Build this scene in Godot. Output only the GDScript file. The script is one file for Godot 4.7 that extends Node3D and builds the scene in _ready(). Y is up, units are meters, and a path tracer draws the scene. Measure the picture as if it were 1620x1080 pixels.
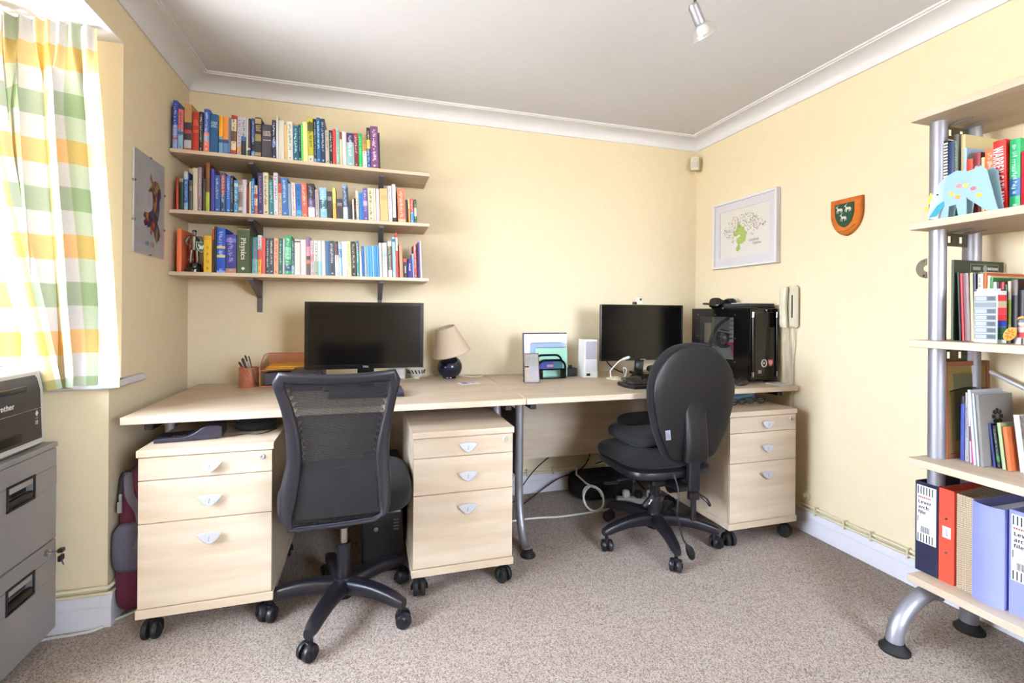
extends Node3D

# ---------- room measures (metres; floor y = 0, camera at x = 0, z = 0) ----------
const XL := -0.913
const XR := 2.272
const ZB := -2.948
const YC := 2.405
const ZE := -2.228      # end wall of the window bay, above the sill
const ZL := -2.135      # the thicker wall below the sill
const XW := -1.78       # glazed side of the bay
const ZN := -0.25        # near end of the bay
const ZF := 1.5         # wall behind the camera
const DT := 0.776       # desk top

var M := {}
var taken := {}
var rng := RandomNumberGenerator.new()


func _ready():
	rng.seed = 20240611
	camera_and_light()
	make_materials()
	build_room()
	build_desks()
	build_pedestals()
	build_wall_shelves()
	build_filing_corner()
	build_shelving_unit()
	build_mesh_chair()
	build_black_chair()
	build_wall_things()
	build_desk_things()
	build_right_desk_things()
	build_floor_things()
	M.print.albedo_texture = ImageTexture.create_from_image(atlas)


func camera_and_light():
	var cam := Camera3D.new()
	cam.name = "camera"
	cam.projection = Camera3D.PROJECTION_FRUSTUM
	cam.near = 0.05
	cam.far = 60.0
	cam.size = 0.05 * 1080.0 / 761.2
	cam.frustum_offset = Vector2(0.0, -0.05 * (540.0 - 493.65) / 761.2)
	cam.position = Vector3(0, 1.165, 0)
	cam.rotation = Vector3(0, -0.29262, 0.00708)
	add_child(cam)
	cam.current = true
	var sky_m := ProceduralSkyMaterial.new()
	sky_m.sky_top_color = Color(0.86, 0.92, 1.0)
	sky_m.sky_horizon_color = Color(0.86, 0.895, 0.96)
	sky_m.sky_curve = 0.2
	sky_m.sky_energy_multiplier = 7.6
	sky_m.ground_bottom_color = Color(0.75, 0.75, 0.75)
	sky_m.ground_horizon_color = Color(0.80, 0.80, 0.80)
	sky_m.ground_energy_multiplier = 7.8
	var sky := Sky.new()
	sky.sky_material = sky_m
	var e := Environment.new()
	e.background_mode = Environment.BG_SKY
	e.sky = sky
	e.tonemap_mode = Environment.TONE_MAPPER_LINEAR
	e.tonemap_exposure = 0.485
	e.sdfgi_enabled = true
	e.ssao_enabled = true
	e.ssil_enabled = true
	var we := WorldEnvironment.new()
	we.name = "surroundings"
	we.environment = e
	add_child(we)


# ---------- mesh building ----------
class MB:
	var v := PackedVector3Array()
	var uv := PackedVector2Array()
	var t := Transform3D.IDENTITY
	var has_uv := false

	func tri(a: Vector3, b: Vector3, c: Vector3, ua := Vector2.ZERO, ub := Vector2.ZERO, uc := Vector2.ZERO):
		v.append(t * a); v.append(t * c); v.append(t * b)
		uv.append(ua); uv.append(uc); uv.append(ub)

	func quad(a: Vector3, b: Vector3, c: Vector3, d: Vector3):
		tri(a, b, c); tri(a, c, d)

	func quad_uv(a: Vector3, b: Vector3, c: Vector3, d: Vector3, r: Rect2):
		has_uv = true
		var p0 := r.position
		var p1 := r.end
		tri(a, b, c, Vector2(p0.x, p1.y), Vector2(p1.x, p1.y), Vector2(p1.x, p0.y))
		tri(a, c, d, Vector2(p0.x, p1.y), Vector2(p1.x, p0.y), Vector2(p0.x, p0.y))

	func out_quad(a: Vector3, b: Vector3, c: Vector3, d: Vector3, o: Vector3):
		if (b - a).cross(c - a).dot(o) < 0.0:
			quad(a, d, c, b)
		else:
			quad(a, b, c, d)

	func box(c: Vector3, s: Vector3, r := 0.0):
		var h := s * 0.5
		r = minf(r, minf(h.x, minf(h.y, h.z)) * 0.95)
		for i in 3:
			var j := (i + 1) % 3
			var k := (i + 2) % 3
			for sg in [-1.0, 1.0]:
				var p: Array[Vector3] = []
				for q in [[-1, -1], [1, -1], [1, 1], [-1, 1]]:
					var w := Vector3.ZERO
					w[i] = sg * h[i]
					w[j] = q[0] * (h[j] - r)
					w[k] = q[1] * (h[k] - r)
					p.append(c + w)
				var o := Vector3.ZERO
				o[i] = sg
				out_quad(p[0], p[1], p[2], p[3], o)
		if r <= 0.0:
			return
		for i in 3:
			var j := (i + 1) % 3
			var k := (i + 2) % 3
			for a in [-1.0, 1.0]:
				for b in [-1.0, 1.0]:
					var p: Array[Vector3] = []
					for q in [[0, -1], [0, 1], [1, 1], [1, -1]]:
						var w := Vector3.ZERO
						w[j] = a * (h[j] - (r if q[0] == 1 else 0.0))
						w[k] = b * (h[k] - (0.0 if q[0] == 1 else r))
						w[i] = q[1] * (h[i] - r)
						p.append(c + w)
					var o := Vector3.ZERO
					o[j] = a
					o[k] = b
					out_quad(p[0], p[1], p[2], p[3], o)
		for a in [-1.0, 1.0]:
			for b in [-1.0, 1.0]:
				for d in [-1.0, 1.0]:
					var sgn := Vector3(a, b, d)
					var p0 := c + sgn * (h - Vector3(0, r, r))
					var p1 := c + sgn * (h - Vector3(r, 0, r))
					var p2 := c + sgn * (h - Vector3(r, r, 0))
					if (p1 - p0).cross(p2 - p0).dot(sgn) < 0.0:
						tri(p0, p2, p1)
					else:
						tri(p0, p1, p2)

	# box given by two corners
	func bar(a: Vector3, b: Vector3, r := 0.0):
		box((a + b) * 0.5, (b - a).abs(), r)

	func ring_pts(c: Vector3, x: Vector3, y: Vector3, n: int, e := 1.0) -> Array:
		var out := []
		for i in n:
			var a := TAU * i / n
			var ca := cos(a)
			var sa := sin(a)
			if e != 1.0:
				ca = signf(ca) * pow(absf(ca), e)
				sa = signf(sa) * pow(absf(sa), e)
			out.append(c + x * ca + y * sa)
		return out

	func loft(rings: Array, caps := true, loop := false):
		var n: int = rings[0].size()
		var m := rings.size()
		for k in (m if loop else m - 1):
			var r0: Array = rings[k]
			var r1: Array = rings[(k + 1) % m]
			for i in n:
				var j := (i + 1) % n
				quad(r0[i], r0[j], r1[j], r1[i])
		if caps and not loop:
			fan(rings[0], true)
			fan(rings[m - 1], false)

	func fan(r: Array, flip: bool):
		var c := Vector3.ZERO
		for p in r:
			c += p
		c /= r.size()
		for i in r.size():
			var j := (i + 1) % r.size()
			if flip:
				tri(c, r[j], r[i])
			else:
				tri(c, r[i], r[j])

	func tube(path: Array, rad, seg := 10, caps := true, flat := 1.0):
		var rings := []
		var n := path.size()
		var up := Vector3.UP
		var d0: Vector3 = (path[1] - path[0]).normalized()
		if absf(d0.dot(up)) > 0.9:
			up = Vector3.RIGHT
		var x := d0.cross(up).normalized()
		for i in n:
			var d: Vector3 = (path[mini(i + 1, n - 1)] - path[maxi(i - 1, 0)]).normalized()
			x = (x - d * x.dot(d)).normalized()
			var y := d.cross(x)
			var r: float = rad[i] if rad is Array else rad
			rings.append(ring_pts(path[i], x * r, y * r * flat, seg))
		loft(rings, caps)

	func rod(a: Vector3, b: Vector3, r: float, seg := 12, r1 := -1.0):
		tube([a, b], [r, r if r1 < 0.0 else r1], seg)

	# profile of Vector2(radius, height), going up on the outside
	func lathe(prof: Array, seg := 24, o := Vector3.ZERO):
		for k in prof.size() - 1:
			var a: Vector2 = prof[k]
			var b: Vector2 = prof[k + 1]
			for i in seg:
				var p := TAU * i / seg
				var q := TAU * (i + 1) / seg
				var a0 := o + Vector3(cos(p) * a.x, a.y, -sin(p) * a.x)
				var a1 := o + Vector3(cos(q) * a.x, a.y, -sin(q) * a.x)
				var b0 := o + Vector3(cos(p) * b.x, b.y, -sin(p) * b.x)
				var b1 := o + Vector3(cos(q) * b.x, b.y, -sin(q) * b.x)
				if a.x > 1e-6:
					tri(a0, a1, b1)
				if b.x > 1e-6:
					tri(a0, b1, b0)

	# polygon in the xy plane, pushed from z0 to z1, edges cut back by r
	func slab(poly: PackedVector2Array, z0: float, z1: float, r := 0.0):
		var pts := poly.duplicate()
		if Geometry2D.is_polygon_clockwise(pts):
			pts.reverse()
		var n := pts.size()
		var inn := PackedVector2Array()
		for i in n:
			var d0 := (pts[i] - pts[(i + n - 1) % n]).normalized()
			var d1 := (pts[(i + 1) % n] - pts[i]).normalized()
			var n0 := Vector2(-d0.y, d0.x)
			var n1 := Vector2(-d1.y, d1.x)
			var m := (n0 + n1)
			m = m / maxf(m.length_squared() * 0.5, 0.3)
			inn.append(pts[i] + m * r)
		var layers := [[inn, z0], [pts, z0 + r], [pts, z1 - r], [inn, z1]] if r > 0.0 else [[pts, z0], [pts, z1]]
		for k in layers.size() - 1:
			for i in n:
				var j := (i + 1) % n
				var a: PackedVector2Array = layers[k][0]
				var b: PackedVector2Array = layers[k + 1][0]
				quad(Vector3(a[i].x, a[i].y, layers[k][1]), Vector3(a[j].x, a[j].y, layers[k][1]), Vector3(b[j].x, b[j].y, layers[k + 1][1]), Vector3(b[i].x, b[i].y, layers[k + 1][1]))
		var src := inn if r > 0.0 else pts
		var idx := Geometry2D.triangulate_polygon(src)
		for i in range(0, idx.size(), 3):
			var a := src[idx[i]]
			var b := src[idx[i + 1]]
			var c := src[idx[i + 2]]
			if (b - a).cross(c - a) < 0.0:
				var s := b
				b = c
				c = s
			tri(Vector3(a.x, a.y, z1), Vector3(b.x, b.y, z1), Vector3(c.x, c.y, z1))
			tri(Vector3(a.x, a.y, z0), Vector3(c.x, c.y, z0), Vector3(b.x, b.y, z0))

	# a rounded cushion: superellipsoid of the full size s
	func blob(c: Vector3, s: Vector3, e1 := 0.4, e2 := 0.4, nu := 28, nv := 14):
		var f := func(x: float, e: float) -> float: return signf(x) * pow(absf(x), e)
		for i in nu:
			for j in nv:
				var p: Array[Vector3] = []
				for q in [[0, 0], [1, 0], [1, 1], [0, 1]]:
					var a: float = TAU * (i + q[0]) / nu
					var b: float = PI * ((j + q[1]) / float(nv) - 0.5)
					p.append(c + Vector3(f.call(cos(b), e1) * f.call(cos(a), e2), f.call(sin(b), e1), -f.call(cos(b), e1) * f.call(sin(a), e2)) * s * 0.5)
				if j > 0:
					tri(p[0], p[1], p[2])
				if j < nv - 1:
					tri(p[0], p[2], p[3])
				elif j == nv - 1:
					pass

	func grid(nu: int, nv: int, f: Callable, uvs := Vector2.ONE, flip := false):
		has_uv = true
		var p := []
		for j in nv + 1:
			var row := []
			for i in nu + 1:
				row.append(f.call(i / float(nu), j / float(nv)))
			p.append(row)
		for j in nv:
			for i in nu:
				var u0 := Vector2(i / float(nu), j / float(nv)) * uvs
				var u1 := Vector2((i + 1) / float(nu), (j + 1) / float(nv)) * uvs
				var a: Vector3 = p[j][i]
				var b: Vector3 = p[j][i + 1]
				var c: Vector3 = p[j + 1][i + 1]
				var d: Vector3 = p[j + 1][i]
				if flip:
					tri(a, c, b, u0, u1, Vector2(u1.x, u0.y)); tri(a, d, c, u0, Vector2(u0.x, u1.y), u1)
				else:
					tri(a, b, c, u0, Vector2(u1.x, u0.y), u1); tri(a, c, d, u0, u1, Vector2(u0.x, u1.y))

	func mesh(crease := 38.0) -> ArrayMesh:
		var n := v.size()
		var fn := PackedVector3Array()
		fn.resize(n / 3)
		var at := {}
		var key := PackedInt32Array()
		key.resize(n)
		var lists := []
		for k in n / 3:
			fn[k] = (v[k * 3 + 2] - v[k * 3]).cross(v[k * 3 + 1] - v[k * 3])
			for q in 3:
				var h := Vector3i((v[k * 3 + q] * 20000.0).round())
				var id: int = at.get(h, -1)
				if id < 0:
					id = lists.size()
					at[h] = id
					lists.append(PackedInt32Array())
				lists[id].append(k)
				key[k * 3 + q] = id
		var unit := PackedVector3Array()
		unit.resize(fn.size())
		for k in fn.size():
			unit[k] = fn[k].normalized()
		var cc := cos(deg_to_rad(crease))
		var nn := PackedVector3Array()
		nn.resize(n)
		for c in n:
			var k := c / 3
			var s := Vector3.ZERO
			for o in lists[key[c]]:
				if unit[o].dot(unit[k]) >= cc:
					s += fn[o]
			nn[c] = s.normalized() if s.length_squared() > 1e-20 else Vector3.UP
		var arr := []
		arr.resize(Mesh.ARRAY_MAX)
		arr[Mesh.ARRAY_VERTEX] = v
		arr[Mesh.ARRAY_NORMAL] = nn
		if has_uv:
			arr[Mesh.ARRAY_TEX_UV] = uv
		var am := ArrayMesh.new()
		am.add_surface_from_arrays(Mesh.PRIMITIVE_TRIANGLES, arr)
		return am


# ---------- scene tree ----------
func numbered(called: String) -> String:
	var n: int = taken.get(called, 0)
	taken[called] = n + 1
	return called if n == 0 else "%s_%03d" % [called, n]


func tag(o: Node3D, label: String, category: String, group := "", kind := ""):
	if label:
		o.set_meta("label", label)
	if category:
		o.set_meta("category", category)
	if group:
		o.set_meta("group", group)
	if kind:
		o.set_meta("kind", kind)


func thing(called: String, label: String, category: String, at := Vector3.ZERO, turn := 0.0, group := "") -> Node3D:
	var o := Node3D.new()
	o.name = numbered(called)
	o.position = at
	o.rotation.y = turn
	tag(o, label, category, group)
	add_child(o)
	return o


func part(called: String, mesh_in, m: Material, parent: Node3D, xf := Transform3D.IDENTITY, crease := 38.0) -> MeshInstance3D:
	var o := MeshInstance3D.new()
	o.name = called
	o.mesh = mesh_in.mesh(crease) if mesh_in is MB else mesh_in
	o.material_override = m
	o.transform = xf
	parent.add_child(o, true)
	return o


func single(called: String, b, m: Material, label: String, category: String, at := Vector3.ZERO, turn := 0.0, group := "", crease := 38.0) -> MeshInstance3D:
	var o := MeshInstance3D.new()
	o.name = numbered(called)
	o.mesh = b.mesh(crease) if b is MB else b
	o.material_override = m
	o.position = at
	o.rotation.y = turn
	tag(o, label, category, group)
	add_child(o)
	return o


func struct(called: String, b: MB, m: Material, parent: Node3D = self) -> MeshInstance3D:
	var o := MeshInstance3D.new()
	o.name = numbered(called) if parent == self else called
	o.mesh = b.mesh()
	o.material_override = m
	if parent == self:
		o.set_meta("kind", "structure")
	parent.add_child(o, true)
	return o


func words(parent: Node3D, said: String, height: float, m: Material, xf: Transform3D, bold := false, face := "Droid Sans", called := "lettering") -> MeshInstance3D:
	var f := SystemFont.new()
	f.font_names = PackedStringArray([face])
	if bold:
		f.font_weight = 700
	var tm := TextMesh.new()
	tm.font = f
	tm.text = said
	tm.font_size = 48
	tm.pixel_size = height / 34.0
	tm.curve_step = 2.0
	tm.depth = 0.0006
	var o := MeshInstance3D.new()
	o.name = called
	o.mesh = tm
	o.material_override = m
	o.transform = xf
	parent.add_child(o, true)
	return o


func at_pos(x: float, y: float, z: float) -> Transform3D:
	return Transform3D(Basis.IDENTITY, Vector3(x, y, z))


func turned(axis: Vector3, deg: float, o := Vector3.ZERO) -> Transform3D:
	return Transform3D(Basis(axis.normalized(), deg_to_rad(deg)), o)


func smooth_path(pts: Array, steps := 6) -> Array:
	var out := []
	var n := pts.size()
	for i in n - 1:
		var p0: Vector3 = pts[maxi(i - 1, 0)]
		var p1: Vector3 = pts[i]
		var p2: Vector3 = pts[i + 1]
		var p3: Vector3 = pts[mini(i + 2, n - 1)]
		for k in steps:
			out.append(p1.cubic_interpolate(p2, p0, p3, k / float(steps)))
	out.append(pts[n - 1])
	return out


func smooth_poly(pts: Array, steps := 4) -> PackedVector2Array:
	var out := PackedVector2Array()
	var n := pts.size()
	for i in n:
		for k in steps:
			out.append((pts[i] as Vector2).cubic_interpolate(pts[(i + 1) % n], pts[(i + n - 1) % n], pts[(i + 2) % n], k / float(steps)))
	return out


# ---------- materials ----------
func mat(key: String, c: Color, rough := 0.6, metal := 0.0, spec := 0.5) -> StandardMaterial3D:
	if M.has(key):
		return M[key]
	var m := StandardMaterial3D.new()
	m.albedo_color = c
	m.roughness = rough
	m.metallic = metal
	m.metallic_specular = spec
	M[key] = m
	return m


func plain(hex: String, rough := 0.6, metal := 0.0) -> StandardMaterial3D:
	return mat("%s_%.2f_%.2f" % [hex, rough, metal], Color(hex), rough, metal)


func noise_pixels(n: int, freq: float, seed_in: int, octaves := 3) -> PackedByteArray:
	var f := FastNoiseLite.new()
	f.seed = seed_in
	f.frequency = freq
	f.fractal_octaves = octaves
	return f.get_seamless_image(n, n).get_data()


func two_tone(n: int, px: PackedByteArray, a: Color, b: Color) -> ImageTexture:
	var d := PackedByteArray()
	d.resize(n * n * 3)
	for i in n * n:
		var c := a.lerp(b, px[i] / 255.0)
		d[i * 3] = int(c.r * 255.0)
		d[i * 3 + 1] = int(c.g * 255.0)
		d[i * 3 + 2] = int(c.b * 255.0)
	return ImageTexture.create_from_image(Image.create_from_data(n, n, false, Image.FORMAT_RGB8, d))


func triplanar(key: String, tex: Texture2D, scale_in: Vector3, rough: float, world := false, metal := 0.0) -> StandardMaterial3D:
	var m := mat(key, Color.WHITE, rough, metal)
	m.albedo_texture = tex
	m.uv1_triplanar = true
	m.uv1_world_triplanar = world
	m.uv1_scale = scale_in
	return m


func carpet_texture(cells: int, px: int) -> Array:
	var n := cells * px
	var d := PackedByteArray()
	d.resize(n * n * 3)
	var h := PackedByteArray()
	h.resize(n * n)
	var tone := PackedFloat32Array()
	for i in cells * cells:
		var r := rng.randf()
		tone.append(rng.randf_range(0.15, 0.4) if r < 0.2 else rng.randf_range(0.5, 1.0))
	var dark := Color(0.48, 0.41, 0.36)
	var pale := Color(0.88, 0.825, 0.78)
	for cy in cells:
		for cx in cells:
			var t := tone[cy * cells + cx]
			var c := dark.lerp(pale, t)
			for y in px:
				for x in px:
					# loops sit in slanted ribs
					var gx := (cx * px + x + cy * px / 2) % n
					var gy := cy * px + y
					var u := (x + 0.5) / px * 2.0 - 1.0
					var w := (y + 0.5) / px * 2.0 - 1.0
					var k := clampf(1.0 - (u * u * 0.8 + w * w * 0.9), 0.0, 1.0)
					var q := c.lerp(dark, (1.0 - k) * 0.35)
					var o := gy * n + gx
					d[o * 3] = int(q.r * 255.0)
					d[o * 3 + 1] = int(q.g * 255.0)
					d[o * 3 + 2] = int(q.b * 255.0)
					h[o] = int(255.0 * (0.15 + 0.85 * sqrt(k)) * (0.75 + 0.25 * t))
	var hi := Image.create_from_data(n, n, false, Image.FORMAT_L8, h)
	hi.convert(Image.FORMAT_RGBA8)
	hi.bump_map_to_normal_map(5.0)
	return [ImageTexture.create_from_image(Image.create_from_data(n, n, false, Image.FORMAT_RGB8, d)), ImageTexture.create_from_image(hi)]


func make_materials():
	var wood := noise_pixels(256, 0.012, 5, 4)
	var t1 := two_tone(256, wood, Color(0.865, 0.798, 0.71), Color(0.80, 0.713, 0.605))
	triplanar("maple", t1, Vector3(0.7, 5.0, 5.0), 0.38)
	triplanar("maple_upright", t1, Vector3(5.0, 0.7, 5.0), 0.38)
	var wall := noise_pixels(256, 0.05, 9, 4)
	triplanar("wall", two_tone(256, wall, Color(0.94, 0.875, 0.735), Color(0.927, 0.861, 0.72)), Vector3(0.9, 0.9, 0.9), 0.62, true)
	triplanar("white_paint", two_tone(256, wall, Color(0.93, 0.93, 0.945), Color(0.92, 0.92, 0.935)), Vector3(0.9, 0.9, 0.9), 0.55, true)
	mat("gloss_white", Color(0.90, 0.89, 0.91), 0.28)
	mat("gloss_white_matt", Color(0.94, 0.935, 0.94), 0.5)
	mat("bracket_grey", Color(0.42, 0.41, 0.43), 0.45, 0.35)
	mat("black_gloss_soft", Color(0.025, 0.025, 0.03), 0.2)
	mat("pewter", Color(0.50, 0.47, 0.42), 0.38, 0.8)
	mat("printer_dark", Color(0.19, 0.175, 0.18), 0.42)
	mat("shell_plastic", Color(0.048, 0.047, 0.052), 0.38)
	var vl := mat("velvet", Color(0.05, 0.045, 0.07), 0.85)
	vl.rim_enabled = true
	vl.rim = 0.5
	triplanar("varnish", two_tone(256, wood, Color(0.80, 0.45, 0.16), Color(0.62, 0.30, 0.09)), Vector3(4, 4, 4), 0.22)
	var sg := mat("shade_glass", Color(0.95, 0.95, 0.95, 0.12), 0.05)
	sg.transparency = BaseMaterial3D.TRANSPARENCY_ALPHA
	mat("blue_glaze", Color(0.035, 0.075, 0.16), 0.1)
	var ls := mat("lampshade", Color(0.93, 0.85, 0.74), 0.85)
	ls.backlight_enabled = true
	ls.backlight = Color(0.5, 0.44, 0.36)
	var sm := mat("smoke_glass", Color(0.25, 0.25, 0.26, 0.2), 0.05)
	sm.transparency = BaseMaterial3D.TRANSPARENCY_ALPHA
	var pg := mat("picture_glass", Color(0.6, 0.62, 0.62, 0.02), 0.02, 0.0, 0.26)
	pg.transparency = BaseMaterial3D.TRANSPARENCY_ALPHA
	mat("pipe_cream", Color(0.90, 0.86, 0.72), 0.3)
	var c := carpet_texture(128, 8)
	var cm := triplanar("carpet", c[0], Vector3(2.0, 2.0, 2.0), 0.95, true)
	cm.normal_enabled = true
	cm.normal_texture = c[1]
	cm.normal_scale = 1.0
	mat("silver", Color(0.66, 0.66, 0.69), 0.46, 0.7)
	mat("handle", Color(0.84, 0.84, 0.86), 0.4, 0.35)
	mat("chrome", Color(0.78, 0.78, 0.78), 0.12, 1.0)
	mat("steel", Color(0.52, 0.52, 0.53), 0.3, 0.9)
	mat("cabinet_grey", Color(0.58, 0.565, 0.565), 0.16, 0.0, 0.6)
	mat("black", Color(0.035, 0.035, 0.04), 0.42)
	mat("rubber", Color(0.03, 0.03, 0.035), 0.7)
	mat("black_gloss", Color(0.012, 0.012, 0.014), 0.07)
	mat("screen", Color(0.012, 0.011, 0.013), 0.16)
	mat("chair_plastic", Color(0.085, 0.08, 0.11), 0.36)
	mat("leatherette", Color(0.085, 0.08, 0.115), 0.38)
	mat("paper", Color(0.93, 0.925, 0.92), 0.8)
	mat("page", Color(0.88, 0.85, 0.78), 0.9)
	mat("white_plastic", Color(0.88, 0.87, 0.84), 0.35)
	mat("ivory_plastic", Color(0.86, 0.83, 0.72), 0.35)
	mat("ink", Color(0.07, 0.07, 0.08), 0.6)
	mat("white_ink", Color(0.93, 0.92, 0.90), 0.6)
	mat("copper", Color(0.80, 0.52, 0.40), 0.38, 0.7)
	mat("red_ink", Color(0.78, 0.16, 0.12), 0.5)
	var fab := mat("fabric_black", Color(0.030, 0.029, 0.040), 0.95)
	fab.rim_enabled = true
	fab.rim = 0.25
	var gl := mat("glass", Color(0.6, 0.62, 0.62, 0.02), 0.02)
	gl.transparency = BaseMaterial3D.TRANSPARENCY_ALPHA
	gl.metallic_specular = 0.5


# ---------- the room ----------
func run_of(prof: Array, a: Vector3, b: Vector3, inward: Vector3) -> MB:
	# sweep a profile of Vector2(off the wall, height) from a to b along a wall
	var mb := MB.new()
	var n := prof.size()
	var along := b - a
	for i in n:
		var j := (i + 1) % n
		var p0: Vector3 = a + inward * prof[i].x + Vector3.UP * prof[i].y
		var p1: Vector3 = a + inward * prof[j].x + Vector3.UP * prof[j].y
		if along.cross(Vector3.UP).dot(inward) > 0.0:
			mb.quad(p0, p0 + along, p1 + along, p1)
		else:
			mb.quad(p1, p1 + along, p0 + along, p0)
	var poly := PackedVector2Array(prof)
	var idx := Geometry2D.triangulate_polygon(poly)
	for e in 2:
		var o: Vector3 = a if e == 0 else b
		for i in range(0, idx.size(), 3):
			var q := []
			for k in 3:
				q.append(o + inward * poly[idx[i + k]].x + Vector3.UP * poly[idx[i + k]].y)
			if (q[1] - q[0]).cross(q[2] - q[0]).dot(along) * (-1.0 if e == 0 else 1.0) > 0.0:
				mb.tri(q[0], q[1], q[2])
			else:
				mb.tri(q[0], q[2], q[1])
	return mb


func slab_of(a: Vector3, b: Vector3) -> MB:
	var mb := MB.new()
	mb.bar(a, b)
	return mb


func build_room():
	var wall: Material = M.wall
	struct("floor", slab_of(Vector3(XW - 0.15, -0.06, ZB - 0.15), Vector3(XR + 0.15, 0, ZF + 0.15)), M.carpet)
	struct("ceiling", slab_of(Vector3(XL - 0.15, YC, ZB - 0.15), Vector3(XR + 0.15, YC + 0.1, ZF + 0.15)), M.white_paint)
	struct("wall_back", slab_of(Vector3(XL - 0.15, 0, ZB - 0.15), Vector3(XR + 0.15, YC, ZB)), wall)
	struct("wall_right", slab_of(Vector3(XR, 0, ZB), Vector3(XR + 0.15, YC, ZF)), wall)
	# wall behind the camera, with a window of its own
	struct("wall_front", slab_of(Vector3(XL - 0.15, 0, ZF), Vector3(1.0, YC, ZF + 0.15)), wall)
	struct("wall_front", slab_of(Vector3(2.1, 0, ZF), Vector3(XR + 0.15, YC, ZF + 0.15)), wall)
	struct("wall_front", slab_of(Vector3(1.0, 0, ZF), Vector3(2.1, 0.95, ZF + 0.15)), wall)
	struct("wall_front", slab_of(Vector3(1.0, 2.15, ZF), Vector3(2.1, YC, ZF + 0.15)), wall)
	window(3, Vector3(1.0, 0.95, ZF + 0.08), Vector3(1, 0, 0), 1.1, 1.2, 2)
	# side wall beyond the bay, the beam over the bay, and the near piece
	struct("wall_left", slab_of(Vector3(XL - 0.15, 0, ZB), Vector3(XL, YC, ZE)), wall)
	struct("wall_left", slab_of(Vector3(XL - 0.15, 2.2, ZE), Vector3(XL, YC, ZN)), wall)
	struct("wall_left", slab_of(Vector3(XL - 0.15, 0, ZN), Vector3(XL, YC, ZF)), wall)
	# bay: ceiling, thick lower wall, end wall with a window, long glazed side
	struct("ceiling", slab_of(Vector3(XW - 0.15, 2.2, ZE - 0.12), Vector3(XL - 0.15, 2.32, ZN + 0.15)), M.white_paint)
	struct("ceiling", slab_of(Vector3(XL - 0.15, 2.196, ZE), Vector3(XL - 0.0005, 2.2, ZN)), M.white_paint)
	struct("wall_bay", slab_of(Vector3(XW - 0.15, 0, ZE - 0.12), Vector3(XL - 0.15, 0.872, ZL)), wall)
	struct("wall_bay", slab_of(Vector3(XL - 0.15, 0, ZE), Vector3(XL, 0.872, ZL)), wall)
	struct("wall_bay", slab_of(Vector3(-1.06, 0.872, ZE - 0.12), Vector3(XL - 0.15, 2.2, ZE)), wall)
	struct("wall_bay", slab_of(Vector3(XW - 0.15, 2.1, ZE - 0.12), Vector3(-1.06, 2.2, ZE)), wall)
	struct("wall_bay", slab_of(Vector3(XW - 0.15, 0.872, ZE - 0.12), Vector3(XW + 0.05, 2.1, ZE)), wall)
	struct("wall_bay", slab_of(Vector3(XW - 0.15, 0, ZL), Vector3(XW, 0.872, ZN)), wall)
	struct("wall_bay", slab_of(Vector3(XW - 0.15, 2.1, ZE), Vector3(XW, 2.2, ZN)), wall)
	struct("wall_bay", slab_of(Vector3(XW - 0.15, 0, ZN), Vector3(XL - 0.15, 2.2, ZN + 0.15)), wall)
	struct("wall_bay", slab_of(Vector3(XW - 0.15, 0.872, ZE), Vector3(XW, 2.1, -1.95)), wall)
	window(1, Vector3(XW - 0.08, 0.872, -1.95), Vector3(0, 0, 1), ZN + 1.95, 1.228, 3)
	window(2, Vector3(XW + 0.05, 0.872, ZE - 0.07), Vector3(1, 0, 0), -1.06 - XW - 0.05, 1.228, 1)
	# sills
	var sb := MB.new()
	sb.bar(Vector3(XW, 0.872, ZE), Vector3(XL + 0.03, 0.9, ZL + 0.035), 0.006)
	sb.bar(Vector3(XL + 0.0005, 0.872, -2.375), Vector3(XL + 0.03, 0.9, ZL), 0.006)
	struct("window_sill", sb, M.gloss_white)
	var sb2 := MB.new()
	sb2.bar(Vector3(XW - 0.02, 0.872, ZL + 0.035), Vector3(XW + 0.05, 0.9, ZN), 0.006)
	struct("window_sill", sb2, M.gloss_white)
	# coving
	var cove := [Vector2(0, YC), Vector2(0, 2.33), Vector2(0.008, 2.33), Vector2(0.008, 2.338)]
	for i in 7:
		var a := PI / 2 * i / 6.0
		cove.append(Vector2(0.102 - 0.092 * cos(a), 2.341 + 0.05 * sin(a)))
	cove.append_array([Vector2(0.102, 2.397), Vector2(0.112, 2.397), Vector2(0.112, YC)])
	struct("trim_coving", run_of(cove, Vector3(XL, 0, ZB), Vector3(XR, 0, ZB), Vector3(0, 0, 1)), M.gloss_white_matt)
	struct("trim_coving", run_of(cove, Vector3(XR, 0, ZB), Vector3(XR, 0, ZF), Vector3(-1, 0, 0)), M.gloss_white_matt)
	struct("trim_coving", run_of(cove, Vector3(XL, 0, ZB), Vector3(XL, 0, ZF), Vector3(1, 0, 0)), M.gloss_white_matt)
	struct("trim_coving", run_of(cove, Vector3(XL, 0, ZF), Vector3(XR, 0, ZF), Vector3(0, 0, -1)), M.gloss_white_matt)
	# skirting
	var sk := [Vector2(0, 0), Vector2(0.02, 0), Vector2(0.02, 0.07), Vector2(0.017, 0.074), Vector2(0.019, 0.082), Vector2(0.018, 0.094), Vector2(0.013, 0.104), Vector2(0.011, 0.113), Vector2(0.006, 0.119), Vector2(0, 0.12)]
	struct("baseboard_back", run_of(sk, Vector3(XL, 0, ZB), Vector3(XR, 0, ZB), Vector3(0, 0, 1)), M.gloss_white)
	struct("baseboard_right", run_of(sk, Vector3(XR, 0, ZB), Vector3(XR, 0, ZF), Vector3(-1, 0, 0)), M.gloss_white)
	struct("baseboard_left", run_of(sk, Vector3(XL, 0, ZB), Vector3(XL, 0, ZL), Vector3(1, 0, 0)), M.gloss_white)
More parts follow.
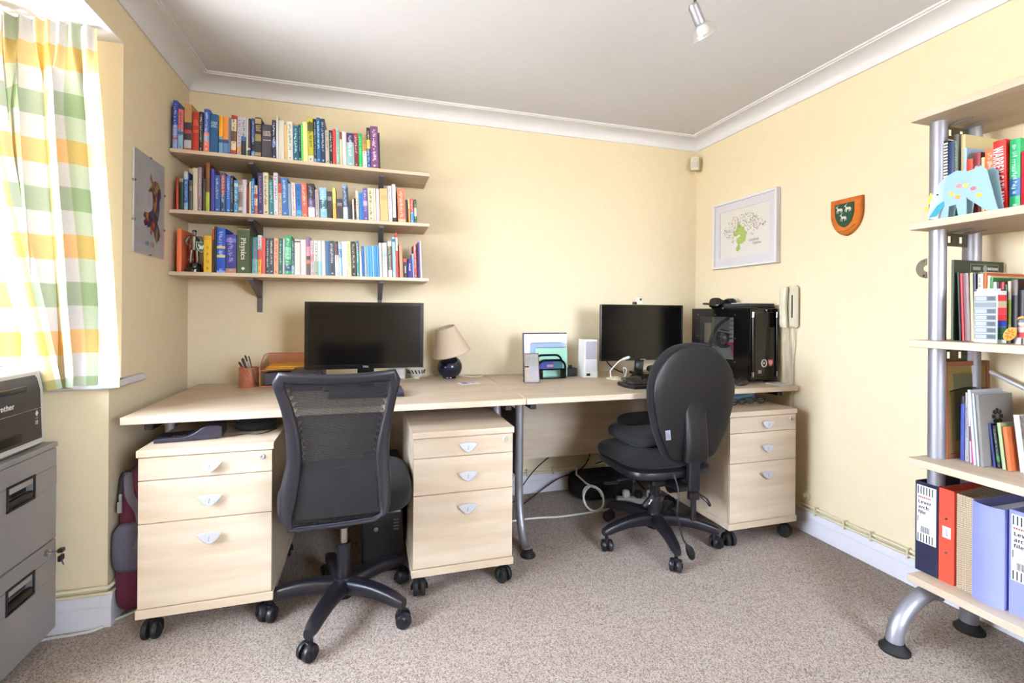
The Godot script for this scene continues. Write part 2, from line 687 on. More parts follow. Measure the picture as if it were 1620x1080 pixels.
	struct("baseboard_left", run_of(sk, Vector3(XL, 0, ZN), Vector3(XL, 0, ZF), Vector3(1, 0, 0)), M.gloss_white)
	struct("baseboard_bay", run_of(sk, Vector3(XW, 0, ZL), Vector3(XL + 0.02, 0, ZL), Vector3(0, 0, 1)), M.gloss_white)
	struct("baseboard_bay", run_of(sk, Vector3(XW, 0, ZL), Vector3(XW, 0, ZN), Vector3(1, 0, 0)), M.gloss_white)
	struct("baseboard_front", run_of(sk, Vector3(XL, 0, ZF), Vector3(XR, 0, ZF), Vector3(0, 0, -1)), M.gloss_white)


func window(n: int, o: Vector3, along: Vector3, length: float, tall: float, lights: int):
	var root := Node3D.new()
	root.name = "window_%d" % n
	root.set_meta("kind", "structure")
	add_child(root)
	var deep := Vector3(along.z, 0, along.x).abs() * 0.06
	var put := func(mb: MB, s0: float, s1: float, y0: float, y1: float, d: Vector3):
		mb.bar(o + along * s0 + Vector3(0, y0, 0) - d * 0.5, o + along * s1 + Vector3(0, y1, 0) + d * 0.5, 0.004)
	var f := MB.new()
	put.call(f, 0.0, 0.05, 0.0, tall, deep)
	put.call(f, length - 0.05, length, 0.0, tall, deep)
	put.call(f, 0.05, length - 0.05, 0.0, 0.06, deep)
	put.call(f, 0.05, length - 0.05, tall - 0.05, tall, deep)
	struct("window_frame", f, M.gloss_white, root)
	for i in lights - 1:
		var mb := MB.new()
		var s := length * (i + 1) / lights
		put.call(mb, s - 0.035, s + 0.035, 0.06, tall - 0.05, deep)
		struct("mullion", mb, M.gloss_white, root)
	for i in lights:
		var g := MB.new()
		put.call(g, length * i / lights + 0.03, length * (i + 1) / lights - 0.03, 0.05, tall - 0.04, deep * 0.05)
		struct("pane", g, M.glass, root)


# ---------- desks ----------
func curved_leg(top: Vector3, fwd: Vector3, reach: float, r: float) -> Array:
	# [post and curved foot, pad]: the post runs down, then sweeps forward to the floor
	var mb := MB.new()
	var bend := 0.3
	var path := [top, Vector3(top.x, bend + 0.02, top.z)]
	for i in 9:
		var a := PI / 2 * i / 8.0
		path.append(Vector3(top.x, 0, top.z) + fwd * reach * (1.0 - cos(a * 0.92)) * 1.14 + Vector3.UP * (bend - (bend - 0.02) * sin(a)))
	mb.tube(path, r, 16)
	var pad := MB.new()
	var e: Vector3 = path[path.size() - 1]
	pad.lathe([Vector2(0, 0), Vector2(r * 1.75, 0), Vector2(r * 1.75, 0.006), Vector2(r * 1.15, 0.02), Vector2(r * 1.1, 0.03), Vector2(0, 0.03)], 24, Vector3(e.x, 0, e.z))
	return [mb, pad]


func desk(label: String, x0: float, x1: float, fx: Array):
	var d := thing("office_desk", label, "desk", Vector3((x0 + x1) / 2, 0, -2.4765))
	var w := x1 - x0
	var top := MB.new()
	top.box(Vector3(0, DT - 0.0135, 0), Vector3(w, 0.027, 0.847), 0.0018)
	part("desk_top", top, M.maple, d)
	var panel := MB.new()
	panel.box(Vector3((fx[0] + fx[1]) / 2 - (x0 + x1) / 2, 0.507, -0.2735), Vector3(fx[1] - fx[0] - 0.06, 0.45, 0.018), 0.0015)
	part("modesty_panel", panel, M.maple, d)
	for x in fx:
		var lx: float = x - (x0 + x1) / 2
		var front := curved_leg(Vector3(lx, DT - 0.027, 0.145), Vector3(0, 0, 1), 0.15, 0.021)
		var leg := part("leg", front[0], M.silver, d)
		part("foot_pad", front[1], M.rubber, leg)
		var back := MB.new()
		back.rod(Vector3(lx, 0.03, -0.2), Vector3(lx, DT - 0.027, -0.2), 0.021, 16)
		var leg2 := part("leg", back, M.silver, d)
		var pad := MB.new()
		pad.lathe([Vector2(0, 0), Vector2(0.036, 0), Vector2(0.036, 0.006), Vector2(0.024, 0.03), Vector2(0, 0.03)], 20, Vector3(lx, 0, -0.2))
		part("foot_pad", pad, M.rubber, leg2)
		var bar := MB.new()
		bar.bar(Vector3(lx - 0.015, DT - 0.062, -0.2), Vector3(lx + 0.015, DT - 0.0275, 0.36), 0.003)
		part("support_bar", bar, M.black, d)
		var link := MB.new()
		link.bar(Vector3(lx - 0.006, 0.32, -0.19), Vector3(lx + 0.006, 0.66, 0.135), 0.002)
		part("cable_riser", link, M.steel, d)


func build_desks():
	desk("maple office desk in the corner under the wall shelves", -0.845, 0.688, [-0.78, 0.625])
	desk("maple office desk against the wall with the framed map", 0.692, 2.247, [0.745, 2.19])


# ---------- pedestals ----------
func handle_mesh() -> MB:
	var mb := MB.new()
	var pts := []
	for i in 9:
		var u := i / 8.0
		pts.append(Vector2(-0.032 + 0.064 * u, 0.012 + 0.004 * sin(PI * u)))
	pts.append_array([Vector2(0.034, 0.009), Vector2(0.018, -0.009), Vector2(0.006, -0.0175), Vector2(-0.001, -0.0185), Vector2(-0.008, -0.0165), Vector2(-0.022, -0.006), Vector2(-0.034, 0.009)])
	var big := PackedVector2Array()
	for q in pts:
		big.append(Vector2(q.x * 1.16, q.y * 1.22))
	mb.slab(big, 0.016, 0.021, 0.0015)
	return mb


func castor(parent: Node3D, at: Vector3, m: Material, r: float, wide: float, turn: float, top_y: float):
	var c := Node3D.new()
	c.name = "castor"
	c.position = Vector3(at.x, 0, at.z)
	c.rotation.y = turn
	parent.add_child(c, true)
	for s in [-1.0, 1.0]:
		var w := MB.new()
		w.t = turned(Vector3(0, 0, 1), -90.0 * s, Vector3(s * wide * 0.14, r, 0.012))
		w.lathe([Vector2(0, 0), Vector2(r * 0.94, 0), Vector2(r, wide * 0.06), Vector2(r, wide * 0.26), Vector2(r * 0.9, wide * 0.35), Vector2(r * 0.45, wide * 0.36), Vector2(r * 0.4, wide * 0.33), Vector2(0, wide * 0.33)], 22)
		part("wheel", w, m, c)
	var hood := MB.new()
	hood.t = turned(Vector3(0, 0, 1), 90.0, Vector3(0, r, 0.012))
	var prof := []
	for i in 15:
		var a := PI * (-0.06 + 1.12 * i / 14.0)
		prof.append(Vector2(sin(a), -cos(a)) * r * 1.07)
	hood.slab(PackedVector2Array(prof), -wide * 0.13, wide * 0.13, 0.001)
	hood.t = Transform3D.IDENTITY
	hood.rod(Vector3(0, r * 1.2, 0), Vector3(0, top_y, 0), r * 0.3, 12)
	part("fork", hood, m, c)


func pedestal(label: String, x0: float, x1: float, zf: float, deep: float):
	var w := x1 - x0
	var p := thing("drawer_pedestal", label, "drawer unit", Vector3((x0 + x1) / 2, 0, zf - deep / 2), 0.0, "mobile drawer units under the desks")
	var zz := deep / 2
	var body := MB.new()
	var bw := w - 0.012
	body.bar(Vector3(-bw / 2, 0.124, -zz + 0.002), Vector3(-bw / 2 + 0.016, 0.652, zz - 0.0225))
	body.bar(Vector3(bw / 2 - 0.016, 0.124, -zz + 0.002), Vector3(bw / 2, 0.652, zz - 0.0225))
	body.bar(Vector3(-bw / 2 + 0.016, 0.124, -zz + 0.002), Vector3(bw / 2 - 0.016, 0.652, -zz + 0.016))
	part("carcass", body, M.maple_upright, p)
	var top := MB.new()
	top.bar(Vector3(-w / 2, 0.652, -zz), Vector3(w / 2, 0.677, zz), 0.0015)
	part("top_board", top, M.maple, p)
	var base := MB.new()
	base.bar(Vector3(-w / 2, 0.093, -zz), Vector3(w / 2, 0.124, zz), 0.0015)
	part("base_board", base, M.maple, p)
	var rows := [[0.5715, 0.6495], [0.4215, 0.569], [0.1265, 0.419]]
	for i in 3:
		var y0: float = rows[i][0]
		var y1: float = rows[i][1]
		var f := MB.new()
		f.bar(Vector3(-bw / 2, y0, zz - 0.0215), Vector3(bw / 2, y1, zz - 0.0035), 0.0012)
		f.bar(Vector3(-bw / 2 + 0.02, y0 + 0.01, -zz + 0.05), Vector3(bw / 2 - 0.02, y1 - 0.02, zz - 0.0215))
		var dr := part("drawer", f, M.maple, p)
		var hy: float = [(y0 + y1) / 2 - 0.0, (y0 + y1) / 2 - 0.004, y1 - 0.062][i]
		var hm := handle_mesh()
		hm.t = at_pos(0, 0, 0)
		hm.rod(Vector3(-0.016, 0.006, 0), Vector3(-0.016, 0.006, 0.018), 0.004, 8)
		hm.rod(Vector3(0.016, 0.006, 0), Vector3(0.016, 0.006, 0.018), 0.004, 8)
		part("handle", hm, M.handle, dr, at_pos(0.012, hy, zz - 0.0035))
		var dots := MB.new()
		for k in 3:
			dots.rod(Vector3(0.012 + 0.0005 - 0.001 * k, hy + 0.003 - k * 0.006, zz + 0.0172), Vector3(0.012 + 0.0005 - 0.001 * k, hy + 0.003 - k * 0.006, zz + 0.0179), 0.0016, 8)
		part("handle_dot", dots, M.ink, dr)
		if i == 0:
			var lk := MB.new()
			lk.t = turned(Vector3(1, 0, 0), 90, Vector3(w / 2 - 0.04, y1 - 0.022, zz - 0.0037))
			lk.lathe([Vector2(0.0105, 0), Vector2(0.0105, 0.003), Vector2(0.009, 0.005), Vector2(0.006, 0.005), Vector2(0.006, 0.003), Vector2(0, 0.003)], 20)
			lk.t = Transform3D.IDENTITY
			part("lock", lk, M.handle, dr)
			var slot := MB.new()
			slot.bar(Vector3(w / 2 - 0.041, y1 - 0.026, zz - 0.001), Vector3(w / 2 - 0.039, y1 - 0.018, zz + 0.0))
			part("keyhole", slot, M.ink, dr)
	for sx in [-1.0, 1.0]:
		for sz in [-1.0, 1.0]:
			castor(p, Vector3(sx * (w / 2 - 0.038), 0, sz * (zz - 0.055)), M.rubber, 0.033, 0.05, 0.3 * sx + 0.2 * sz, 0.0945)


func build_pedestals():
	pedestal("maple three-drawer unit beside the maroon rucksack", -0.76, -0.327, -1.96, 0.6)
	pedestal("maple three-drawer unit between the mesh chair and curved desk leg", 0.177, 0.605, -1.96, 0.6)
	pedestal("maple three-drawer unit beside the skirting of the framed-map wall", 1.716, 2.14, -1.96, 0.6)


# ---------- wall shelves and their books ----------
var atlas: Image
var atlas_n := 0
const CELL_W := 24
const CELL_H := 200


func spine_cell(main: Color, bands: Array, ink: Color, style: int) -> Rect2:
	var per := 2040 / CELL_W
	var ox := (atlas_n % per) * CELL_W
	var oy := (atlas_n / per) * CELL_H
	atlas_n += 1
	atlas.fill_rect(Rect2i(ox, oy, CELL_W, CELL_H), main)
	for i in range(0, bands.size(), 3):
		var y0 := int(bands[i] * CELL_H)
		atlas.fill_rect(Rect2i(ox, oy + y0, 18, int(bands[i + 1] * CELL_H) - y0), Color(bands[i + 2]))
	if style == 1:
		var y := 16
		var stop := rng.randi_range(120, 170)
		while y < stop:
			var hgt := rng.randi_range(3, 6)
			var x0 := rng.randi_range(4, 6)
			atlas.fill_rect(Rect2i(ox + x0, oy + y, rng.randi_range(6, 8), 1), ink)
			atlas.fill_rect(Rect2i(ox + x0 + rng.randi_range(0, 4), oy + y, 2, hgt), ink)
			if rng.randf() < 0.5:
				atlas.fill_rect(Rect2i(ox + x0, oy + y + hgt - 2, 7, 2), ink)
			y += hgt + 2 + (5 if rng.randf() < 0.16 else 0)
		for k in 3:
			atlas.fill_rect(Rect2i(ox + 6, oy + 182 + k * 3, rng.randi_range(3, 7), 2), ink)
	elif style == 2:
		for k in rng.randi_range(4, 6):
			var x := 3
			while x < 15:
				var l := rng.randi_range(2, 4)
				atlas.fill_rect(Rect2i(ox + x, oy + 40 + k * 8 + (20 if k > 3 else 0), mini(l, 16 - x), 4), ink)
				x += l + 1
	return Rect2(ox, oy, CELL_W, CELL_H)


func book_parts(root: Node3D, w: float, h: float, d: float, cell: Rect2, soft := false):
	# spine faces +z at z = 0, base at y = 0, from x = 0 to x = w
	var mb := MB.new()
	mb.has_uv = true
	var sz := Vector2(2048, 1024)
	var sp := Rect2((cell.position + Vector2(0.5, 0.5)) / sz, Vector2(17, CELL_H - 1) / sz)
	var sw := (cell.position + Vector2(21, 100)) / sz
	var xs := [0.0, 0.22, 0.5, 0.78, 1.0]
	var zs := [-0.0012, 0.0005, 0.001, 0.0005, -0.0012]
	for i in 4:
		mb.quad_uv(Vector3(xs[i] * w, 0, zs[i]), Vector3(xs[i + 1] * w, 0, zs[i + 1]), Vector3(xs[i + 1] * w, h, zs[i + 1]), Vector3(xs[i] * w, h, zs[i]), Rect2(sp.position + Vector2(sp.size.x * xs[i], 0), Vector2(sp.size.x * (xs[i + 1] - xs[i]), sp.size.y)))
	var n0 := mb.v.size()
	var t := minf(0.0022, w * 0.15)
	mb.bar(Vector3(0, 0, -d), Vector3(t, h, -0.0012))
	mb.bar(Vector3(w - t, 0, -d), Vector3(w, h, -0.0012))
	mb.bar(Vector3(t, 0, -0.003), Vector3(w - t, h, -0.0012))
	for i in range(n0, mb.v.size()):
		mb.uv[i] = sw
	part("cover", mb, M.print, root, Transform3D.IDENTITY, 25.0)
	var pg := MB.new()
	pg.bar(Vector3(t, 0.0015, -d + 0.002), Vector3(w - t, h - (0.0008 if soft else 0.003), -0.003))
	part("page_block", pg, M.page, root)


func build_wall_shelves():
	atlas = Image.create(2048, 1024, false, Image.FORMAT_RGB8)
	var pm := mat("print", Color.WHITE, 0.42)
	var ys := [[1.933, 1.9225], [1.643, 1.647], [1.348, 1.348]]
	var names := ["top", "middle", "bottom"]
	for k in 3:
		var tilt := atan2(ys[k][1] - ys[k][0], 1.226)
		var s := thing("wall_shelf", "long maple wall shelf, %s of the three over the desk" % names[k], "shelf", Vector3(-0.903, ys[k][0], 0), 0.0, "wall shelves over the desk")
		s.rotation.z = tilt
		var b := MB.new()
		b.bar(Vector3(0, -0.018, ZB + 0.012), Vector3(1.226, 0, -2.655), 0.0012)
		part("shelf_board", b, M.maple, s)
		for bx in [0.338, 0.975]:
			var br := MB.new()
			br.t = turned(Vector3.UP, -90.0, Vector3(bx + 0.0125, 0, 0))
			# profile in (z, y), pushed along x
			br.slab(PackedVector2Array([Vector2(ZB + 0.018, -0.0185), Vector2(-2.70, -0.0185), Vector2(-2.70, -0.03), Vector2(ZB + 0.04, -0.105), Vector2(ZB + 0.018, -0.115)]), 0.0, 0.025, 0.001)
			br.t = Transform3D.IDENTITY
			part("bracket", br, M.bracket_grey, s)
	for x in [-0.566, 0.071]:
		var u := thing("shelf_upright", "grey slotted steel upright holding the wall shelves, %s" % ("nearer the window" if x < 0 else "behind the computer screen"), "shelf upright", Vector3(x, 0, ZB), 0.0, "slotted uprights of the wall shelves")
		var up := MB.new()
		up.bar(Vector3(-0.0125, 1.155, 0.0005), Vector3(0.0125, 1.95, 0.003))
		up.bar(Vector3(-0.0125, 1.155, 0.003), Vector3(-0.0095, 1.95, 0.0125))
		up.bar(Vector3(0.0095, 1.155, 0.003), Vector3(0.0125, 1.95, 0.0125))
		for k in 26:
			var y := 1.155 + 0.0306 * k
			up.bar(Vector3(-0.0095, y, 0.0095), Vector3(0.0095, y + 0.012, 0.0125))
		up.bar(Vector3(-0.0015, 1.155, 0.0095), Vector3(0.0015, 1.95, 0.0125))
		part("rail", up, M.bracket_grey, u)
	# books
	var turn_at := [12, 16, 18]
	var seen := [0, 0, 0]
	for q in BOOKS:
		var k: int = q[0]
		var i: int = seen[k]
		seen[k] = i + 1
		var x: float = q[1]
		var f: float = (x + 0.903) / 1.226
		var y: float = lerpf(ys[k][0], ys[k][1], f) + 0.0005
		var o := thing("book", "%s book, %s from the window end of the %s wall shelf" % [q[9], q[10], names[k]], "book", Vector3(x, y, -2.668 - rng.randf() * 0.008 - (0.085 if k == 2 and i > 0 and i < 4 else 0.0)), 0.0, "books on the %s wall shelf" % names[k])
		o.rotation.z = deg_to_rad(clampf((i - turn_at[k]) * 0.16, 0.0, 2.2)) + atan2(ys[k][1] - ys[k][0], 1.226)
		var cell := spine_cell(Color(q[5]), q[6], Color(q[7]), q[8])
		book_parts(o, q[2], q[3], q[4], cell, q[3] < 0.2)
		var w: float = q[2]
		var h: float = q[3]
		var down := Basis(Vector3(0, 0, 1), -PI / 2)
		if q[9] == "thick dark green":
			words(o, "Physics", 0.021, M.white_ink, Transform3D(down, Vector3(w * 0.5, h * 0.55, 0.0015)), true, "Droid Serif")
			var em := MB.new()
			em.t = turned(Vector3(1, 0, 0), 90, Vector3(w * 0.5, 0.024, 0.0012))
			em.lathe([Vector2(0.0075, 0), Vector2(0.0075, 0.0005), Vector2(0, 0.0005)], 20)
			part("emblem", em, M.white_ink, o)
		elif q[9] == "golden yellow":
			for n in 4:
				words(o, "SPQR"[n], 0.0125, M.ink, at_pos(w * 0.5, h * (0.68 - 0.19 * n), 0.0015), false, "Droid Serif")
		elif q[9] == "small indigo":
			words(o, "French", 0.0085, M.white_ink, Transform3D(down, Vector3(w * 0.5, h * 0.56, 0.0015)), true)
		elif q[9] == "small black red-topped":
			words(o, "GERMAN", 0.0065, M.white_ink, Transform3D(down, Vector3(w * 0.5, h * 0.42, 0.0015)), true)
	knight()


func knight():
	# statuette of a knight in armour with a green shield, on a black plinth
	var o := thing("knight_statuette", "pewter knight statuette with a green shield on a black plinth", "statuette", Vector3(-0.811, 1.3485, -2.7), 0.12)
	var pl := MB.new()
	pl.lathe([Vector2(0, 0), Vector2(0.04, 0), Vector2(0.04, 0.013), Vector2(0.036, 0.018), Vector2(0.032, 0.022), Vector2(0.032, 0.036), Vector2(0.028, 0.042), Vector2(0, 0.042)], 32)
	part("plinth", pl, M.black_gloss_soft, o)
	var big := Transform3D(Basis.from_scale(Vector3(1.56, 1.56, 1.56)), Vector3(0, 0.0015, 0.0))
	var b := MB.new()
	for s in [-1.0, 1.0]:
		b.blob(Vector3(s * 0.0085 + 0.002, 0.0285, 0.005), Vector3(0.008, 0.006, 0.018), 0.8, 0.8, 12, 8)
		b.tube([Vector3(s * 0.0085, 0.028, 0), Vector3(s * 0.0088, 0.045, 0.001), Vector3(s * 0.008, 0.053, 0.001), Vector3(s * 0.007, 0.074, 0)], [0.0035, 0.0048, 0.0042, 0.0062], 12)
	b.tube([Vector3(0, 0.068, 0), Vector3(0, 0.078, 0), Vector3(0, 0.09, 0), Vector3(0, 0.102, 0), Vector3(0, 0.111, 0), Vector3(0, 0.115, 0)], [0.0125, 0.0115, 0.0105, 0.0138, 0.0125, 0.005], 16, true, 0.75)
	b.blob(Vector3(-0.0145, 0.108, 0), Vector3(0.012, 0.01, 0.012), 0.9, 0.9, 12, 8)
	b.blob(Vector3(0.0145, 0.108, 0), Vector3(0.012, 0.01, 0.012), 0.9, 0.9, 12, 8)
	b.tube([Vector3(-0.0155, 0.108, 0), Vector3(-0.0215, 0.092, 0.002), Vector3(-0.0135, 0.08, 0.009)], [0.0045, 0.004, 0.0034], 10)
	b.tube([Vector3(0.0155, 0.108, 0), Vector3(0.021, 0.095, 0.002), Vector3(0.02, 0.084, 0.012)], [0.0045, 0.004, 0.0034], 10)
	b.blob(Vector3(0, 0.121, 0), Vector3(0.0125, 0.0165, 0.0135), 0.85, 0.85, 16, 12)
	b.blob(Vector3(0, 0.1185, 0.0055), Vector3(0.003, 0.004, 0.004), 0.8, 0.8, 8, 6)
	part("armoured_figure", b, M.pewter, o, big)
	var hair := MB.new()
	hair.blob(Vector3(0, 0.1275, -0.001), Vector3(0.0135, 0.009, 0.0145), 0.8, 0.9, 16, 8)
	part("hair", hair, M.black, o, big)
	var sh := MB.new()
	var pts := [Vector2(-0.0145, 0.0165), Vector2(-0.005, 0.0145), Vector2(0, 0.0175), Vector2(0.005, 0.0145), Vector2(0.0145, 0.0165), Vector2(0.014, 0.0), Vector2(0.008, -0.012), Vector2(0, -0.0185), Vector2(-0.008, -0.012), Vector2(-0.014, 0.0)]
	sh.slab(PackedVector2Array(pts), 0.0, 0.002, 0.0006)
	var s := part("shield_rim", sh, M.white_ink, o, big * at_pos(0.0215, 0.078, 0.0145))
	var gr := MB.new()
	var inner := PackedVector2Array()
	for p in pts:
		inner.append(p * 0.87)
	gr.slab(inner, 0.002, 0.0026)
	part("shield_field", gr, plain("0d5c48", 0.4), s)
	var an := MB.new()
	an.slab(smooth_poly([Vector2(-0.007, -0.008), Vector2(-0.003, -0.006), Vector2(0.004, -0.007), Vector2(0.007, 0.0), Vector2(0.006, 0.006), Vector2(0.001, 0.002), Vector2(-0.004, 0.005), Vector2(-0.007, 0.009), Vector2(-0.008, 0.004), Vector2(-0.004, -0.002)]), 0.0026, 0.0032)
	part("shield_charge", an, M.white_ink, s)


# ---------- filing cabinet, printer, curtain, rucksack ----------
func build_filing_corner():
	# cabinet front looks along +x
	var c := thing("filing_cabinet", "grey steel two-drawer filing cabinet with keys hanging from its lock", "filing cabinet", Vector3(-1.35, 0, -1.85))
	var body := MB.new()
	body.bar(Vector3(-0.31, 0.045, -0.227), Vector3(0.286, 0.682, 0.227), 0.004)
	body.bar(Vector3(-0.29, 0.0, -0.2), Vector3(0.25, 0.045, 0.2), 0.002)
	part("carcass", body, M.cabinet_grey, c)
	var top := MB.new()
	top.bar(Vector3(-0.312, 0.682, -0.233), Vector3(0.312, 0.70, 0.233), 0.003)
	part("top_panel", top, M.cabinet_grey, c)
	var rows := [[0.366, 0.68, 0.583], [0.05, 0.361, 0.27]]
	for i in 2:
		var r: Array = rows[i]
		var d := MB.new()
		# front with a letterbox opening for the recessed pull
		var y0: float = r[2] - 0.034
		var y1: float = r[2] + 0.034
		d.bar(Vector3(0.288, r[0], -0.228), Vector3(0.31, y0, 0.228), 0.002)
		d.bar(Vector3(0.288, y1, -0.228), Vector3(0.31, r[1], 0.228), 0.002)
		d.bar(Vector3(0.288, y0, -0.228), Vector3(0.31, y1, -0.107), 0.0)
		d.bar(Vector3(0.288, y0, 0.013), Vector3(0.31, y1, 0.228), 0.0)
		var dr := part("drawer", d, M.cabinet_grey, c)
		var f := MB.new()
		f.bar(Vector3(0.309, y0 - 0.006, -0.113), Vector3(0.3135, y0 + 0.002, 0.019), 0.001)
		f.bar(Vector3(0.309, y1 - 0.002, -0.113), Vector3(0.3135, y1 + 0.006, 0.019), 0.001)
		f.bar(Vector3(0.309, y0 + 0.002, -0.113), Vector3(0.3135, y1 - 0.002, -0.105), 0.001)
		f.bar(Vector3(0.309, y0 + 0.002, 0.011), Vector3(0.3135, y1 - 0.002, 0.019), 0.001)
		f.bar(Vector3(0.296, y0 + 0.002, -0.105), Vector3(0.3115, y0 + 0.024, 0.011), 0.003)
		f.bar(Vector3(0.2885, y0 + 0.024, -0.107), Vector3(0.29, y1 - 0.022, 0.013))
		part("recessed_handle", f, M.black, dr)
		var lb := MB.new()
		lb.bar(Vector3(0.302, y1 - 0.022, -0.105), Vector3(0.308, y1 - 0.003, 0.011))
		part("card_holder", lb, plain("a9a6a2", 0.35), dr)
		if i == 1:
			var lk := MB.new()
			lk.t = turned(Vector3(0, 0, 1), -90, Vector3(0.31, 0.335, -0.172))
			lk.lathe([Vector2(0.011, 0), Vector2(0.011, 0.008), Vector2(0.008, 0.011), Vector2(0, 0.011)], 20)
			lk.t = Transform3D.IDENTITY
			part("lock", lk, M.chrome, dr)
	var ky := thing("key_pair", "two small keys with black heads hanging from the cabinet lock", "keys", Vector3(-1.03, 0.335, -2.028))
	var k1 := MB.new()
	k1.bar(Vector3(0.002, -0.002, -0.001), Vector3(0.022, 0.002, 0.001))
	k1.t = turned(Vector3(1, 0, 0), 30, Vector3(0.03, -0.03, 0))
	k1.bar(Vector3(-0.002, -0.028, -0.001), Vector3(0.002, 0.0, 0.001))
	part("blade", k1, M.chrome, ky)
	var k2 := MB.new()
	k2.bar(Vector3(0.02, -0.006, -0.012), Vector3(0.036, 0.008, 0.006), 0.002)
	k2.bar(Vector3(0.024, -0.034, -0.012), Vector3(0.034, -0.014, 0.012), 0.002)
	part("key_head", k2, M.black, ky)

	# laser printer
	var p := thing("laser_printer", "white and charcoal laser printer on the filing cabinet", "printer", Vector3(-1.06, 0.7005, -1.845))
	var w := MB.new()
	var side := PackedVector2Array([Vector2(-0.44, 0.0), Vector2(-0.012, 0.0), Vector2(0.004, 0.012), Vector2(-0.004, 0.2), Vector2(-0.014, 0.252), Vector2(-0.04, 0.272), Vector2(-0.2, 0.276), Vector2(-0.42, 0.268), Vector2(-0.44, 0.24)])
	w.slab(side, -0.205, 0.205, 0.006)
	part("casing", w, M.white_plastic, p)
	var fp := MB.new()
	# charcoal front, curved back over the top edge
	var prof := [Vector2(0.0065, 0.03), Vector2(0.001, 0.192), Vector2(-0.008, 0.232), Vector2(-0.024, 0.254), Vector2(-0.06, 0.27), Vector2(-0.14, 0.2785)]
	for seg in [[0, 1, 0.0, 0.62], [0, 1, 0.632, 1.0], [1, 5, 0.0, 1.0]]:
		for i in range(seg[0], seg[1]):
			var a: Vector2 = prof[i].lerp(prof[i + 1], seg[2]) if seg[1] == 1 else prof[i]
			var b: Vector2 = prof[i].lerp(prof[i + 1], seg[3]) if seg[1] == 1 else prof[i + 1]
			fp.quad(Vector3(a.x + 0.003, a.y, 0.172), Vector3(a.x + 0.003, a.y, -0.172), Vector3(b.x + 0.003, b.y, -0.172), Vector3(b.x + 0.003, b.y, 0.172))
			for z in [-0.172, 0.172]:
				fp.quad(Vector3(a.x + 0.003, a.y, z), Vector3(b.x + 0.003, b.y, z), Vector3(b.x - 0.004, b.y, z), Vector3(a.x - 0.004, a.y, z))
	part("front_panel", fp, M.printer_dark, p)
	var slot1 := MB.new()
	slot1.bar(Vector3(-0.02, 0.196, -0.105), Vector3(0.0062, 0.216, 0.14), 0.004)
	part("paper_slot", slot1, M.black_gloss_soft, p)
	var slot2 := MB.new()
	slot2.bar(Vector3(-0.02, 0.036, -0.075), Vector3(0.0105, 0.07, 0.14), 0.004)
	part("paper_tray_slot", slot2, M.black_gloss_soft, p)
	var face_x := Basis(Vector3.UP, PI / 2)
	words(p, "brother", 0.0155, M.white_ink, Transform3D(face_x, Vector3(0.0062, 0.158, -0.002)), true)
	var ic := MB.new()
	ic.t = Transform3D(face_x, Vector3(0.0085, 0.117, -0.146))
	ic.slab(PackedVector2Array([Vector2(-0.008, 0), Vector2(0, -0.011), Vector2(0.008, 0), Vector2(0, 0.011)]), 0.0, 0.0006)
	ic.bar(Vector3(-0.007, -0.017, 0), Vector3(0.007, -0.0155, 0.0006))
	for q in [[-0.006, -0.036, 0.006, -0.034], [-0.006, -0.026, 0.006, -0.024], [-0.006, -0.036, -0.004, -0.024], [0.004, -0.036, 0.006, -0.024], [-0.006, -0.031, 0.006, -0.029]]:
		ic.bar(Vector3(q[0], q[1], 0), Vector3(q[2], q[3], 0.0006))
	part("feature_icons", ic, M.white_ink, p)
	curtain()
	rucksack()


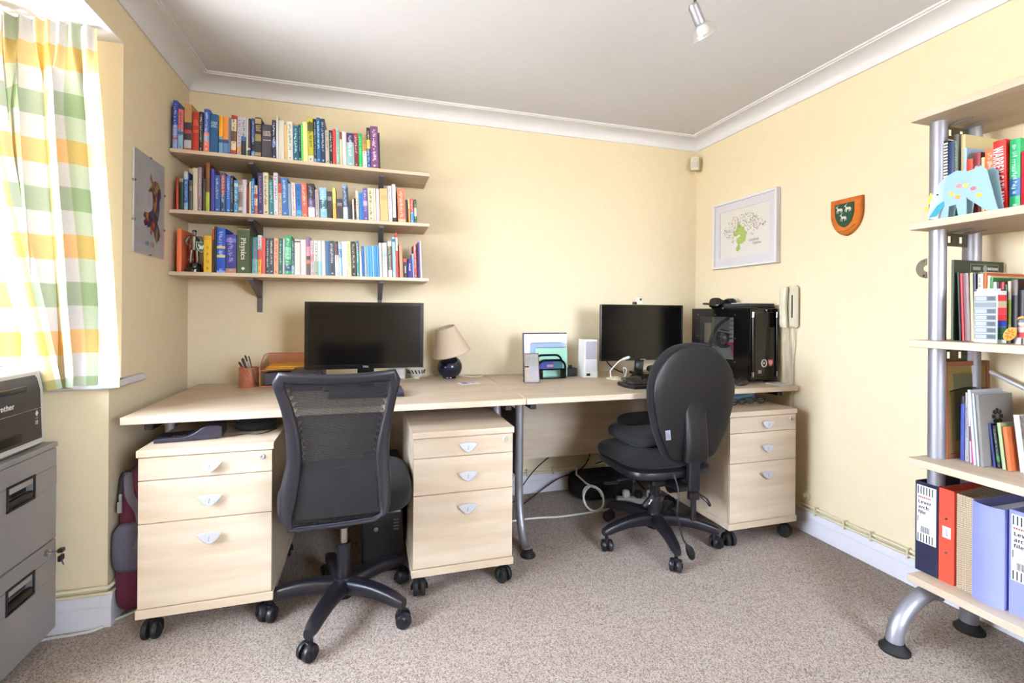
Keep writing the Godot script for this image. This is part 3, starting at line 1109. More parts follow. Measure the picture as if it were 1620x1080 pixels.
func curtain():
	# woven check: warp stripes white, yellow, white, sage; weft bands white, orange, white, green
	var n := 128
	var img := Image.create(n, n, false, Image.FORMAT_RGB8)
	var warp := [Color(0.95, 0.945, 0.94), Color(0.98, 0.86, 0.56), Color(0.95, 0.945, 0.94), Color(0.69, 0.75, 0.60)]
	var weft := [Color(0.95, 0.945, 0.94), Color(0.98, 0.77, 0.46), Color(0.95, 0.945, 0.94), Color(0.68, 0.745, 0.61)]
	for y in n:
		for x in n:
			var a: Color = warp[x * 4 / n]
			var b: Color = weft[y * 4 / n]
			var c := Color(a.r * b.r, a.g * b.g, a.b * b.b).lerp(a.lerp(b, 0.5), 0.45)
			var g := 1.0 + rng.randf_range(-0.02, 0.015) + (0.012 if (x + y) % 2 == 0 else -0.012)
			img.set_pixel(x, y, Color(c.r * g, c.g * g, c.b * g) * 0.93)
	var cm := mat("curtain_cloth", Color.WHITE, 0.9)
	cm.albedo_texture = ImageTexture.create_from_image(img)
	cm.backlight_enabled = true
	cm.backlight = Color(0.3, 0.29, 0.27)
	var o := thing("curtain", "check curtain in white, yellow, orange and sage at the bay window", "curtain")
	var drop := func(u: float, v: float) -> Vector3:
		var x := lerpf(lerpf(-1.66, -0.947, u), lerpf(-1.60, -0.878, u), smoothstep(0.0, 1.0, v))
		var low := smoothstep(0.02, 0.28, v)
		var a1 := 0.011 * (1.0 - low) * sin(u * TAU * 19.0 + 0.8 * sin(u * 23.0))
		var ph := u * TAU * 6.2 + 0.5 * sin(u * 17.0) + 0.35 * v
		var a2 := low * (0.042 + 0.012 * sin(u * 9.0 + 1.0)) * (sin(ph) + 0.25 * sin(2.0 * ph + 0.6))
		var xs := low * 0.028 * sin(2.0 * ph)
		var hem := 0.006 * sin(u * 31.0) * v
		return Vector3(x + xs, lerpf(2.186, 0.886, v) + hem, lerpf(-2.105, -2.092, v) + a1 + a2 * (1.0 - 0.55 * smoothstep(0.75, 1.0, v)))
	var d := MB.new()
	d.grid(230, 46, drop, Vector2(4.3, 3.85))
	part("drop", d, cm, o, Transform3D.IDENTITY, 80.0)
	# the leading edge swept across in front, showing its pale back
	var fold := func(u: float, v: float) -> Vector3:
		var xl := lerpf(-1.33, -1.085, pow(v, 1.25))
		var xr := lerpf(-1.175, -1.018, pow(v, 1.35)) - 0.03 * sin(v * PI) * (1.0 - v)
		var x := lerpf(xl, xr, u)
		var bend := 0.022 * sin(u * PI) + 0.006 * sin(u * 9.0 + v * 3.0)
		return Vector3(x, lerpf(2.18, 0.888, v) - 0.012 * (1.0 - u) * v, lerpf(-2.035, -2.062, v) + bend * lerpf(1.0, 0.45, v))
	var e := MB.new()
	e.grid(24, 40, fold, Vector2(0.62, 3.85))
	part("leading_edge", e, cm, o, Transform3D.IDENTITY, 80.0)
	var rail := MB.new()
	rail.bar(Vector3(-1.7, 2.155, -2.15), Vector3(-0.96, 2.173, -2.128), 0.003)
	for x in [-1.6, -1.25, -1.0]:
		rail.bar(Vector3(x - 0.01, 2.17, -2.145), Vector3(x + 0.01, 2.1995, -2.132))
	single("curtain_rail", rail, M.gloss_white, "slim white curtain rail under the bay ceiling", "curtain rail")


func rucksack():
	var o := thing("rucksack", "maroon rucksack with a grey mesh pocket squeezed beside the drawer unit", "bag", Vector3(-0.835, 0.02, -2.3))
	var b := MB.new()
	b.blob(Vector3(0, 0.28, 0.005), Vector3(0.135, 0.5, 0.3), 0.5, 0.55, 32, 24)
	b.blob(Vector3(-0.005, 0.13, 0.05), Vector3(0.13, 0.26, 0.26), 0.5, 0.6, 28, 16)
	part("main_compartment", b, plain("541a33", 0.85), o)
	var f := MB.new()
	f.blob(Vector3(-0.004, 0.255, 0.158), Vector3(0.122, 0.18, 0.07), 0.55, 0.7, 24, 16)
	part("mesh_pocket", f, plain("5c5a6b", 0.9), o)
	var g := MB.new()
	g.blob(Vector3(-0.042, 0.46, 0.105), Vector3(0.045, 0.13, 0.06), 0.7, 0.8, 20, 12)
	part("lid_panel", g, plain("2a2733", 0.85), o)
	var s := MB.new()
	s.tube(smooth_path([Vector3(-0.035, 0.52, 0.115), Vector3(-0.01, 0.45, 0.165), Vector3(0.02, 0.39, 0.168), Vector3(0.035, 0.33, 0.185)]), 0.014, 8, true, 0.3)
	s.tube(smooth_path([Vector3(0.052, 0.45, 0.13), Vector3(0.04, 0.38, 0.165), Vector3(0.03, 0.3, 0.19), Vector3(0.02, 0.26, 0.195)]), 0.012, 8, true, 0.3)
	part("strap", s, plain("6a6573", 0.85), o)
	var z := MB.new()
	z.bar(Vector3(-0.047, 0.425, 0.155), Vector3(-0.037, 0.455, 0.162), 0.002)
	z.bar(Vector3(-0.052, 0.385, 0.158), Vector3(-0.036, 0.427, 0.163), 0.002)
	part("zip_pull", z, plain("b5b3b8", 0.4, 0.5), o)
	var bk := MB.new()
	bk.bar(Vector3(0.008, 0.325, 0.19), Vector3(0.045, 0.355, 0.202), 0.003)
	part("buckle", bk, plain("4c4a58", 0.5), o)


# ---------- tall shelving unit ----------
const UY := [1.884, 1.496, 1.076, 0.653, 0.233]
const UX := 1.873


func build_shelving_unit():
	var u := thing("shelving_unit", "tall maple shelving unit on silver tubular posts against the wall", "shelving unit", Vector3(2.06, 0, -0.65), PI / 2)
	# local x runs towards the back wall, local z towards the side wall
	var x1 := 0.6
	var x0 := -0.55
	var zf := UX - 2.06
	var zb := 2.25 - 2.06
	for k in 5:
		var b := MB.new()
		b.bar(Vector3(x0, UY[k] - 0.026, zf), Vector3(x1, UY[k], zb), 0.0015)
		part("shelf", b, M.maple, u)
	for ex in [x1 - 0.0335, x0 + 0.0335]:
		var fz := 1.965 - 2.06
		var leg := MB.new()
		leg.rod(Vector3(ex, 0.15, fz), Vector3(ex, UY[0] - 0.0265, fz), 0.0252, 22)
		part("front_post", leg, M.silver, u)
		var ft := MB.new()
		# quarter sweep: leaves the post below the shelf and reaches the floor upright
		var fp := []
		for i in 12:
			var a := i / 11.0 * PI / 2
			fp.append(Vector3(ex, 0.03 + 0.147 * cos(a), fz - 0.2 * sin(a)))
		ft.tube(fp, 0.0265, 20)
		var fo := part("curved_foot", ft, M.silver, u)
		var pad := MB.new()
		pad.lathe([Vector2(0, 0), Vector2(0.046, 0), Vector2(0.046, 0.007), Vector2(0.03, 0.024), Vector2(0.029, 0.032), Vector2(0, 0.032)], 28, Vector3(ex, 0, fz - 0.2))
		part("foot_pad", pad, M.rubber, fo)
		var bp := MB.new()
		bp.rod(Vector3(ex, 0.03, 2.145 - 2.06), Vector3(ex, UY[0] - 0.0265, 2.145 - 2.06), 0.0275, 20)
		var bo := part("back_post", bp, M.silver, u)
		var pad2 := MB.new()
		pad2.lathe([Vector2(0, 0), Vector2(0.046, 0), Vector2(0.046, 0.007), Vector2(0.03, 0.024), Vector2(0.029, 0.032), Vector2(0, 0.032)], 28, Vector3(ex, 0, 2.145 - 2.06))
		part("foot_pad", pad2, M.rubber, bo)
		# punched plate between the posts below each shelf
		for k in 4:
			var pl := MB.new()
			var y := UY[k] as float
			var ya := y - 0.08
			var yb := y - 0.034
			var za := fz + 0.027
			var zc := 0.085 - 0.027
			var cuts := [za, za + 0.022, za + 0.042, za + 0.082, za + 0.102, zc]
			pl.bar(Vector3(ex - 0.002, ya, za), Vector3(ex + 0.002, ya + 0.012, zc))
			pl.bar(Vector3(ex - 0.002, yb - 0.01, za), Vector3(ex + 0.002, yb, zc))
			for q in [[0, 1], [2, 3], [4, 5]]:
				pl.bar(Vector3(ex - 0.002, ya + 0.012, cuts[q[0]]), Vector3(ex + 0.002, yb - 0.01, cuts[q[1]]))
			part("side_plate", pl, plain("5d5a48", 0.4, 0.5), u)
			var sg := -1.0 if ex > 0 else 1.0
			for z in [za + 0.02, za + 0.1]:
				var arm := MB.new()
				arm.tube([Vector3(ex, y - 0.034, z), Vector3(ex + sg * 0.035, y - 0.0325, z), Vector3(ex + sg * 0.075, y - 0.03, z)], [0.006, 0.005, 0.003], 8, true, 0.6)
				part("shelf_arm", arm, M.silver, u)
	var st := MB.new()
	st.rod(Vector3(0.62, 0.99, 0.155), Vector3(0.05, 0.72, 0.155), 0.008, 8)
	part("diagonal_brace", st, plain("cfcfcc", 0.35, 0.4), u)
	unit_files()
	unit_books()
	unit_toys()


func stand_book(called: String, label: String, shelf: int, z0: float, w: float, h: float, d: float, xs: float, main: String, bands: Array, ink: String, style: int, lean := 0.0, cat := "book", group := "") -> Node3D:
	var o := thing(called, label, cat, Vector3(xs, UY[shelf] + 0.0005, z0), -PI / 2, group)
	o.rotation.z = deg_to_rad(lean)
	book_parts(o, w, h, d, spine_cell(Color(main), bands, Color(ink), style), true)
	return o


func lever_label(o: Node3D, w: float, h: float):
	# printed card on the spine of a lever arch file
	var c := MB.new()
	c.bar(Vector3(0.006, h * 0.33, 0.0012), Vector3(w - 0.006, h - 0.012, 0.002))
	var card := part("spine_label", c, M.paper, o)
	for k in 6:
		for y in [h - 0.044, h * 0.33 + 0.003]:
			var bars := MB.new()
			bars.bar(Vector3(0.0095 + k * (w - 0.023) / 5.6, y, 0.002), Vector3(0.0125 + k * (w - 0.023) / 5.6, y + 0.028, 0.0025))
			part("printed_bar", bars, M.ink, card)
	var code := MB.new()
	code.bar(Vector3(0.009, h * 0.55, 0.002), Vector3(0.011, h * 0.62, 0.0025))
	for k in 9:
		code.bar(Vector3(0.02 + k * 0.0032, h * 0.44, 0.002), Vector3(0.0215 + k * 0.0032, h * 0.51, 0.0025))
	part("barcode", code, M.ink, card)
	var lines := ["Lever", "arch", "file"]
	for k in 3:
		words(card, lines[k], 0.0115, M.ink, at_pos([0.028, 0.0245, 0.0205][k] * w / 0.065, h - 0.072 - k * 0.0185, 0.0026), true)
	var red := MB.new()
	for k in 7:
		red.bar(Vector3(0.011 + k * 0.006, h - 0.0575, 0.002), Vector3(0.0155 + k * 0.006, h - 0.0515, 0.0025))
	part("printed_strip", red, plain("b8705c", 0.6), card)


func unit_files():
	var y := UY[4] as float
	var h := 0.325
	var specs := [
		["navy lever arch file with a white spine label", -1.2665, 0.0745, "22253f", 0.285],
		["pale violet lever arch file with a white spine label", -0.996, 0.078, "989de6", 0.285],
	]
	for s in specs:
		var o := thing("lever_arch_file", s[0], "file", Vector3(1.938, y + 0.0005, s[1]), -PI / 2, "files on the bottom shelf of the tall unit")
		file_body(o, s[2], h, s[4], s[3], s[1] > -1.2)
		lever_label(o, s[2], h)
	var r := thing("ring_binder", "orange-red ring binder with a small white spine label", "file", Vector3(1.938, y + 0.0005, -1.1905), -PI / 2, "files on the bottom shelf of the tall unit")
	file_body(r, 0.047, h, 0.27, "d8503c")
	var rl := MB.new()
	rl.bar(Vector3(0.012, h * 0.48, 0.001), Vector3(0.037, h * 0.6, 0.0022), 0.0005)
	var rlo := part("spine_label", rl, M.paper, r)
	words(rlo, "print", 0.008, plain("7a3a6a", 0.6), Transform3D(Basis(Vector3(0, 0, 1), PI / 2), Vector3(0.0245, h * 0.54, 0.0026)))
	var rv := MB.new()
	for q in [0.32, 0.68]:
		rv.t = turned(Vector3(1, 0, 0), 90, Vector3(0.024, h * q, 0.0005))
		rv.lathe([Vector2(0.005, 0), Vector2(0.004, 0.002), Vector2(0, 0.0026)], 14)
	rv.t = Transform3D.IDENTITY
	part("rivet", rv, M.chrome, r)
	# patterned box file
	var pb := thing("magazine_file", "cream and brown patterned open-topped magazine file", "file", Vector3(1.945, y + 0.0005, -1.1405), -PI / 2, "files on the bottom shelf of the tall unit")
	var img := Image.create(128, 512, false, Image.FORMAT_RGB8)
	img.fill(Color(0.86, 0.80, 0.68))
	for row in 34:
		for col in 8:
			var cx := col * 16 + (8 if row % 2 else 0)
			for a in 20:
				var q := Vector2(cx + 6.0 * cos(a * TAU / 20.0), row * 15 + 7 + 6.0 * sin(a * TAU / 20.0))
				img.fill_rect(Rect2i(posmod(int(q.x), 127), clampi(int(q.y), 0, 509), 2, 3), Color(0.44, 0.32, 0.23))
			img.fill_rect(Rect2i(posmod(cx - 1, 127), mini(row * 15 + 6, 509), 2, 2), Color(0.62, 0.45, 0.32))
	var pm := mat("patterned_paper", Color.WHITE, 0.7)
	pm.albedo_texture = ImageTexture.create_from_image(img)
	var f := MB.new()
	f.quad_uv(Vector3(0, 0, 0), Vector3(0.048, 0, 0), Vector3(0.048, 0.32, 0), Vector3(0, 0.32, 0), Rect2(0, 0, 0.7, 1))
	f.quad_uv(Vector3(0.048, 0, 0), Vector3(0.048, 0, -0.25), Vector3(0.048, 0.34, -0.25), Vector3(0.048, 0.32, 0), Rect2(0, 0, 2.0, 1))
	f.quad_uv(Vector3(0, 0, -0.25), Vector3(0, 0, 0), Vector3(0, 0.32, 0), Vector3(0, 0.34, -0.25), Rect2(0, 0, 2.0, 1))
	f.quad_uv(Vector3(0.048, 0, -0.25), Vector3(0, 0, -0.25), Vector3(0, 0.34, -0.25), Vector3(0.048, 0.34, -0.25), Rect2(0, 0, 0.7, 1))
	part("patterned_sleeve", f, pm, pb)
	var inside := MB.new()
	inside.bar(Vector3(0.0015, 0.0, -0.2485), Vector3(0.0465, 0.3, -0.0015))
	part("paper_filling", inside, plain("8a8074", 0.9), pb)
	var lv := thing("ring_binder", "pale violet curved-spine folder without a label", "file", Vector3(1.93, y + 0.0005, -1.088), -PI / 2, "files on the bottom shelf of the tall unit")
	var cv := MB.new()
	var poly := []
	for i in 9:
		var q := i / 8.0
		poly.append(Vector2(0.085 * q, 0.012 * sin(q * PI)))
	poly.append_array([Vector2(0.085, -0.28), Vector2(0.082, -0.28), Vector2(0.082, -0.003)])
	for i in range(7, 0, -1):
		var q := i / 8.0
		poly.append(Vector2(0.003 + 0.079 * q, -0.003 + 0.012 * sin(q * PI)))
	poly.append_array([Vector2(0.003, -0.003), Vector2(0.003, -0.28), Vector2(0, -0.28)])
	cv.t = turned(Vector3(1, 0, 0), -90)
	var fl := PackedVector2Array()
	for q in poly:
		fl.append(Vector2(q.x, -q.y))
	cv.slab(fl, 0.0, 0.318)
	part("cover", cv, plain("989de6", 0.32), lv)
	var pg := MB.new()
	pg.bar(Vector3(0.006, 0.004, -0.27), Vector3(0.06, 0.29, -0.02))
	part("page_block", pg, M.paper, lv)


func file_body(o: Node3D, w: float, h: float, d: float, hex: String, full := true):
	var m := plain(hex, 0.38)
	var c := MB.new()
	c.bar(Vector3(0, 0, -d), Vector3(0.003, h, 0), 0.001)
	c.bar(Vector3(w - 0.003, 0, -d), Vector3(w, h, 0), 0.001)
	c.bar(Vector3(0.0, 0, -0.003), Vector3(w, h, 0.0008), 0.001)
	part("cover", c, m, o)
	if full:
		var p := MB.new()
		p.bar(Vector3(0.006, 0.008, -d + 0.03), Vector3(w * 0.62, h - 0.03, -0.03))
		part("page_block", p, M.paper, o)


func unit_books():
	var g2 := "books on the second shelf of the tall unit"
	var t := "on the shelf with the paper animal"
	var nb := stand_book("spiral_notebook", "black notebook with white spiral binding beside the silver post", 1, -1.196, 0.016, 0.285, 0.2, 1.955, "15151a", [], "e8e8e8", 0, 0.0, "notebook", g2)
	var sp := MB.new()
	for k in 26:
		sp.bar(Vector3(0.004, 0.008 + k * 0.0105, 0.001), Vector3(0.0155, 0.0135 + k * 0.0105, 0.004))
	part("spiral", sp, M.white_ink, nb)
	stand_book("book", "navy book %s, beside the spiral notebook" % t, 1, -1.179, 0.018, 0.277, 0.19, 1.955, "243a66", [0.0, 1.0, "243a66"], "8090b8", 0, 0.0, "book", g2)
	stand_book("book", "tall grey book with a teal lower half %s" % t, 1, -1.16, 0.013, 0.295, 0.2, 1.95, "57544e", [0.45, 1.0, "147a70"], "6cc0a8", 1, 0.0, "book", g2)
	stand_book("folder", "large cream card folder standing behind small red books", 1, -1.145, 0.012, 0.29, 0.27, 1.96, "c8b888", [], "c8b888", 0, 0.0, "folder", g2)
	stand_book("book", "thin pale blue book %s" % t, 1, -1.132, 0.009, 0.24, 0.17, 1.95, "a8c4dc", [], "e8eef4", 0, 0.0, "book", g2)
	stand_book("book", "small scarlet book %s" % t, 1, -1.122, 0.017, 0.198, 0.13, 1.95, "c83a28", [], "f0d8c8", 2, 0.0, "book", g2)
	var gl := stand_book("book", "maroon book lettered GULAG %s" % t, 1, -1.104, 0.02, 0.213, 0.14, 1.95, "7c2430", [], "e8d8d0", 0, 0.0, "book", g2)
	var down := Basis(Vector3(0, 0, 1), -PI / 2)
	words(gl, "GULAG", 0.008, M.white_ink, Transform3D(down, Vector3(0.01, 0.15, 0.0015)), true)
	stand_book("book", "slim cream book %s" % t, 1, -1.082, 0.009, 0.192, 0.13, 1.95, "e0c49c", [], "b89468", 0, 0.0, "book", g2)
	stand_book("book", "pale orange lettered book %s" % t, 1, -1.072, 0.027, 0.217, 0.15, 1.95, "e4764c", [], "f4d0b8", 1, 0.0, "book", g2)
	var wg := stand_book("book", "red and black book lettered in tall white capitals", 1, -1.044, 0.032, 0.232, 0.16, 1.945, "c41e18", [], "f0e8e0", 0, 1.0, "book", g2)
	words(wg, "WARREN GATLAND", 0.0185, M.white_ink, Transform3D(down * Basis.from_scale(Vector3(0.78, 1.35, 1.0)), Vector3(0.0135, 0.118, 0.0015)), true)
	stand_book("book", "bright green book with a blue picture %s" % t, 1, -1.008, 0.026, 0.225, 0.16, 1.95, "18a060", [0.55, 0.8, "1c5c94"], "c8ecd8", 1, 0.0, "book", g2)
	stand_book("book", "crimson book beside the bright green book", 1, -0.98, 0.024, 0.18, 0.13, 1.95, "b01c30", [], "f0c8c0", 0, 0.0, "book", g2)
	var g3 := "books on the third shelf of the tall unit"
	var fd := stand_book("folder", "large dark green folder with a boxed badge behind the books", 2, -1.186, 0.008, 0.285, 0.265, 1.985, "2c3a26", [], "2c3a26", 0, 0.0, "folder", g3)
	var fb := MB.new()
	fb.t = Transform3D(Basis(Vector3.UP, PI / 2), Vector3(0.0082, 0.258, -0.16))
	for q in [[-0.075, 0.014, 0.075, 0.0155], [-0.075, -0.0155, 0.075, -0.014], [-0.075, -0.0155, -0.0735, 0.0155], [0.0735, -0.0155, 0.075, 0.0155], [-0.062, -0.006, -0.022, 0.006]]:
		fb.bar(Vector3(q[0], q[1], 0), Vector3(q[2], q[3], 0.0006))
	fb.t = Transform3D(Basis(Vector3(0, 0, 1), -PI / 2), Vector3(0.0082, 0.258, -0.163))
	fb.lathe([Vector2(0.012, 0), Vector2(0.012, 0.0008), Vector2(0, 0.0008)], 18)
	part("badge", fb, plain("9aa890", 0.5), fd)
	words(fd, "NATIONS", 0.009, M.white_ink, Transform3D(Basis(Vector3.UP, PI / 2), Vector3(0.0086, 0.258, -0.205)), true)
	var third := [
		["slim black book leaning on the dark green folder", 0.008, 0.24, 0.19, "17151a", [], 0, 2.0],
		["slim red book beside the slim black book", 0.008, 0.235, 0.19, "c8343c", [], 0, 2.0],
		["mauve grey book beside the slim red book", 0.016, 0.235, 0.19, "8c7474", [], 0, 2.0],
		["tall cream book beside the mauve grey book", 0.009, 0.235, 0.18, "d8cc9c", [], 0, 1.5],
		["slim navy book beside the tall cream book", 0.006, 0.232, 0.18, "2c2c58", [], 0, 1.2],
		["white magazine speckled with print beside the card tower", 0.015, 0.236, 0.2, "dcdcc8", [0.0, 0.03, "54604c"], 1, 0.0],
		["wide orange book behind the card tower", 0.009, 0.232, 0.24, "c85c2c", [0.6, 1.0, "1c6c70"], 0, 0.0],
		["pale cream book behind the card tower", 0.008, 0.222, 0.2, "d8d4a8", [], 0, 0.0],
		["green book behind the card tower", 0.006, 0.215, 0.22, "28783c", [], 0, 0.0],
		["white paperback behind the card tower", 0.009, 0.2, 0.14, "dcdad0", [], 1, 0.0],
		["dark slim book behind the card tower", 0.005, 0.2, 0.14, "26302c", [], 0, 0.0],
		["dark red paperback behind the card tower", 0.013, 0.198, 0.15, "94202c", [], 0, 0.0],
		["teal paperback behind the card tower", 0.006, 0.19, 0.14, "1c6048", [], 0, 0.0],
		["white and yellow paperback behind the card tower", 0.008, 0.2, 0.14, "d8d4b8", [0.3, 0.7, "a8b83c"], 0, 0.0],
		["grey-topped paperback behind the toy soldier", 0.016, 0.205, 0.17, "6c6058", [0.25, 1.0, "1c1c22"], 0, 0.0],
		["black paperback behind the toy soldier", 0.016, 0.17, 0.15, "14161a", [0.6, 0.8, "7c3020"], 0, 0.0],
		["emerald paperback behind the toy soldier", 0.009, 0.178, 0.14, "1c7848", [0.6, 0.72, "a8482c"], 0, 0.0],
		["black slim paperback beside the emerald one", 0.012, 0.16, 0.13, "16181c", [], 0, 0.0],
	]
	var z := -1.165
	for q in third:
		stand_book("book", q[0], 2, z, q[1], q[2], q[3], 1.99, q[4], q[5], "7c7c74", q[6], q[7], "book", g3)
		z += q[1] + 0.0012
	var op := stand_book("book", "pink book lettered Optics leaning beside the toy soldier", 2, z + 0.024, 0.022, 0.232, 0.16, 1.975, "d0508c", [], "5c2048", 0, 5.5, "book", g3)
	words(op, "Optics", 0.009, plain("6c2450", 0.6), Transform3D(down, Vector3(0.011, 0.18, 0.0015)))
	stand_book("book", "white paperback leaning on the pink book", 2, z + 0.048, 0.016, 0.205, 0.14, 1.975, "dedad6", [], "a0a0a0", 0, 5.5, "book", g3)
	var g4 := "notebooks on the fourth shelf of the tall unit"
	var fourth := [
		["notebook", "blue notebook with a dark head against the picture back", 0.012, 0.225, 0.13, "4454a8", [0.0, 0.12, "1c1c28"], 0, 0.0, 2.02],
		["notebook", "slim cream notebook beside the blue notebook", 0.006, 0.24, 0.14, "c8c4b4", [], 0, 0.0, 2.02],
		["magazine", "grey magazine with rounded white spine", 0.01, 0.205, 0.14, "b0acb4", [], 1, 1.0, 2.01],
		["magazine", "white magazine beside the pink booklet", 0.008, 0.252, 0.17, "dcdcdc", [0.5, 0.7, "4c4c54"], 0, 2.0, 2.01],
		["booklet", "small magenta booklet between white magazines", 0.009, 0.15, 0.11, "c83c8c", [], 0, 2.0, 2.0],
		["notebook", "white spiral-edged notebook beside the magenta booklet", 0.008, 0.245, 0.17, "d8dce4", [], 0, 4.0, 1.99],
		["notebook", "second white notebook behind the grey sunburst one", 0.007, 0.245, 0.17, "c8cedc", [], 0, 4.0, 1.99],
	]
	z = -1.176
	for q in fourth:
		stand_book(q[0], q[1], 3, z, q[2], q[3], q[4], q[9], q[5], q[6], "6c6c78", q[7], q[8], q[0], g4)
		z += q[2] + 0.0022
	var sun := stand_book("notebook", "grey notebook with a dark sunburst on its cover", 3, z, 0.009, 0.242, 0.175, 1.99, "8c8884", [], "6c6c78", 0, 4.0, "notebook", g4)
	var ray := MB.new()
	ray.t = Transform3D(Basis(Vector3.UP, PI / 2), Vector3(0.0092, 0.165, -0.09))
	for k in 8:
		var a := k * TAU / 8.0
		var n := Vector2(cos(a), sin(a))
		var s := Vector2(-n.y, n.x)
		ray.slab(PackedVector2Array([n * 0.009, n * 0.013 + s * 0.0045, n * 0.026 + s * 0.0075, n * 0.029, n * 0.026 - s * 0.0075, n * 0.013 - s * 0.0045]), 0.0, 0.0006)
	part("sunburst_print", ray, M.ink, sun)
	z += 0.0125
	var small := [
		["book", "small navy book leaning in front of the sunburst notebook", 0.008, 0.145, 0.1, "28306c", [], 0, 6.0, 2.03],
		["book", "small black book with green and red marks", 0.01, 0.14, 0.1, "16181a", [0.7, 0.85, "2c6c38"], 1, 6.0, 2.03],
		["notebook", "pale green pocket notebook with a curled elastic", 0.01, 0.152, 0.1, "a8b888", [], 0, 6.0, 2.03],
		["notebook", "orange pocket notebook beside the pale green one", 0.011, 0.142, 0.1, "cc6c3c", [], 0, 6.0, 2.03],
	]
	for q in small:
		stand_book(q[0], q[1], 3, z, q[2], q[3], q[4], q[9], q[5], q[6], "88a890", q[7], q[8], q[0], g4)
		z += q[2] + 0.0035
	var dv := stand_book("picture_book", "white-spined slim case with a plant photograph on its cover", 3, z + 0.008, 0.014, 0.185, 0.14, 2.05, "e4e2e0", [], "b0b0b0", 0, 6.0, "book", g4)
	var im := Image.create(96, 128, false, Image.FORMAT_RGB8)
	im.fill(Color(0.56, 0.54, 0.52))
	var nz := FastNoiseLite.new()
	nz.seed = 3
	nz.frequency = 0.06
	for yy in 128:
		for xx in 96:
			var q := nz.get_noise_2d(xx, yy) * 0.5 + 0.5
			var c := Color(0.34, 0.34, 0.36).lerp(Color(0.80, 0.77, 0.72), q)
			if yy > 100:
				c = c.lerp(Color(0.35, 0.38, 0.5), 0.5)
			im.set_pixel(xx, yy, c)
	for k in 16:
		var p0 := Vector2(48 + rng.randf_range(-6, 6), 56)
		var dir := Vector2.from_angle(rng.randf_range(0.2, 2.9))
		for q in 40:
			var s := p0 + dir * q + Vector2(0, q * q * 0.012)
			if s.x > 1 and s.x < 94 and s.y > 1 and s.y < 126:
				im.fill_rect(Rect2i(int(s.x), int(s.y), 2, 1), Color(0.68, 0.63, 0.46))
	var dm := mat("plant_photograph", Color.WHITE, 0.25)
	dm.albedo_texture = ImageTexture.create_from_image(im)
	var dq := MB.new()
	dq.quad_uv(Vector3(0.0143, 0.002, -0.004), Vector3(0.0143, 0.002, -0.138), Vector3(0.0143, 0.183, -0.138), Vector3(0.0143, 0.183, -0.004), Rect2(0, 0, 1, 1))
	part("cover_photograph", dq, dm, dv)
	var bx := MB.new()
	bx.bar(Vector3(2.1, UY[3] + 0.001, -0.99), Vector3(2.24, UY[3] + 0.23, -0.8), 0.003)
	single("storage_box", bx, plain("b88a4c", 0.7), "tan cardboard box at the back of the fourth shelf", "box")
	# the back of a framed picture
	var fr := thing("framed_picture", "framed picture turned round to show its brown back and cord", "picture", Vector3(2.1, UY[3] + 0.001, -1.2))
	fr.rotation.x = -0.03
	var b1 := MB.new()
	for q in [[-0.125, 0.0, -0.108, 0.345], [0.098, 0.0, 0.115, 0.345], [-0.108, 0.0, 0.098, 0.017], [-0.108, 0.328, 0.098, 0.345]]:
		b1.bar(Vector3(q[0], q[1], -0.01), Vector3(q[2], q[3], 0.012), 0.001)
	part("frame", b1, plain("8a5232", 0.5), fr)
	var b2 := MB.new()
	b2.bar(Vector3(-0.108, 0.017, -0.006), Vector3(0.098, 0.328, 0.0075))
	part("backing_board", b2, plain("8a7440", 0.75), fr)
	var b3 := MB.new()
	b3.bar(Vector3(-0.075, 0.06, 0.0075), Vector3(0.055, 0.3, 0.0085))
	part("backing_patch", b3, plain("5c5a3c", 0.8), fr)
	var b4 := MB.new()
	b4.tube(smooth_path([Vector3(-0.102, 0.238, 0.013), Vector3(-0.05, 0.246, 0.013), Vector3(0.0, 0.25, 0.013), Vector3(0.09, 0.243, 0.013)]), 0.002, 6)
	part("hanging_cord", b4, M.black, fr)


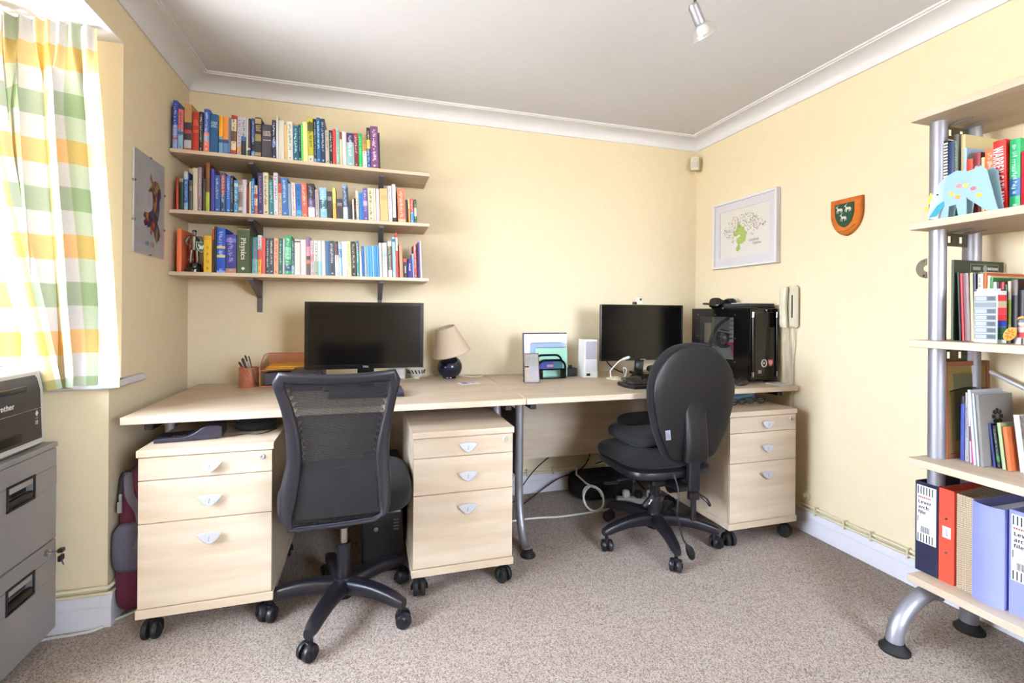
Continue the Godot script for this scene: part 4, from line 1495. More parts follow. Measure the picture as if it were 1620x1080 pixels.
func unit_toys():
	# blue card animal with a pointed snout
	var o := thing("paper_animal", "pale blue folded-card animal painted with bright spots", "toy", Vector3(1.9, UY[1] + 0.0005, -1.1))
	o.rotation.y = -PI / 2
	# local x runs along the shelf towards the camera side, local z = towards the room
	var m := plain("9dbfca", 0.8)
	var body := [Vector2(-0.06, 0.001), Vector2(-0.052, 0.04), Vector2(-0.045, 0.1), Vector2(-0.035, 0.137), Vector2(-0.005, 0.15), Vector2(0.028, 0.138), Vector2(0.062, 0.148), Vector2(0.075, 0.132), Vector2(0.098, 0.0), Vector2(0.07, 0.002), Vector2(0.03, 0.042), Vector2(0.018, 0.056), Vector2(0.015, 0.0), Vector2(-0.008, 0.0), Vector2(-0.012, 0.04), Vector2(-0.033, 0.036), Vector2(-0.038, 0.0)]
	for s in [-1.0, 1.0]:
		var mb := MB.new()
		mb.t = Transform3D(Basis(Vector3.RIGHT, s * 0.1), Vector3(0, 0, s * 0.014))
		mb.slab(PackedVector2Array(body), -0.001, 0.001)
		var sd := part("body_side", mb, m, o)
		if s > 0:
			var cols := ["e8b84c", "e88a8c", "e8c860", "e4707c", "e8a04c", "ecc050"]
			var at := [Vector2(-0.022, 0.075), Vector2(0.0, 0.098), Vector2(0.018, 0.094), Vector2(0.038, 0.08), Vector2(-0.006, 0.062), Vector2(0.052, 0.056)]
			for k in 6:
				var sp := MB.new()
				sp.t = mb.t * Transform3D(Basis(Vector3.RIGHT, PI / 2) * Basis.from_scale(Vector3(1.0, 1.0, 0.8)), Vector3(at[k].x, at[k].y, 0.0012))
				sp.lathe([Vector2(0.0085, 0), Vector2(0.0085, 0.0004), Vector2(0, 0.0004)], 12)
				part("painted_spot", sp, plain(cols[k], 0.8), sd)
	var head := MB.new()
	head.t = Transform3D(Basis(Vector3(0, 1, 0), 0.45), Vector3(-0.06, 0, 0.022))
	head.slab(PackedVector2Array([Vector2(-0.03, 0.004), Vector2(-0.012, 0.0), Vector2(0.006, 0.04), Vector2(0.03, 0.085), Vector2(0.034, 0.13), Vector2(0.02, 0.145), Vector2(0.0, 0.12), Vector2(-0.02, 0.07)]), -0.001, 0.001)
	part("head", head, plain("b4d2da", 0.8), o)
	var ear := MB.new()
	ear.t = head.t * at_pos(0.002, 0.0, 0.004)
	ear.slab(PackedVector2Array([Vector2(-0.028, 0.006), Vector2(-0.008, 0.008), Vector2(0.012, 0.04), Vector2(0.014, 0.06), Vector2(-0.006, 0.045)]), -0.001, 0.001)
	part("snout_flap", ear, plain("2c8c9c", 0.7), o)
	var ep := MB.new()
	ep.t = head.t * Transform3D(Basis(Vector3.RIGHT, PI / 2), Vector3(-0.004, 0.082, 0.0012))
	ep.lathe([Vector2(0.003, 0), Vector2(0.003, 0.0005), Vector2(0, 0.0005)], 10)
	part("eye", ep, M.ink, o)
	var yl := MB.new()
	yl.t = head.t
	yl.slab(PackedVector2Array([Vector2(-0.03, 0.06), Vector2(-0.024, 0.052), Vector2(-0.016, 0.085), Vector2(-0.022, 0.092)]), -0.002, 0.002)
	yl.slab(PackedVector2Array([Vector2(-0.038, 0.035), Vector2(-0.03, 0.03), Vector2(-0.026, 0.042), Vector2(-0.036, 0.046)]), -0.002, 0.002)
	part("tusk", yl, plain("e0d040", 0.7), o)
	# card tower with rows of little drawers printed on it
	var t := thing("card_tower", "white card model tower with grey fronted rows", "model", Vector3(1.925, UY[2] + 0.0005, -1.085), -PI / 2)
	var tb := MB.new()
	tb.bar(Vector3(0, 0, -0.045), Vector3(0.062, 0.168, 0), 0.0006)
	tb.bar(Vector3(0.004, 0.168, -0.04), Vector3(0.05, 0.176, -0.004), 0.0006)
	part("tower_body", tb, plain("c8ccc8", 0.7), t)
	for k in 7:
		var row := MB.new()
		row.bar(Vector3(0.003, 0.012 + k * 0.0205, 0), Vector3(0.059, 0.029 + k * 0.0205, 0.002))
		var ro := part("row_panel", row, plain("8c969c", 0.6), t)
		if k != 5:
			var d1 := MB.new()
			d1.bar(Vector3(0.038, 0.0145 + k * 0.0205, 0.002), Vector3(0.057, 0.0265 + k * 0.0205, 0.003))
			part("dark_window", d1, plain("5c6870", 0.5), ro)
			var d2 := MB.new()
			d2.bar(Vector3(0.006, 0.0145 + k * 0.0205, 0.002), Vector3(0.035, 0.0265 + k * 0.0205, 0.003))
			part("pale_window", d2, plain("b4babf", 0.5), ro)
	var sc := ["1c5c3c", "1c5c3c", "2c3c9c", "c42c2c", "c4383c", "b4a07c", "c03434"]
	for k in 7:
		var s := MB.new()
		s.bar(Vector3(0.062, 0.012 + k * 0.0205, -0.043), Vector3(0.063, 0.032 + k * 0.0205, -0.002))
		part("side_panel", s, plain(sc[k], 0.6), t)
	# toy soldier
	var f := thing("toy_soldier", "small toy soldier with a crested helmet and an orange oval shield", "toy", Vector3(1.925, UY[2] + 0.0005, -0.962), -1.1)
	var b := MB.new()
	for s in [-1.0, 1.0]:
		b.tube([Vector3(s * 0.009, 0.0, 0.002), Vector3(s * 0.008, 0.015, 0), Vector3(s * 0.006, 0.03, 0)], [0.007, 0.006, 0.0075], 10)
		b.tube([Vector3(s * 0.012, 0.05, 0), Vector3(s * 0.019, 0.04, 0.006), Vector3(s * 0.021, 0.034, 0.014)], [0.0045, 0.004, 0.0038], 8)
	b.tube([Vector3(0, 0.026, 0), Vector3(0, 0.034, 0), Vector3(0, 0.052, 0), Vector3(0, 0.057, 0)], [0.013, 0.0115, 0.013, 0.006], 14, true, 0.75)
	b.blob(Vector3(0, 0.066, 0), Vector3(0.019, 0.021, 0.019), 0.8, 0.8, 16, 10)
	part("figure", b, plain("c8b0a4", 0.5), f)
	var hm := MB.new()
	hm.blob(Vector3(0, 0.072, -0.001), Vector3(0.022, 0.018, 0.022), 0.8, 0.9, 16, 10)
	part("helmet", hm, plain("6c6c70", 0.35, 0.5), f)
	var cr := MB.new()
	cr.slab(PackedVector2Array([Vector2(-0.012, 0.076), Vector2(-0.008, 0.084), Vector2(0.0, 0.088), Vector2(0.008, 0.085), Vector2(0.009, 0.08), Vector2(0.0, 0.08)]), -0.002, 0.002)
	part("helmet_crest", cr, plain("d08a3c", 0.6), f)
	var tn := MB.new()
	tn.tube([Vector3(0, 0.022, 0), Vector3(0, 0.036, 0), Vector3(0, 0.038, 0)], [0.0145, 0.0128, 0.0128], 14, true, 0.8)
	part("tunic", tn, plain("9c2c34", 0.6), f)
	var sh := MB.new()
	sh.t = Transform3D(Basis(Vector3(0, 0, 1), 1.2) * Basis(Vector3.RIGHT, PI / 2) * Basis.from_scale(Vector3(1.0, 1.0, 0.62)), Vector3(-0.026, 0.032, 0.018))
	sh.lathe([Vector2(0.022, 0), Vector2(0.021, 0.0015), Vector2(0.006, 0.003), Vector2(0.005, 0.005), Vector2(0, 0.006)], 24)
	var so := part("shield", sh, plain("e08a24", 0.5), f)
	var sr := MB.new()
	sr.t = sh.t
	for k in 8:
		var a := k * TAU / 8.0
		var n := Vector3(cos(a), 0, sin(a))
		sr.tube([n * 0.008 + Vector3(0, 0.0032, 0), n * 0.018 + Vector3(0, 0.0022, 0)], [0.002, 0.0008], 6)
	part("shield_rays", sr, plain("c03420", 0.5), so)


# ---------- chairs ----------
func star_base(parent: Node3D, c: Vector3, start_deg: float, r: float, m: Material, hub_y: float, hub_r: float, leg_h: float):
	var hub := MB.new()
	hub.lathe([Vector2(0, hub_y - 0.075), Vector2(hub_r * 1.05, hub_y - 0.075), Vector2(hub_r * 1.15, hub_y - 0.02), Vector2(hub_r, hub_y), Vector2(0, hub_y)], 28, c)
	part("hub", hub, m, parent)
	for k in 5:
		var a := deg_to_rad(start_deg + 72.0 * k)
		var d := Vector3(cos(a), 0, sin(a))
		var s := Vector3(-sin(a), 0, cos(a))
		var mb := MB.new()
		var rings := []
		for i in 9:
			var t := i / 8.0
			var y := lerpf(hub_y - 0.034, 0.088, pow(t, 1.5)) + 0.012 * sin(t * PI)
			var half := lerpf(0.034, 0.021, t)
			var tall := lerpf(leg_h, 0.021, t)
			if i == 8:
				half *= 0.8
				tall *= 0.75
			rings.append(mb.ring_pts(c + d * lerpf(hub_r * 0.6, r + 0.018, t) + Vector3(0, y, 0), s * half, Vector3.UP * tall, 14, 0.65))
		mb.loft(rings)
		part("base_leg", mb, m, parent, Transform3D.IDENTITY, 50.0)
		castor(parent, c + d * r, m, 0.029, 0.052, -a + PI / 2 + [0.7, -0.5, 1.2, 0.2, -0.9][k], 0.085)


func build_mesh_chair():
	var c := thing("office_chair", "black office chair with a see-through mesh back and padded rim", "chair", Vector3(-0.08, 0, -1.985))
	star_base(c, Vector3.ZERO, 39.0, 0.262, M.chair_plastic, 0.135, 0.036, 0.030)
	var cover := MB.new()
	cover.lathe([Vector2(0.027, 0.13), Vector2(0.0265, 0.2), Vector2(0.025, 0.262), Vector2(0.0155, 0.264)], 24)
	part("column_cover", cover, M.chair_plastic, c)
	var col := MB.new()
	col.rod(Vector3(0, 0.2, 0), Vector3(0, 0.4, 0), 0.0145, 20)
	part("gas_lift", col, M.chrome, c)
	var mech := MB.new()
	mech.bar(Vector3(-0.09, 0.385, -0.1), Vector3(0.09, 0.42, 0.12), 0.008)
	mech.tube(smooth_path([Vector3(0, 0.4, 0.1), Vector3(0, 0.4, 0.175), Vector3(0, 0.43, 0.2), Vector3(0, 0.5, 0.205), Vector3(0, 0.62, 0.205)], 5), 0.03, 10, true, 0.3)
	mech.rod(Vector3(0.09, 0.4, 0.0), Vector3(0.25, 0.395, 0.02), 0.006, 8)
	part("tilt_mechanism", mech, M.black, c)
	var seat := MB.new()
	seat.blob(Vector3(0.012, 0.475, -0.03), Vector3(0.48, 0.115, 0.47), 0.45, 0.45, 48, 16)
	part("seat", seat, M.fabric_black, c)
	# back: x limits of the rim outside and inside, by height (chair axes)
	var ys := [0.958, 0.935, 0.83, 0.74, 0.66, 0.56, 0.47, 0.44]
	var lo := [-0.205, -0.222, -0.196, -0.182, -0.178, -0.196, -0.2, -0.19]
	var ro := [0.182, 0.196, 0.178, 0.164, 0.16, 0.166, 0.162, 0.148]
	var li := [-0.19, -0.186, -0.155, -0.135, -0.128, -0.136, -0.152, -0.158]
	var ri := [0.168, 0.163, 0.145, 0.125, 0.112, 0.118, 0.126, 0.13]
	var pick := func(arr: Array, y: float) -> float:
		for i in ys.size() - 1:
			if y <= ys[i] and y >= ys[i + 1]:
				var t: float = (ys[i] - y) / (ys[i] - ys[i + 1])
				var a: float = arr[maxi(i - 1, 0)]
				var d: float = arr[mini(i + 2, arr.size() - 1)]
				return cubic_interpolate(arr[i], arr[i + 1], a, d, t)
		return arr[0] if y > ys[0] else arr[ys.size() - 1]
	var zat := func(x: float, y: float) -> float:
		# lumbar curve, and hollow across
		return 0.238 - 0.022 * sin(clampf((y - 0.43) / 0.53, 0.0, 1.0) * PI) + 0.012 * clampf((y - 0.8) / 0.16, 0.0, 1.0) - 0.35 * x * x
	var outer := []
	var inner := []
	for i in 13:
		var u := i / 12.0
		var x := lerpf(-0.2, 0.178, u)
		outer.append(Vector2(x, 0.962 - 0.012 * sin(u * PI)))
		inner.append(Vector2(lerpf(-0.18, 0.158, u), 0.918 - 0.006 * sin(u * PI)))
	for i in range(1, 21):
		var y := lerpf(0.95, 0.455, i / 20.0)
		outer.append(Vector2(pick.call(ro, y), y))
		inner.append(Vector2(pick.call(ri, lerpf(0.915, 0.455, i / 20.0)), lerpf(0.915, 0.455, i / 20.0)))
	for i in range(1, 13):
		var u := i / 12.0
		outer.append(Vector2(lerpf(0.14, -0.17, u), 0.432 - 0.008 * u))
		inner.append(Vector2(lerpf(0.128, -0.157, u), 0.446 - 0.008 * u))
	for i in range(1, 20):
		var y := lerpf(0.44, 0.95, i / 20.0)
		outer.append(Vector2(pick.call(lo, y), y))
		inner.append(Vector2(pick.call(li, lerpf(0.446, 0.915, i / 20.0)), lerpf(0.446, 0.915, i / 20.0)))
	var rim := MB.new()
	var rings := []
	for i in outer.size():
		var o: Vector2 = outer[i]
		var n: Vector2 = inner[i]
		var po := Vector3(o.x, o.y, zat.call(o.x, o.y))
		var pi := Vector3(n.x, n.y, zat.call(n.x, n.y))
		rings.append(rim.ring_pts((po + pi) * 0.5, (po - pi) * 0.5, Vector3(0, 0, 0.017), 14, 0.75))
	rim.loft(rings, false, true)
	part("back_rim", rim, M.leatherette, c, Transform3D.IDENTITY, 60.0)
	# stitched line along the inside of the rim
	var stitch := MB.new()
	var sp := []
	for i in inner.size() + 1:
		var n: Vector2 = inner[i % inner.size()]
		var o: Vector2 = outer[i % outer.size()]
		n = n.lerp(o, 0.06)
		sp.append(Vector3(n.x, n.y, zat.call(n.x, n.y) + 0.0075))
	stitch.tube(sp, 0.0016, 5)
	part("stitching", stitch, plain("4a4856", 0.8), c)
	# woven net: two families of slanting cords, each cord real
	var net := MB.new()
	var top := 0.922
	var bot := 0.438
	for fam in [-1.0, 1.0]:
		for k in range(-150, 290):
			var run := []
			var y := top
			while y >= bot:
				# x of this cord at height y, slanting 32 degrees
				var x: float = -0.2 + k * 0.0036 + fam * (top - y) * 0.62
				var a: float = pick.call(li, y) - 0.004
				var b: float = pick.call(ri, y) + 0.004
				if x > a and x < b:
					run.append(Vector3(x, y, zat.call(x, y) + fam * 0.0004))
				elif run.size():
					break
				y -= 0.022
			for i in run.size() - 1:
				var p: Vector3 = run[i]
				var q: Vector3 = run[i + 1]
				var w := Vector3(0.00122, 0, 0)
				net.quad(p - w, q - w, q + w, p + w)
	var no := part("mesh_panel", net, plain("0f0e12", 0.8), c, Transform3D.IDENTITY, 80.0)
	no.set_meta("kind", "stuff")


func build_black_chair():
	var c := thing("office_chair", "black upholstered office chair with a teardrop back and levers", "chair", Vector3(1.42, 0, -2.15))
	star_base(c, Vector3.ZERO, 32.0, 0.285, M.chair_plastic, 0.15, 0.042, 0.033)
	var col := MB.new()
	col.lathe([Vector2(0.034, 0.13), Vector2(0.032, 0.235), Vector2(0.032, 0.237), Vector2(0.026, 0.237), Vector2(0.025, 0.33), Vector2(0, 0.33)], 24)
	part("column_cover", col, M.chair_plastic, c)
	var mech := MB.new()
	mech.bar(Vector3(-0.1, 0.325, -0.12), Vector3(0.1, 0.365, 0.14), 0.01)
	mech.rod(Vector3(0.02, 0.31, 0.09), Vector3(0.1, 0.31, 0.09), 0.035, 20)
	mech.bar(Vector3(-0.035, 0.335, 0.1), Vector3(0.035, 0.36, 0.24), 0.006)
	part("tilt_mechanism", mech, M.black, c)
	var pan := MB.new()
	pan.blob(Vector3(0, 0.40, -0.03), Vector3(0.47, 0.085, 0.46), 0.7, 0.45, 44, 14)
	part("seat_pan", pan, M.chair_plastic, c)
	var seat := MB.new()
	var sections := []
	for i in 17:
		var t := i / 16.0
		var z := lerpf(-0.275, 0.205, t)
		var e := sqrt(maxf(0.0, 1.0 - pow(absf(t * 2.0 - 1.0), 5.0)))
		var drop := -0.03 * pow(1.0 - t, 3.0)
		sections.append(seat.ring_pts(Vector3(0, 0.46 + drop, z), Vector3(0.245 * maxf(e, 0.25), 0, 0), Vector3(0, 0.047 * maxf(e, 0.3), 0), 26, 0.6))
	seat.loft(sections)
	part("seat", seat, M.fabric_black, c, Transform3D.IDENTITY, 60.0)
	# back: outline seen from behind
	var outline := smooth_poly([Vector2(0.0, 0.535), Vector2(-0.115, 0.51), Vector2(-0.195, 0.43), Vector2(-0.222, 0.32), Vector2(-0.195, 0.17), Vector2(-0.145, 0.05), Vector2(-0.1, 0.0), Vector2(0.0, -0.012), Vector2(0.1, 0.0), Vector2(0.145, 0.05), Vector2(0.195, 0.17), Vector2(0.222, 0.32), Vector2(0.195, 0.43), Vector2(0.115, 0.51)], 5)
	var b := Node3D.new()
	b.name = "backrest"
	b.position = Vector3(0.055, 0.478, 0.222)
	b.rotation.x = 0.04
	c.add_child(b, true)
	var cush := MB.new()
	var rr := []
	for q in [[0.985, -0.008], [1.03, -0.018], [1.05, -0.036], [1.03, -0.06], [0.9, -0.08], [0.6, -0.092], [0.2, -0.096]]:
		var ring := []
		for p in outline:
			var d: Vector2 = (p - Vector2(0, 0.27)) * q[0] + Vector2(0, 0.27)
			ring.append(Vector3(d.x, d.y, q[1] - 0.25 * d.x * d.x * -1.0))
		ring.reverse()
		rr.append(ring)
	cush.loft(rr)
	part("cushion", cush, M.fabric_black, b, Transform3D.IDENTITY, 60.0)
	var shell := MB.new()
	var sr := []
	for q in [[1.0, -0.012], [1.0, -0.004], [0.975, 0.003], [0.8, 0.009], [0.5, 0.013], [0.15, 0.014]]:
		var ring := []
		for p in outline:
			var d: Vector2 = (p - Vector2(0, 0.27)) * q[0] + Vector2(0, 0.27)
			ring.append(Vector3(d.x, d.y, q[1] + 0.25 * d.x * d.x))
		sr.append(ring)
	shell.loft(sr)
	part("shell", shell, M.shell_plastic, b, Transform3D.IDENTITY, 60.0)
	# raised channel for the height slide
	var ch := MB.new()
	var cr := []
	for i in 9:
		var t := i / 8.0
		var y := lerpf(0.28, 0.0, t)
		var out := lerpf(0.004, 0.034, smoothstep(0.0, 0.85, t))
		var half := lerpf(0.055, 0.062, t)
		cr.append(ch.ring_pts(Vector3(0.0, y, out * 0.5 + 0.004), Vector3(half, 0, 0), Vector3(0, 0, -out * 0.5 - 0.006), 18, 0.45))
	cr.reverse()
	ch.loft(cr)
	part("slide_housing", ch, M.shell_plastic, b, Transform3D.IDENTITY, 50.0)
	var tag_mesh := MB.new()
	tag_mesh.t = Transform3D(Basis(Vector3(0, 0, 1), 0.13) * Basis(Vector3.UP, -0.25), Vector3(-0.15, 0.13, 0.0185))
	tag_mesh.bar(Vector3(-0.0115, -0.024, 0), Vector3(0.0115, 0.022, 0.0012))
	var tg := part("care_tag", tag_mesh, plain("8e8e9c", 0.7), b)
	var tl := MB.new()
	tl.t = tag_mesh.t
	for k in 4:
		tl.bar(Vector3(-0.009 + k * 0.005, -0.018, 0.0012), Vector3(-0.0075 + k * 0.005, 0.012 - k * 0.003, 0.0016))
	part("tag_print", tl, plain("6c6c7c", 0.7), tg)
	var bar := MB.new()
	bar.bar(Vector3(0.025, 0.33, 0.215), Vector3(0.085, 0.5, 0.245), 0.005)
	bar.bar(Vector3(0.028, 0.29, 0.217), Vector3(0.082, 0.328, 0.247), 0.005)
	bar.bar(Vector3(0.043, 0.19, 0.222), Vector3(0.068, 0.29, 0.24), 0.004)
	part("back_bar", bar, M.chair_plastic, c)
	var lv := MB.new()
	lv.rod(Vector3(-0.1, 0.34, 0.02), Vector3(-0.23, 0.335, 0.02), 0.006, 8)
	lv.box(Vector3(-0.262, 0.328, 0.022), Vector3(0.075, 0.012, 0.028), 0.005)
	part("tilt_lever", lv, M.chair_plastic, c)
	var lv2 := MB.new()
	lv2.tube([Vector3(-0.05, 0.335, 0.1), Vector3(-0.1, 0.295, 0.13)], [0.006, 0.006], 8)
	for k in 9:
		lv2.t = Transform3D(Basis(Vector3(0, 0, 1), 0.9), Vector3(-0.055 - k * 0.0055, 0.331 - k * 0.0044, 0.103 + k * 0.0033))
		lv2.lathe([Vector2(0.008, -0.001), Vector2(0.009, 0), Vector2(0.008, 0.001)], 10)
	lv2.t = Transform3D(Basis(Vector3(0, 0, 1), 0.75), Vector3(-0.13, 0.272, 0.145))
	lv2.box(Vector3.ZERO, Vector3(0.075, 0.024, 0.03), 0.008)
	var l2 := part("height_lever", lv2, M.chair_plastic, c)
	var ar := MB.new()
	ar.t = lv2.t * at_pos(0, 0, 0.0152)
	ar.bar(Vector3(-0.014, -0.0015, 0), Vector3(0.014, 0.0015, 0.0006))
	ar.bar(Vector3(0.006, 0.0015, 0), Vector3(0.009, 0.008, 0.0006))
	ar.bar(Vector3(-0.01, -0.008, 0), Vector3(-0.007, -0.0015, 0.0006))
	part("arrow_mark", ar, M.white_ink, l2)
	var lv3 := MB.new()
	lv3.tube(smooth_path([Vector3(0.06, 0.31, 0.11), Vector3(0.12, 0.29, 0.16), Vector3(0.16, 0.262, 0.19), Vector3(0.175, 0.235, 0.2)]), [0.008, 0.008, 0.008, 0.008, 0.008, 0.009, 0.01, 0.011, 0.012, 0.013, 0.014, 0.014, 0.014, 0.014, 0.013, 0.013, 0.012, 0.011, 0.009], 10, true, 0.6)
	part("recline_lever", lv3, M.chair_plastic, c)
	var pump := MB.new()
	pump.tube(smooth_path([Vector3(-0.045, 0.415, 0.22), Vector3(-0.04, 0.34, 0.25), Vector3(-0.055, 0.25, 0.262), Vector3(-0.035, 0.15, 0.27), Vector3(-0.012, 0.105, 0.275)], 6), 0.004, 8)
	part("pump_hose", pump, M.black, c)
	var bulb := MB.new()
	bulb.tube([Vector3(-0.014, 0.11, 0.274), Vector3(-0.01, 0.103, 0.275), Vector3(-0.001, 0.088, 0.277), Vector3(0.008, 0.065, 0.279), Vector3(0.013, 0.045, 0.28), Vector3(0.014, 0.038, 0.28)], [0.004, 0.008, 0.0165, 0.019, 0.013, 0.005], 16)
	part("pump_bulb", bulb, M.rubber, c)
	# separate wedge cushion lying on the seat
	var w := thing("seat_cushion", "folded black velvet cushion lying on the upholstered chair", "cushion", Vector3(1.42, 0.502, -2.19), 0.06)
	var cb := MB.new()
	var wr := []
	for i in 13:
		var t := i / 12.0
		var x := lerpf(-0.2, 0.19, t)
		var e := sqrt(maxf(0.04, 1.0 - pow(absf(t * 2.0 - 1.0), 7.0)))
		wr.append(cb.ring_pts(Vector3(x, 0.036 + 0.012 * sin(t * 2.6), 0.0), Vector3(0, 0, -0.17 * e), Vector3(0, 0.036 * e, 0), 22, 0.55))
	cb.loft(wr)
	part("cushion_front", cb, M.velvet, w, Transform3D.IDENTITY, 60.0)
	var cc := MB.new()
	cc.blob(Vector3(0.02, 0.085, -0.09), Vector3(0.3, 0.08, 0.17), 0.7, 0.7, 28, 14)
	part("cushion_roll", cc, M.fabric_black, w)


# ---------- things on walls and ceiling ----------
func build_wall_things():
	poster()
	map_frame()
	plaque()
	# movement sensor in the corner
	var s := thing("motion_sensor", "small ivory movement sensor high in the corner", "sensor", Vector3(2.215, 2.222, -2.889), -PI / 4)
	var a := MB.new()
	a.blob(Vector3(0, 0, 0), Vector3(0.062, 0.1, 0.05), 0.3, 0.45, 24, 12)
	part("housing", a, M.ivory_plastic, s)
	var l := MB.new()
	l.blob(Vector3(0, -0.012, 0.021), Vector3(0.05, 0.042, 0.014), 0.35, 0.5, 20, 8)
	part("lens", l, plain("c9bfb8", 0.5), s)
	var e := MB.new()
	e.blob(Vector3(0.002, 0.029, 0.0235), Vector3(0.005, 0.007, 0.004), 0.8, 0.8, 10, 6)
	part("indicator", e, plain("5c5048", 0.4), s)
	# wall telephone
	var p := thing("wall_phone", "ivory wall telephone handset on the side wall above the desk", "telephone", Vector3(XR, 1.205, -2.112))
	var base := MB.new()
	base.t = Transform3D(Basis(Vector3.UP, -PI / 2), Vector3(-0.017, 0, 0.012))
	base.box(Vector3.ZERO, Vector3(0.07, 0.235, 0.033), 0.012)
	part("cradle", base, M.ivory_plastic, p)
	var hs := MB.new()
	var rr := []
	for i in 15:
		var t := i / 14.0
		var y := lerpf(-0.112, 0.112, t)
		var k := absf(t * 2.0 - 1.0)
		var w := 0.021 + 0.005 * k * k
		var d := 0.013 + 0.006 * pow(k, 3.0)
		if i == 0 or i == 14:
			w *= 0.75
			d *= 0.6
		rr.append(hs.ring_pts(Vector3(-0.049 - 0.006 * (1.0 - k), y, -0.016), Vector3(0, 0, w), Vector3(d, 0, 0), 16, 0.7))
	hs.loft(rr)
	part("handset", hs, M.ivory_plastic, p, Transform3D.IDENTITY, 60.0)
	var slot := MB.new()
	slot.bar(Vector3(-0.0342, -0.06, 0.018), Vector3(-0.0332, 0.065, 0.026))
	part("cradle_slot", slot, M.black, p)
	# coiled flex
	var cord := MB.new()
	var path := []
	for i in 360:
		var t := i / 359.0
		var ang := t * TAU * 30.0
		var y := -0.11 - 0.31 * t
		path.append(Vector3(-0.045 + 0.0085 * cos(ang), y, -0.016 + 0.018 * t + 0.0085 * sin(ang)))
	cord.tube(path, 0.0022, 5)
	var strand := MB.new()
	strand.tube(smooth_path([Vector3(-0.02, -0.115, 0.02), Vector3(-0.02, -0.2, 0.022), Vector3(-0.016, -0.32, 0.012), Vector3(-0.016, -0.55, 0.01)]), 0.003, 6)
	part("coiled_cord", cord, M.ivory_plastic, p)
	part("line_cable", strand, M.ivory_plastic, p)
	# round metal flange on the wall behind the shelving post
	var f := MB.new()
	var ring := PackedVector2Array()
	for i in 21:
		var q := PI * 0.5 + PI * i / 20.0
		ring.append(Vector2(cos(q), sin(q)) * 0.042 + Vector2(0.012, 0))
	for i in range(12, -1, -1):
		var q := PI * 0.5 + PI * i / 12.0
		ring.append(Vector2(cos(q), sin(q)) * 0.014 + Vector2(0.012, 0))
	f.t = Transform3D(Basis(Vector3.UP, -PI / 2), Vector3(0, 0, 0))
	f.slab(ring, 0.001, 0.005, 0.0008)
	var fl := thing("wall_bracket", "round grey metal half-flange screwed to the wall by the post", "bracket", Vector3(XR, 1.363, -1.457))
	part("flange", f, plain("8c8676", 0.4, 0.6), fl)
	var sc := MB.new()
	for y in [-0.03, 0.03]:
		sc.t = turned(Vector3(0, 0, 1), 90, Vector3(-0.005, y, 0.002))
		sc.lathe([Vector2(0.005, 0), Vector2(0.004, 0.0012), Vector2(0, 0.0016)], 12)
	part("screw", sc, M.chrome, fl)
	spotlight()


func poster():
	var o := thing("clip_frame_poster", "frameless glass clip picture of a rainbow-coloured map on the window wall", "picture", Vector3(XL, 1.612, -2.455), PI / 2)
	# local x runs towards -z, local z off the wall
	var b := MB.new()
	b.bar(Vector3(-0.15, -0.212, 0.002), Vector3(0.15, 0.212, 0.008))
	part("backing_board", b, plain("e4e2de", 0.6), o)
	var n := Vector2i(240, 340)
	var img := Image.create(n.x, n.y, false, Image.FORMAT_RGB8)
	img.fill(Color(0.74, 0.73, 0.73))
	var land := PackedVector2Array()
	for q in [[120, 54], [128, 52], [137, 74], [150, 76], [160, 68], [186, 70], [205, 92], [214, 118], [204, 122], [196, 140], [200, 158], [196, 176], [190, 196], [180, 212], [196, 232], [206, 252], [194, 272], [182, 276], [176, 286], [164, 276], [150, 252], [136, 244], [132, 262], [122, 258], [124, 240], [112, 236], [96, 244], [98, 232], [78, 238], [66, 222], [84, 214], [66, 206], [76, 192], [100, 190], [124, 182], [140, 168], [142, 148], [138, 120], [128, 112], [108, 120], [104, 114], [126, 98], [130, 88], [118, 70]]:
		land.append(Vector2(q[0], q[1] * 1.02))
	var nz := FastNoiseLite.new()
	nz.seed = 12
	nz.frequency = 0.016
	var cols := [Color("14206c"), Color("1c4ca4"), Color("2c6c24"), Color("8c8c1c"), Color("c88410"), Color("b83c1c"), Color("84101c"), Color("44185c"), Color("180c18")]
	for y in range(50, 300):
		for x in range(60, 220):
			if Geometry2D.is_point_in_polygon(Vector2(x, y), land):
				var a := nz.get_noise_2d(x * 1.6, y) * 7.0 + y * 0.022 + x * 0.018
				var c: Color = cols[posmod(int(floor(a)), 9)].lerp(cols[posmod(int(floor(a)) + 1, 9)], a - floor(a))
				img.set_pixel(x, y, c.lerp(Color(0.1, 0.08, 0.1), 0.25 * absf(nz.get_noise_2d(x * 5.0, y * 5.0 + 300.0))))
	var m := mat("map_print", Color.WHITE, 0.45)
	m.albedo_texture = ImageTexture.create_from_image(img)
	var q := MB.new()
	q.quad_uv(Vector3(-0.15, -0.212, 0.0082), Vector3(0.15, -0.212, 0.0082), Vector3(0.15, 0.212, 0.0082), Vector3(-0.15, 0.212, 0.0082), Rect2(0, 0, 1, 1))
	part("print_sheet", q, m, o)
	var lc := ["4c94c8", "3c6cb0", "c8a03c", "b84c3c", "7c3c5c"]
	for k in 5:
		words(o, "WALES"[k], 0.018, plain(lc[k], 0.6), at_pos(-0.04 + k * 0.018, -0.163, 0.009), true)
	var g := MB.new()
	g.bar(Vector3(-0.15, -0.212, 0.0102), Vector3(0.15, 0.212, 0.0118))
	part("glass_pane", g, M.picture_glass, o)
	var c := MB.new()
	for y in [-0.08, 0.08]:
		for s in [-1.0, 1.0]:
			c.bar(Vector3(s * 0.144, y - 0.005, 0.0), Vector3(s * 0.153, y + 0.005, 0.0125), 0.001)
	for s in [-1.0, 1.0]:
		c.bar(Vector3(-0.005, s * 0.206, 0.0), Vector3(0.005, s * 0.215, 0.0125), 0.001)
	part("clip", c, M.chrome, o)


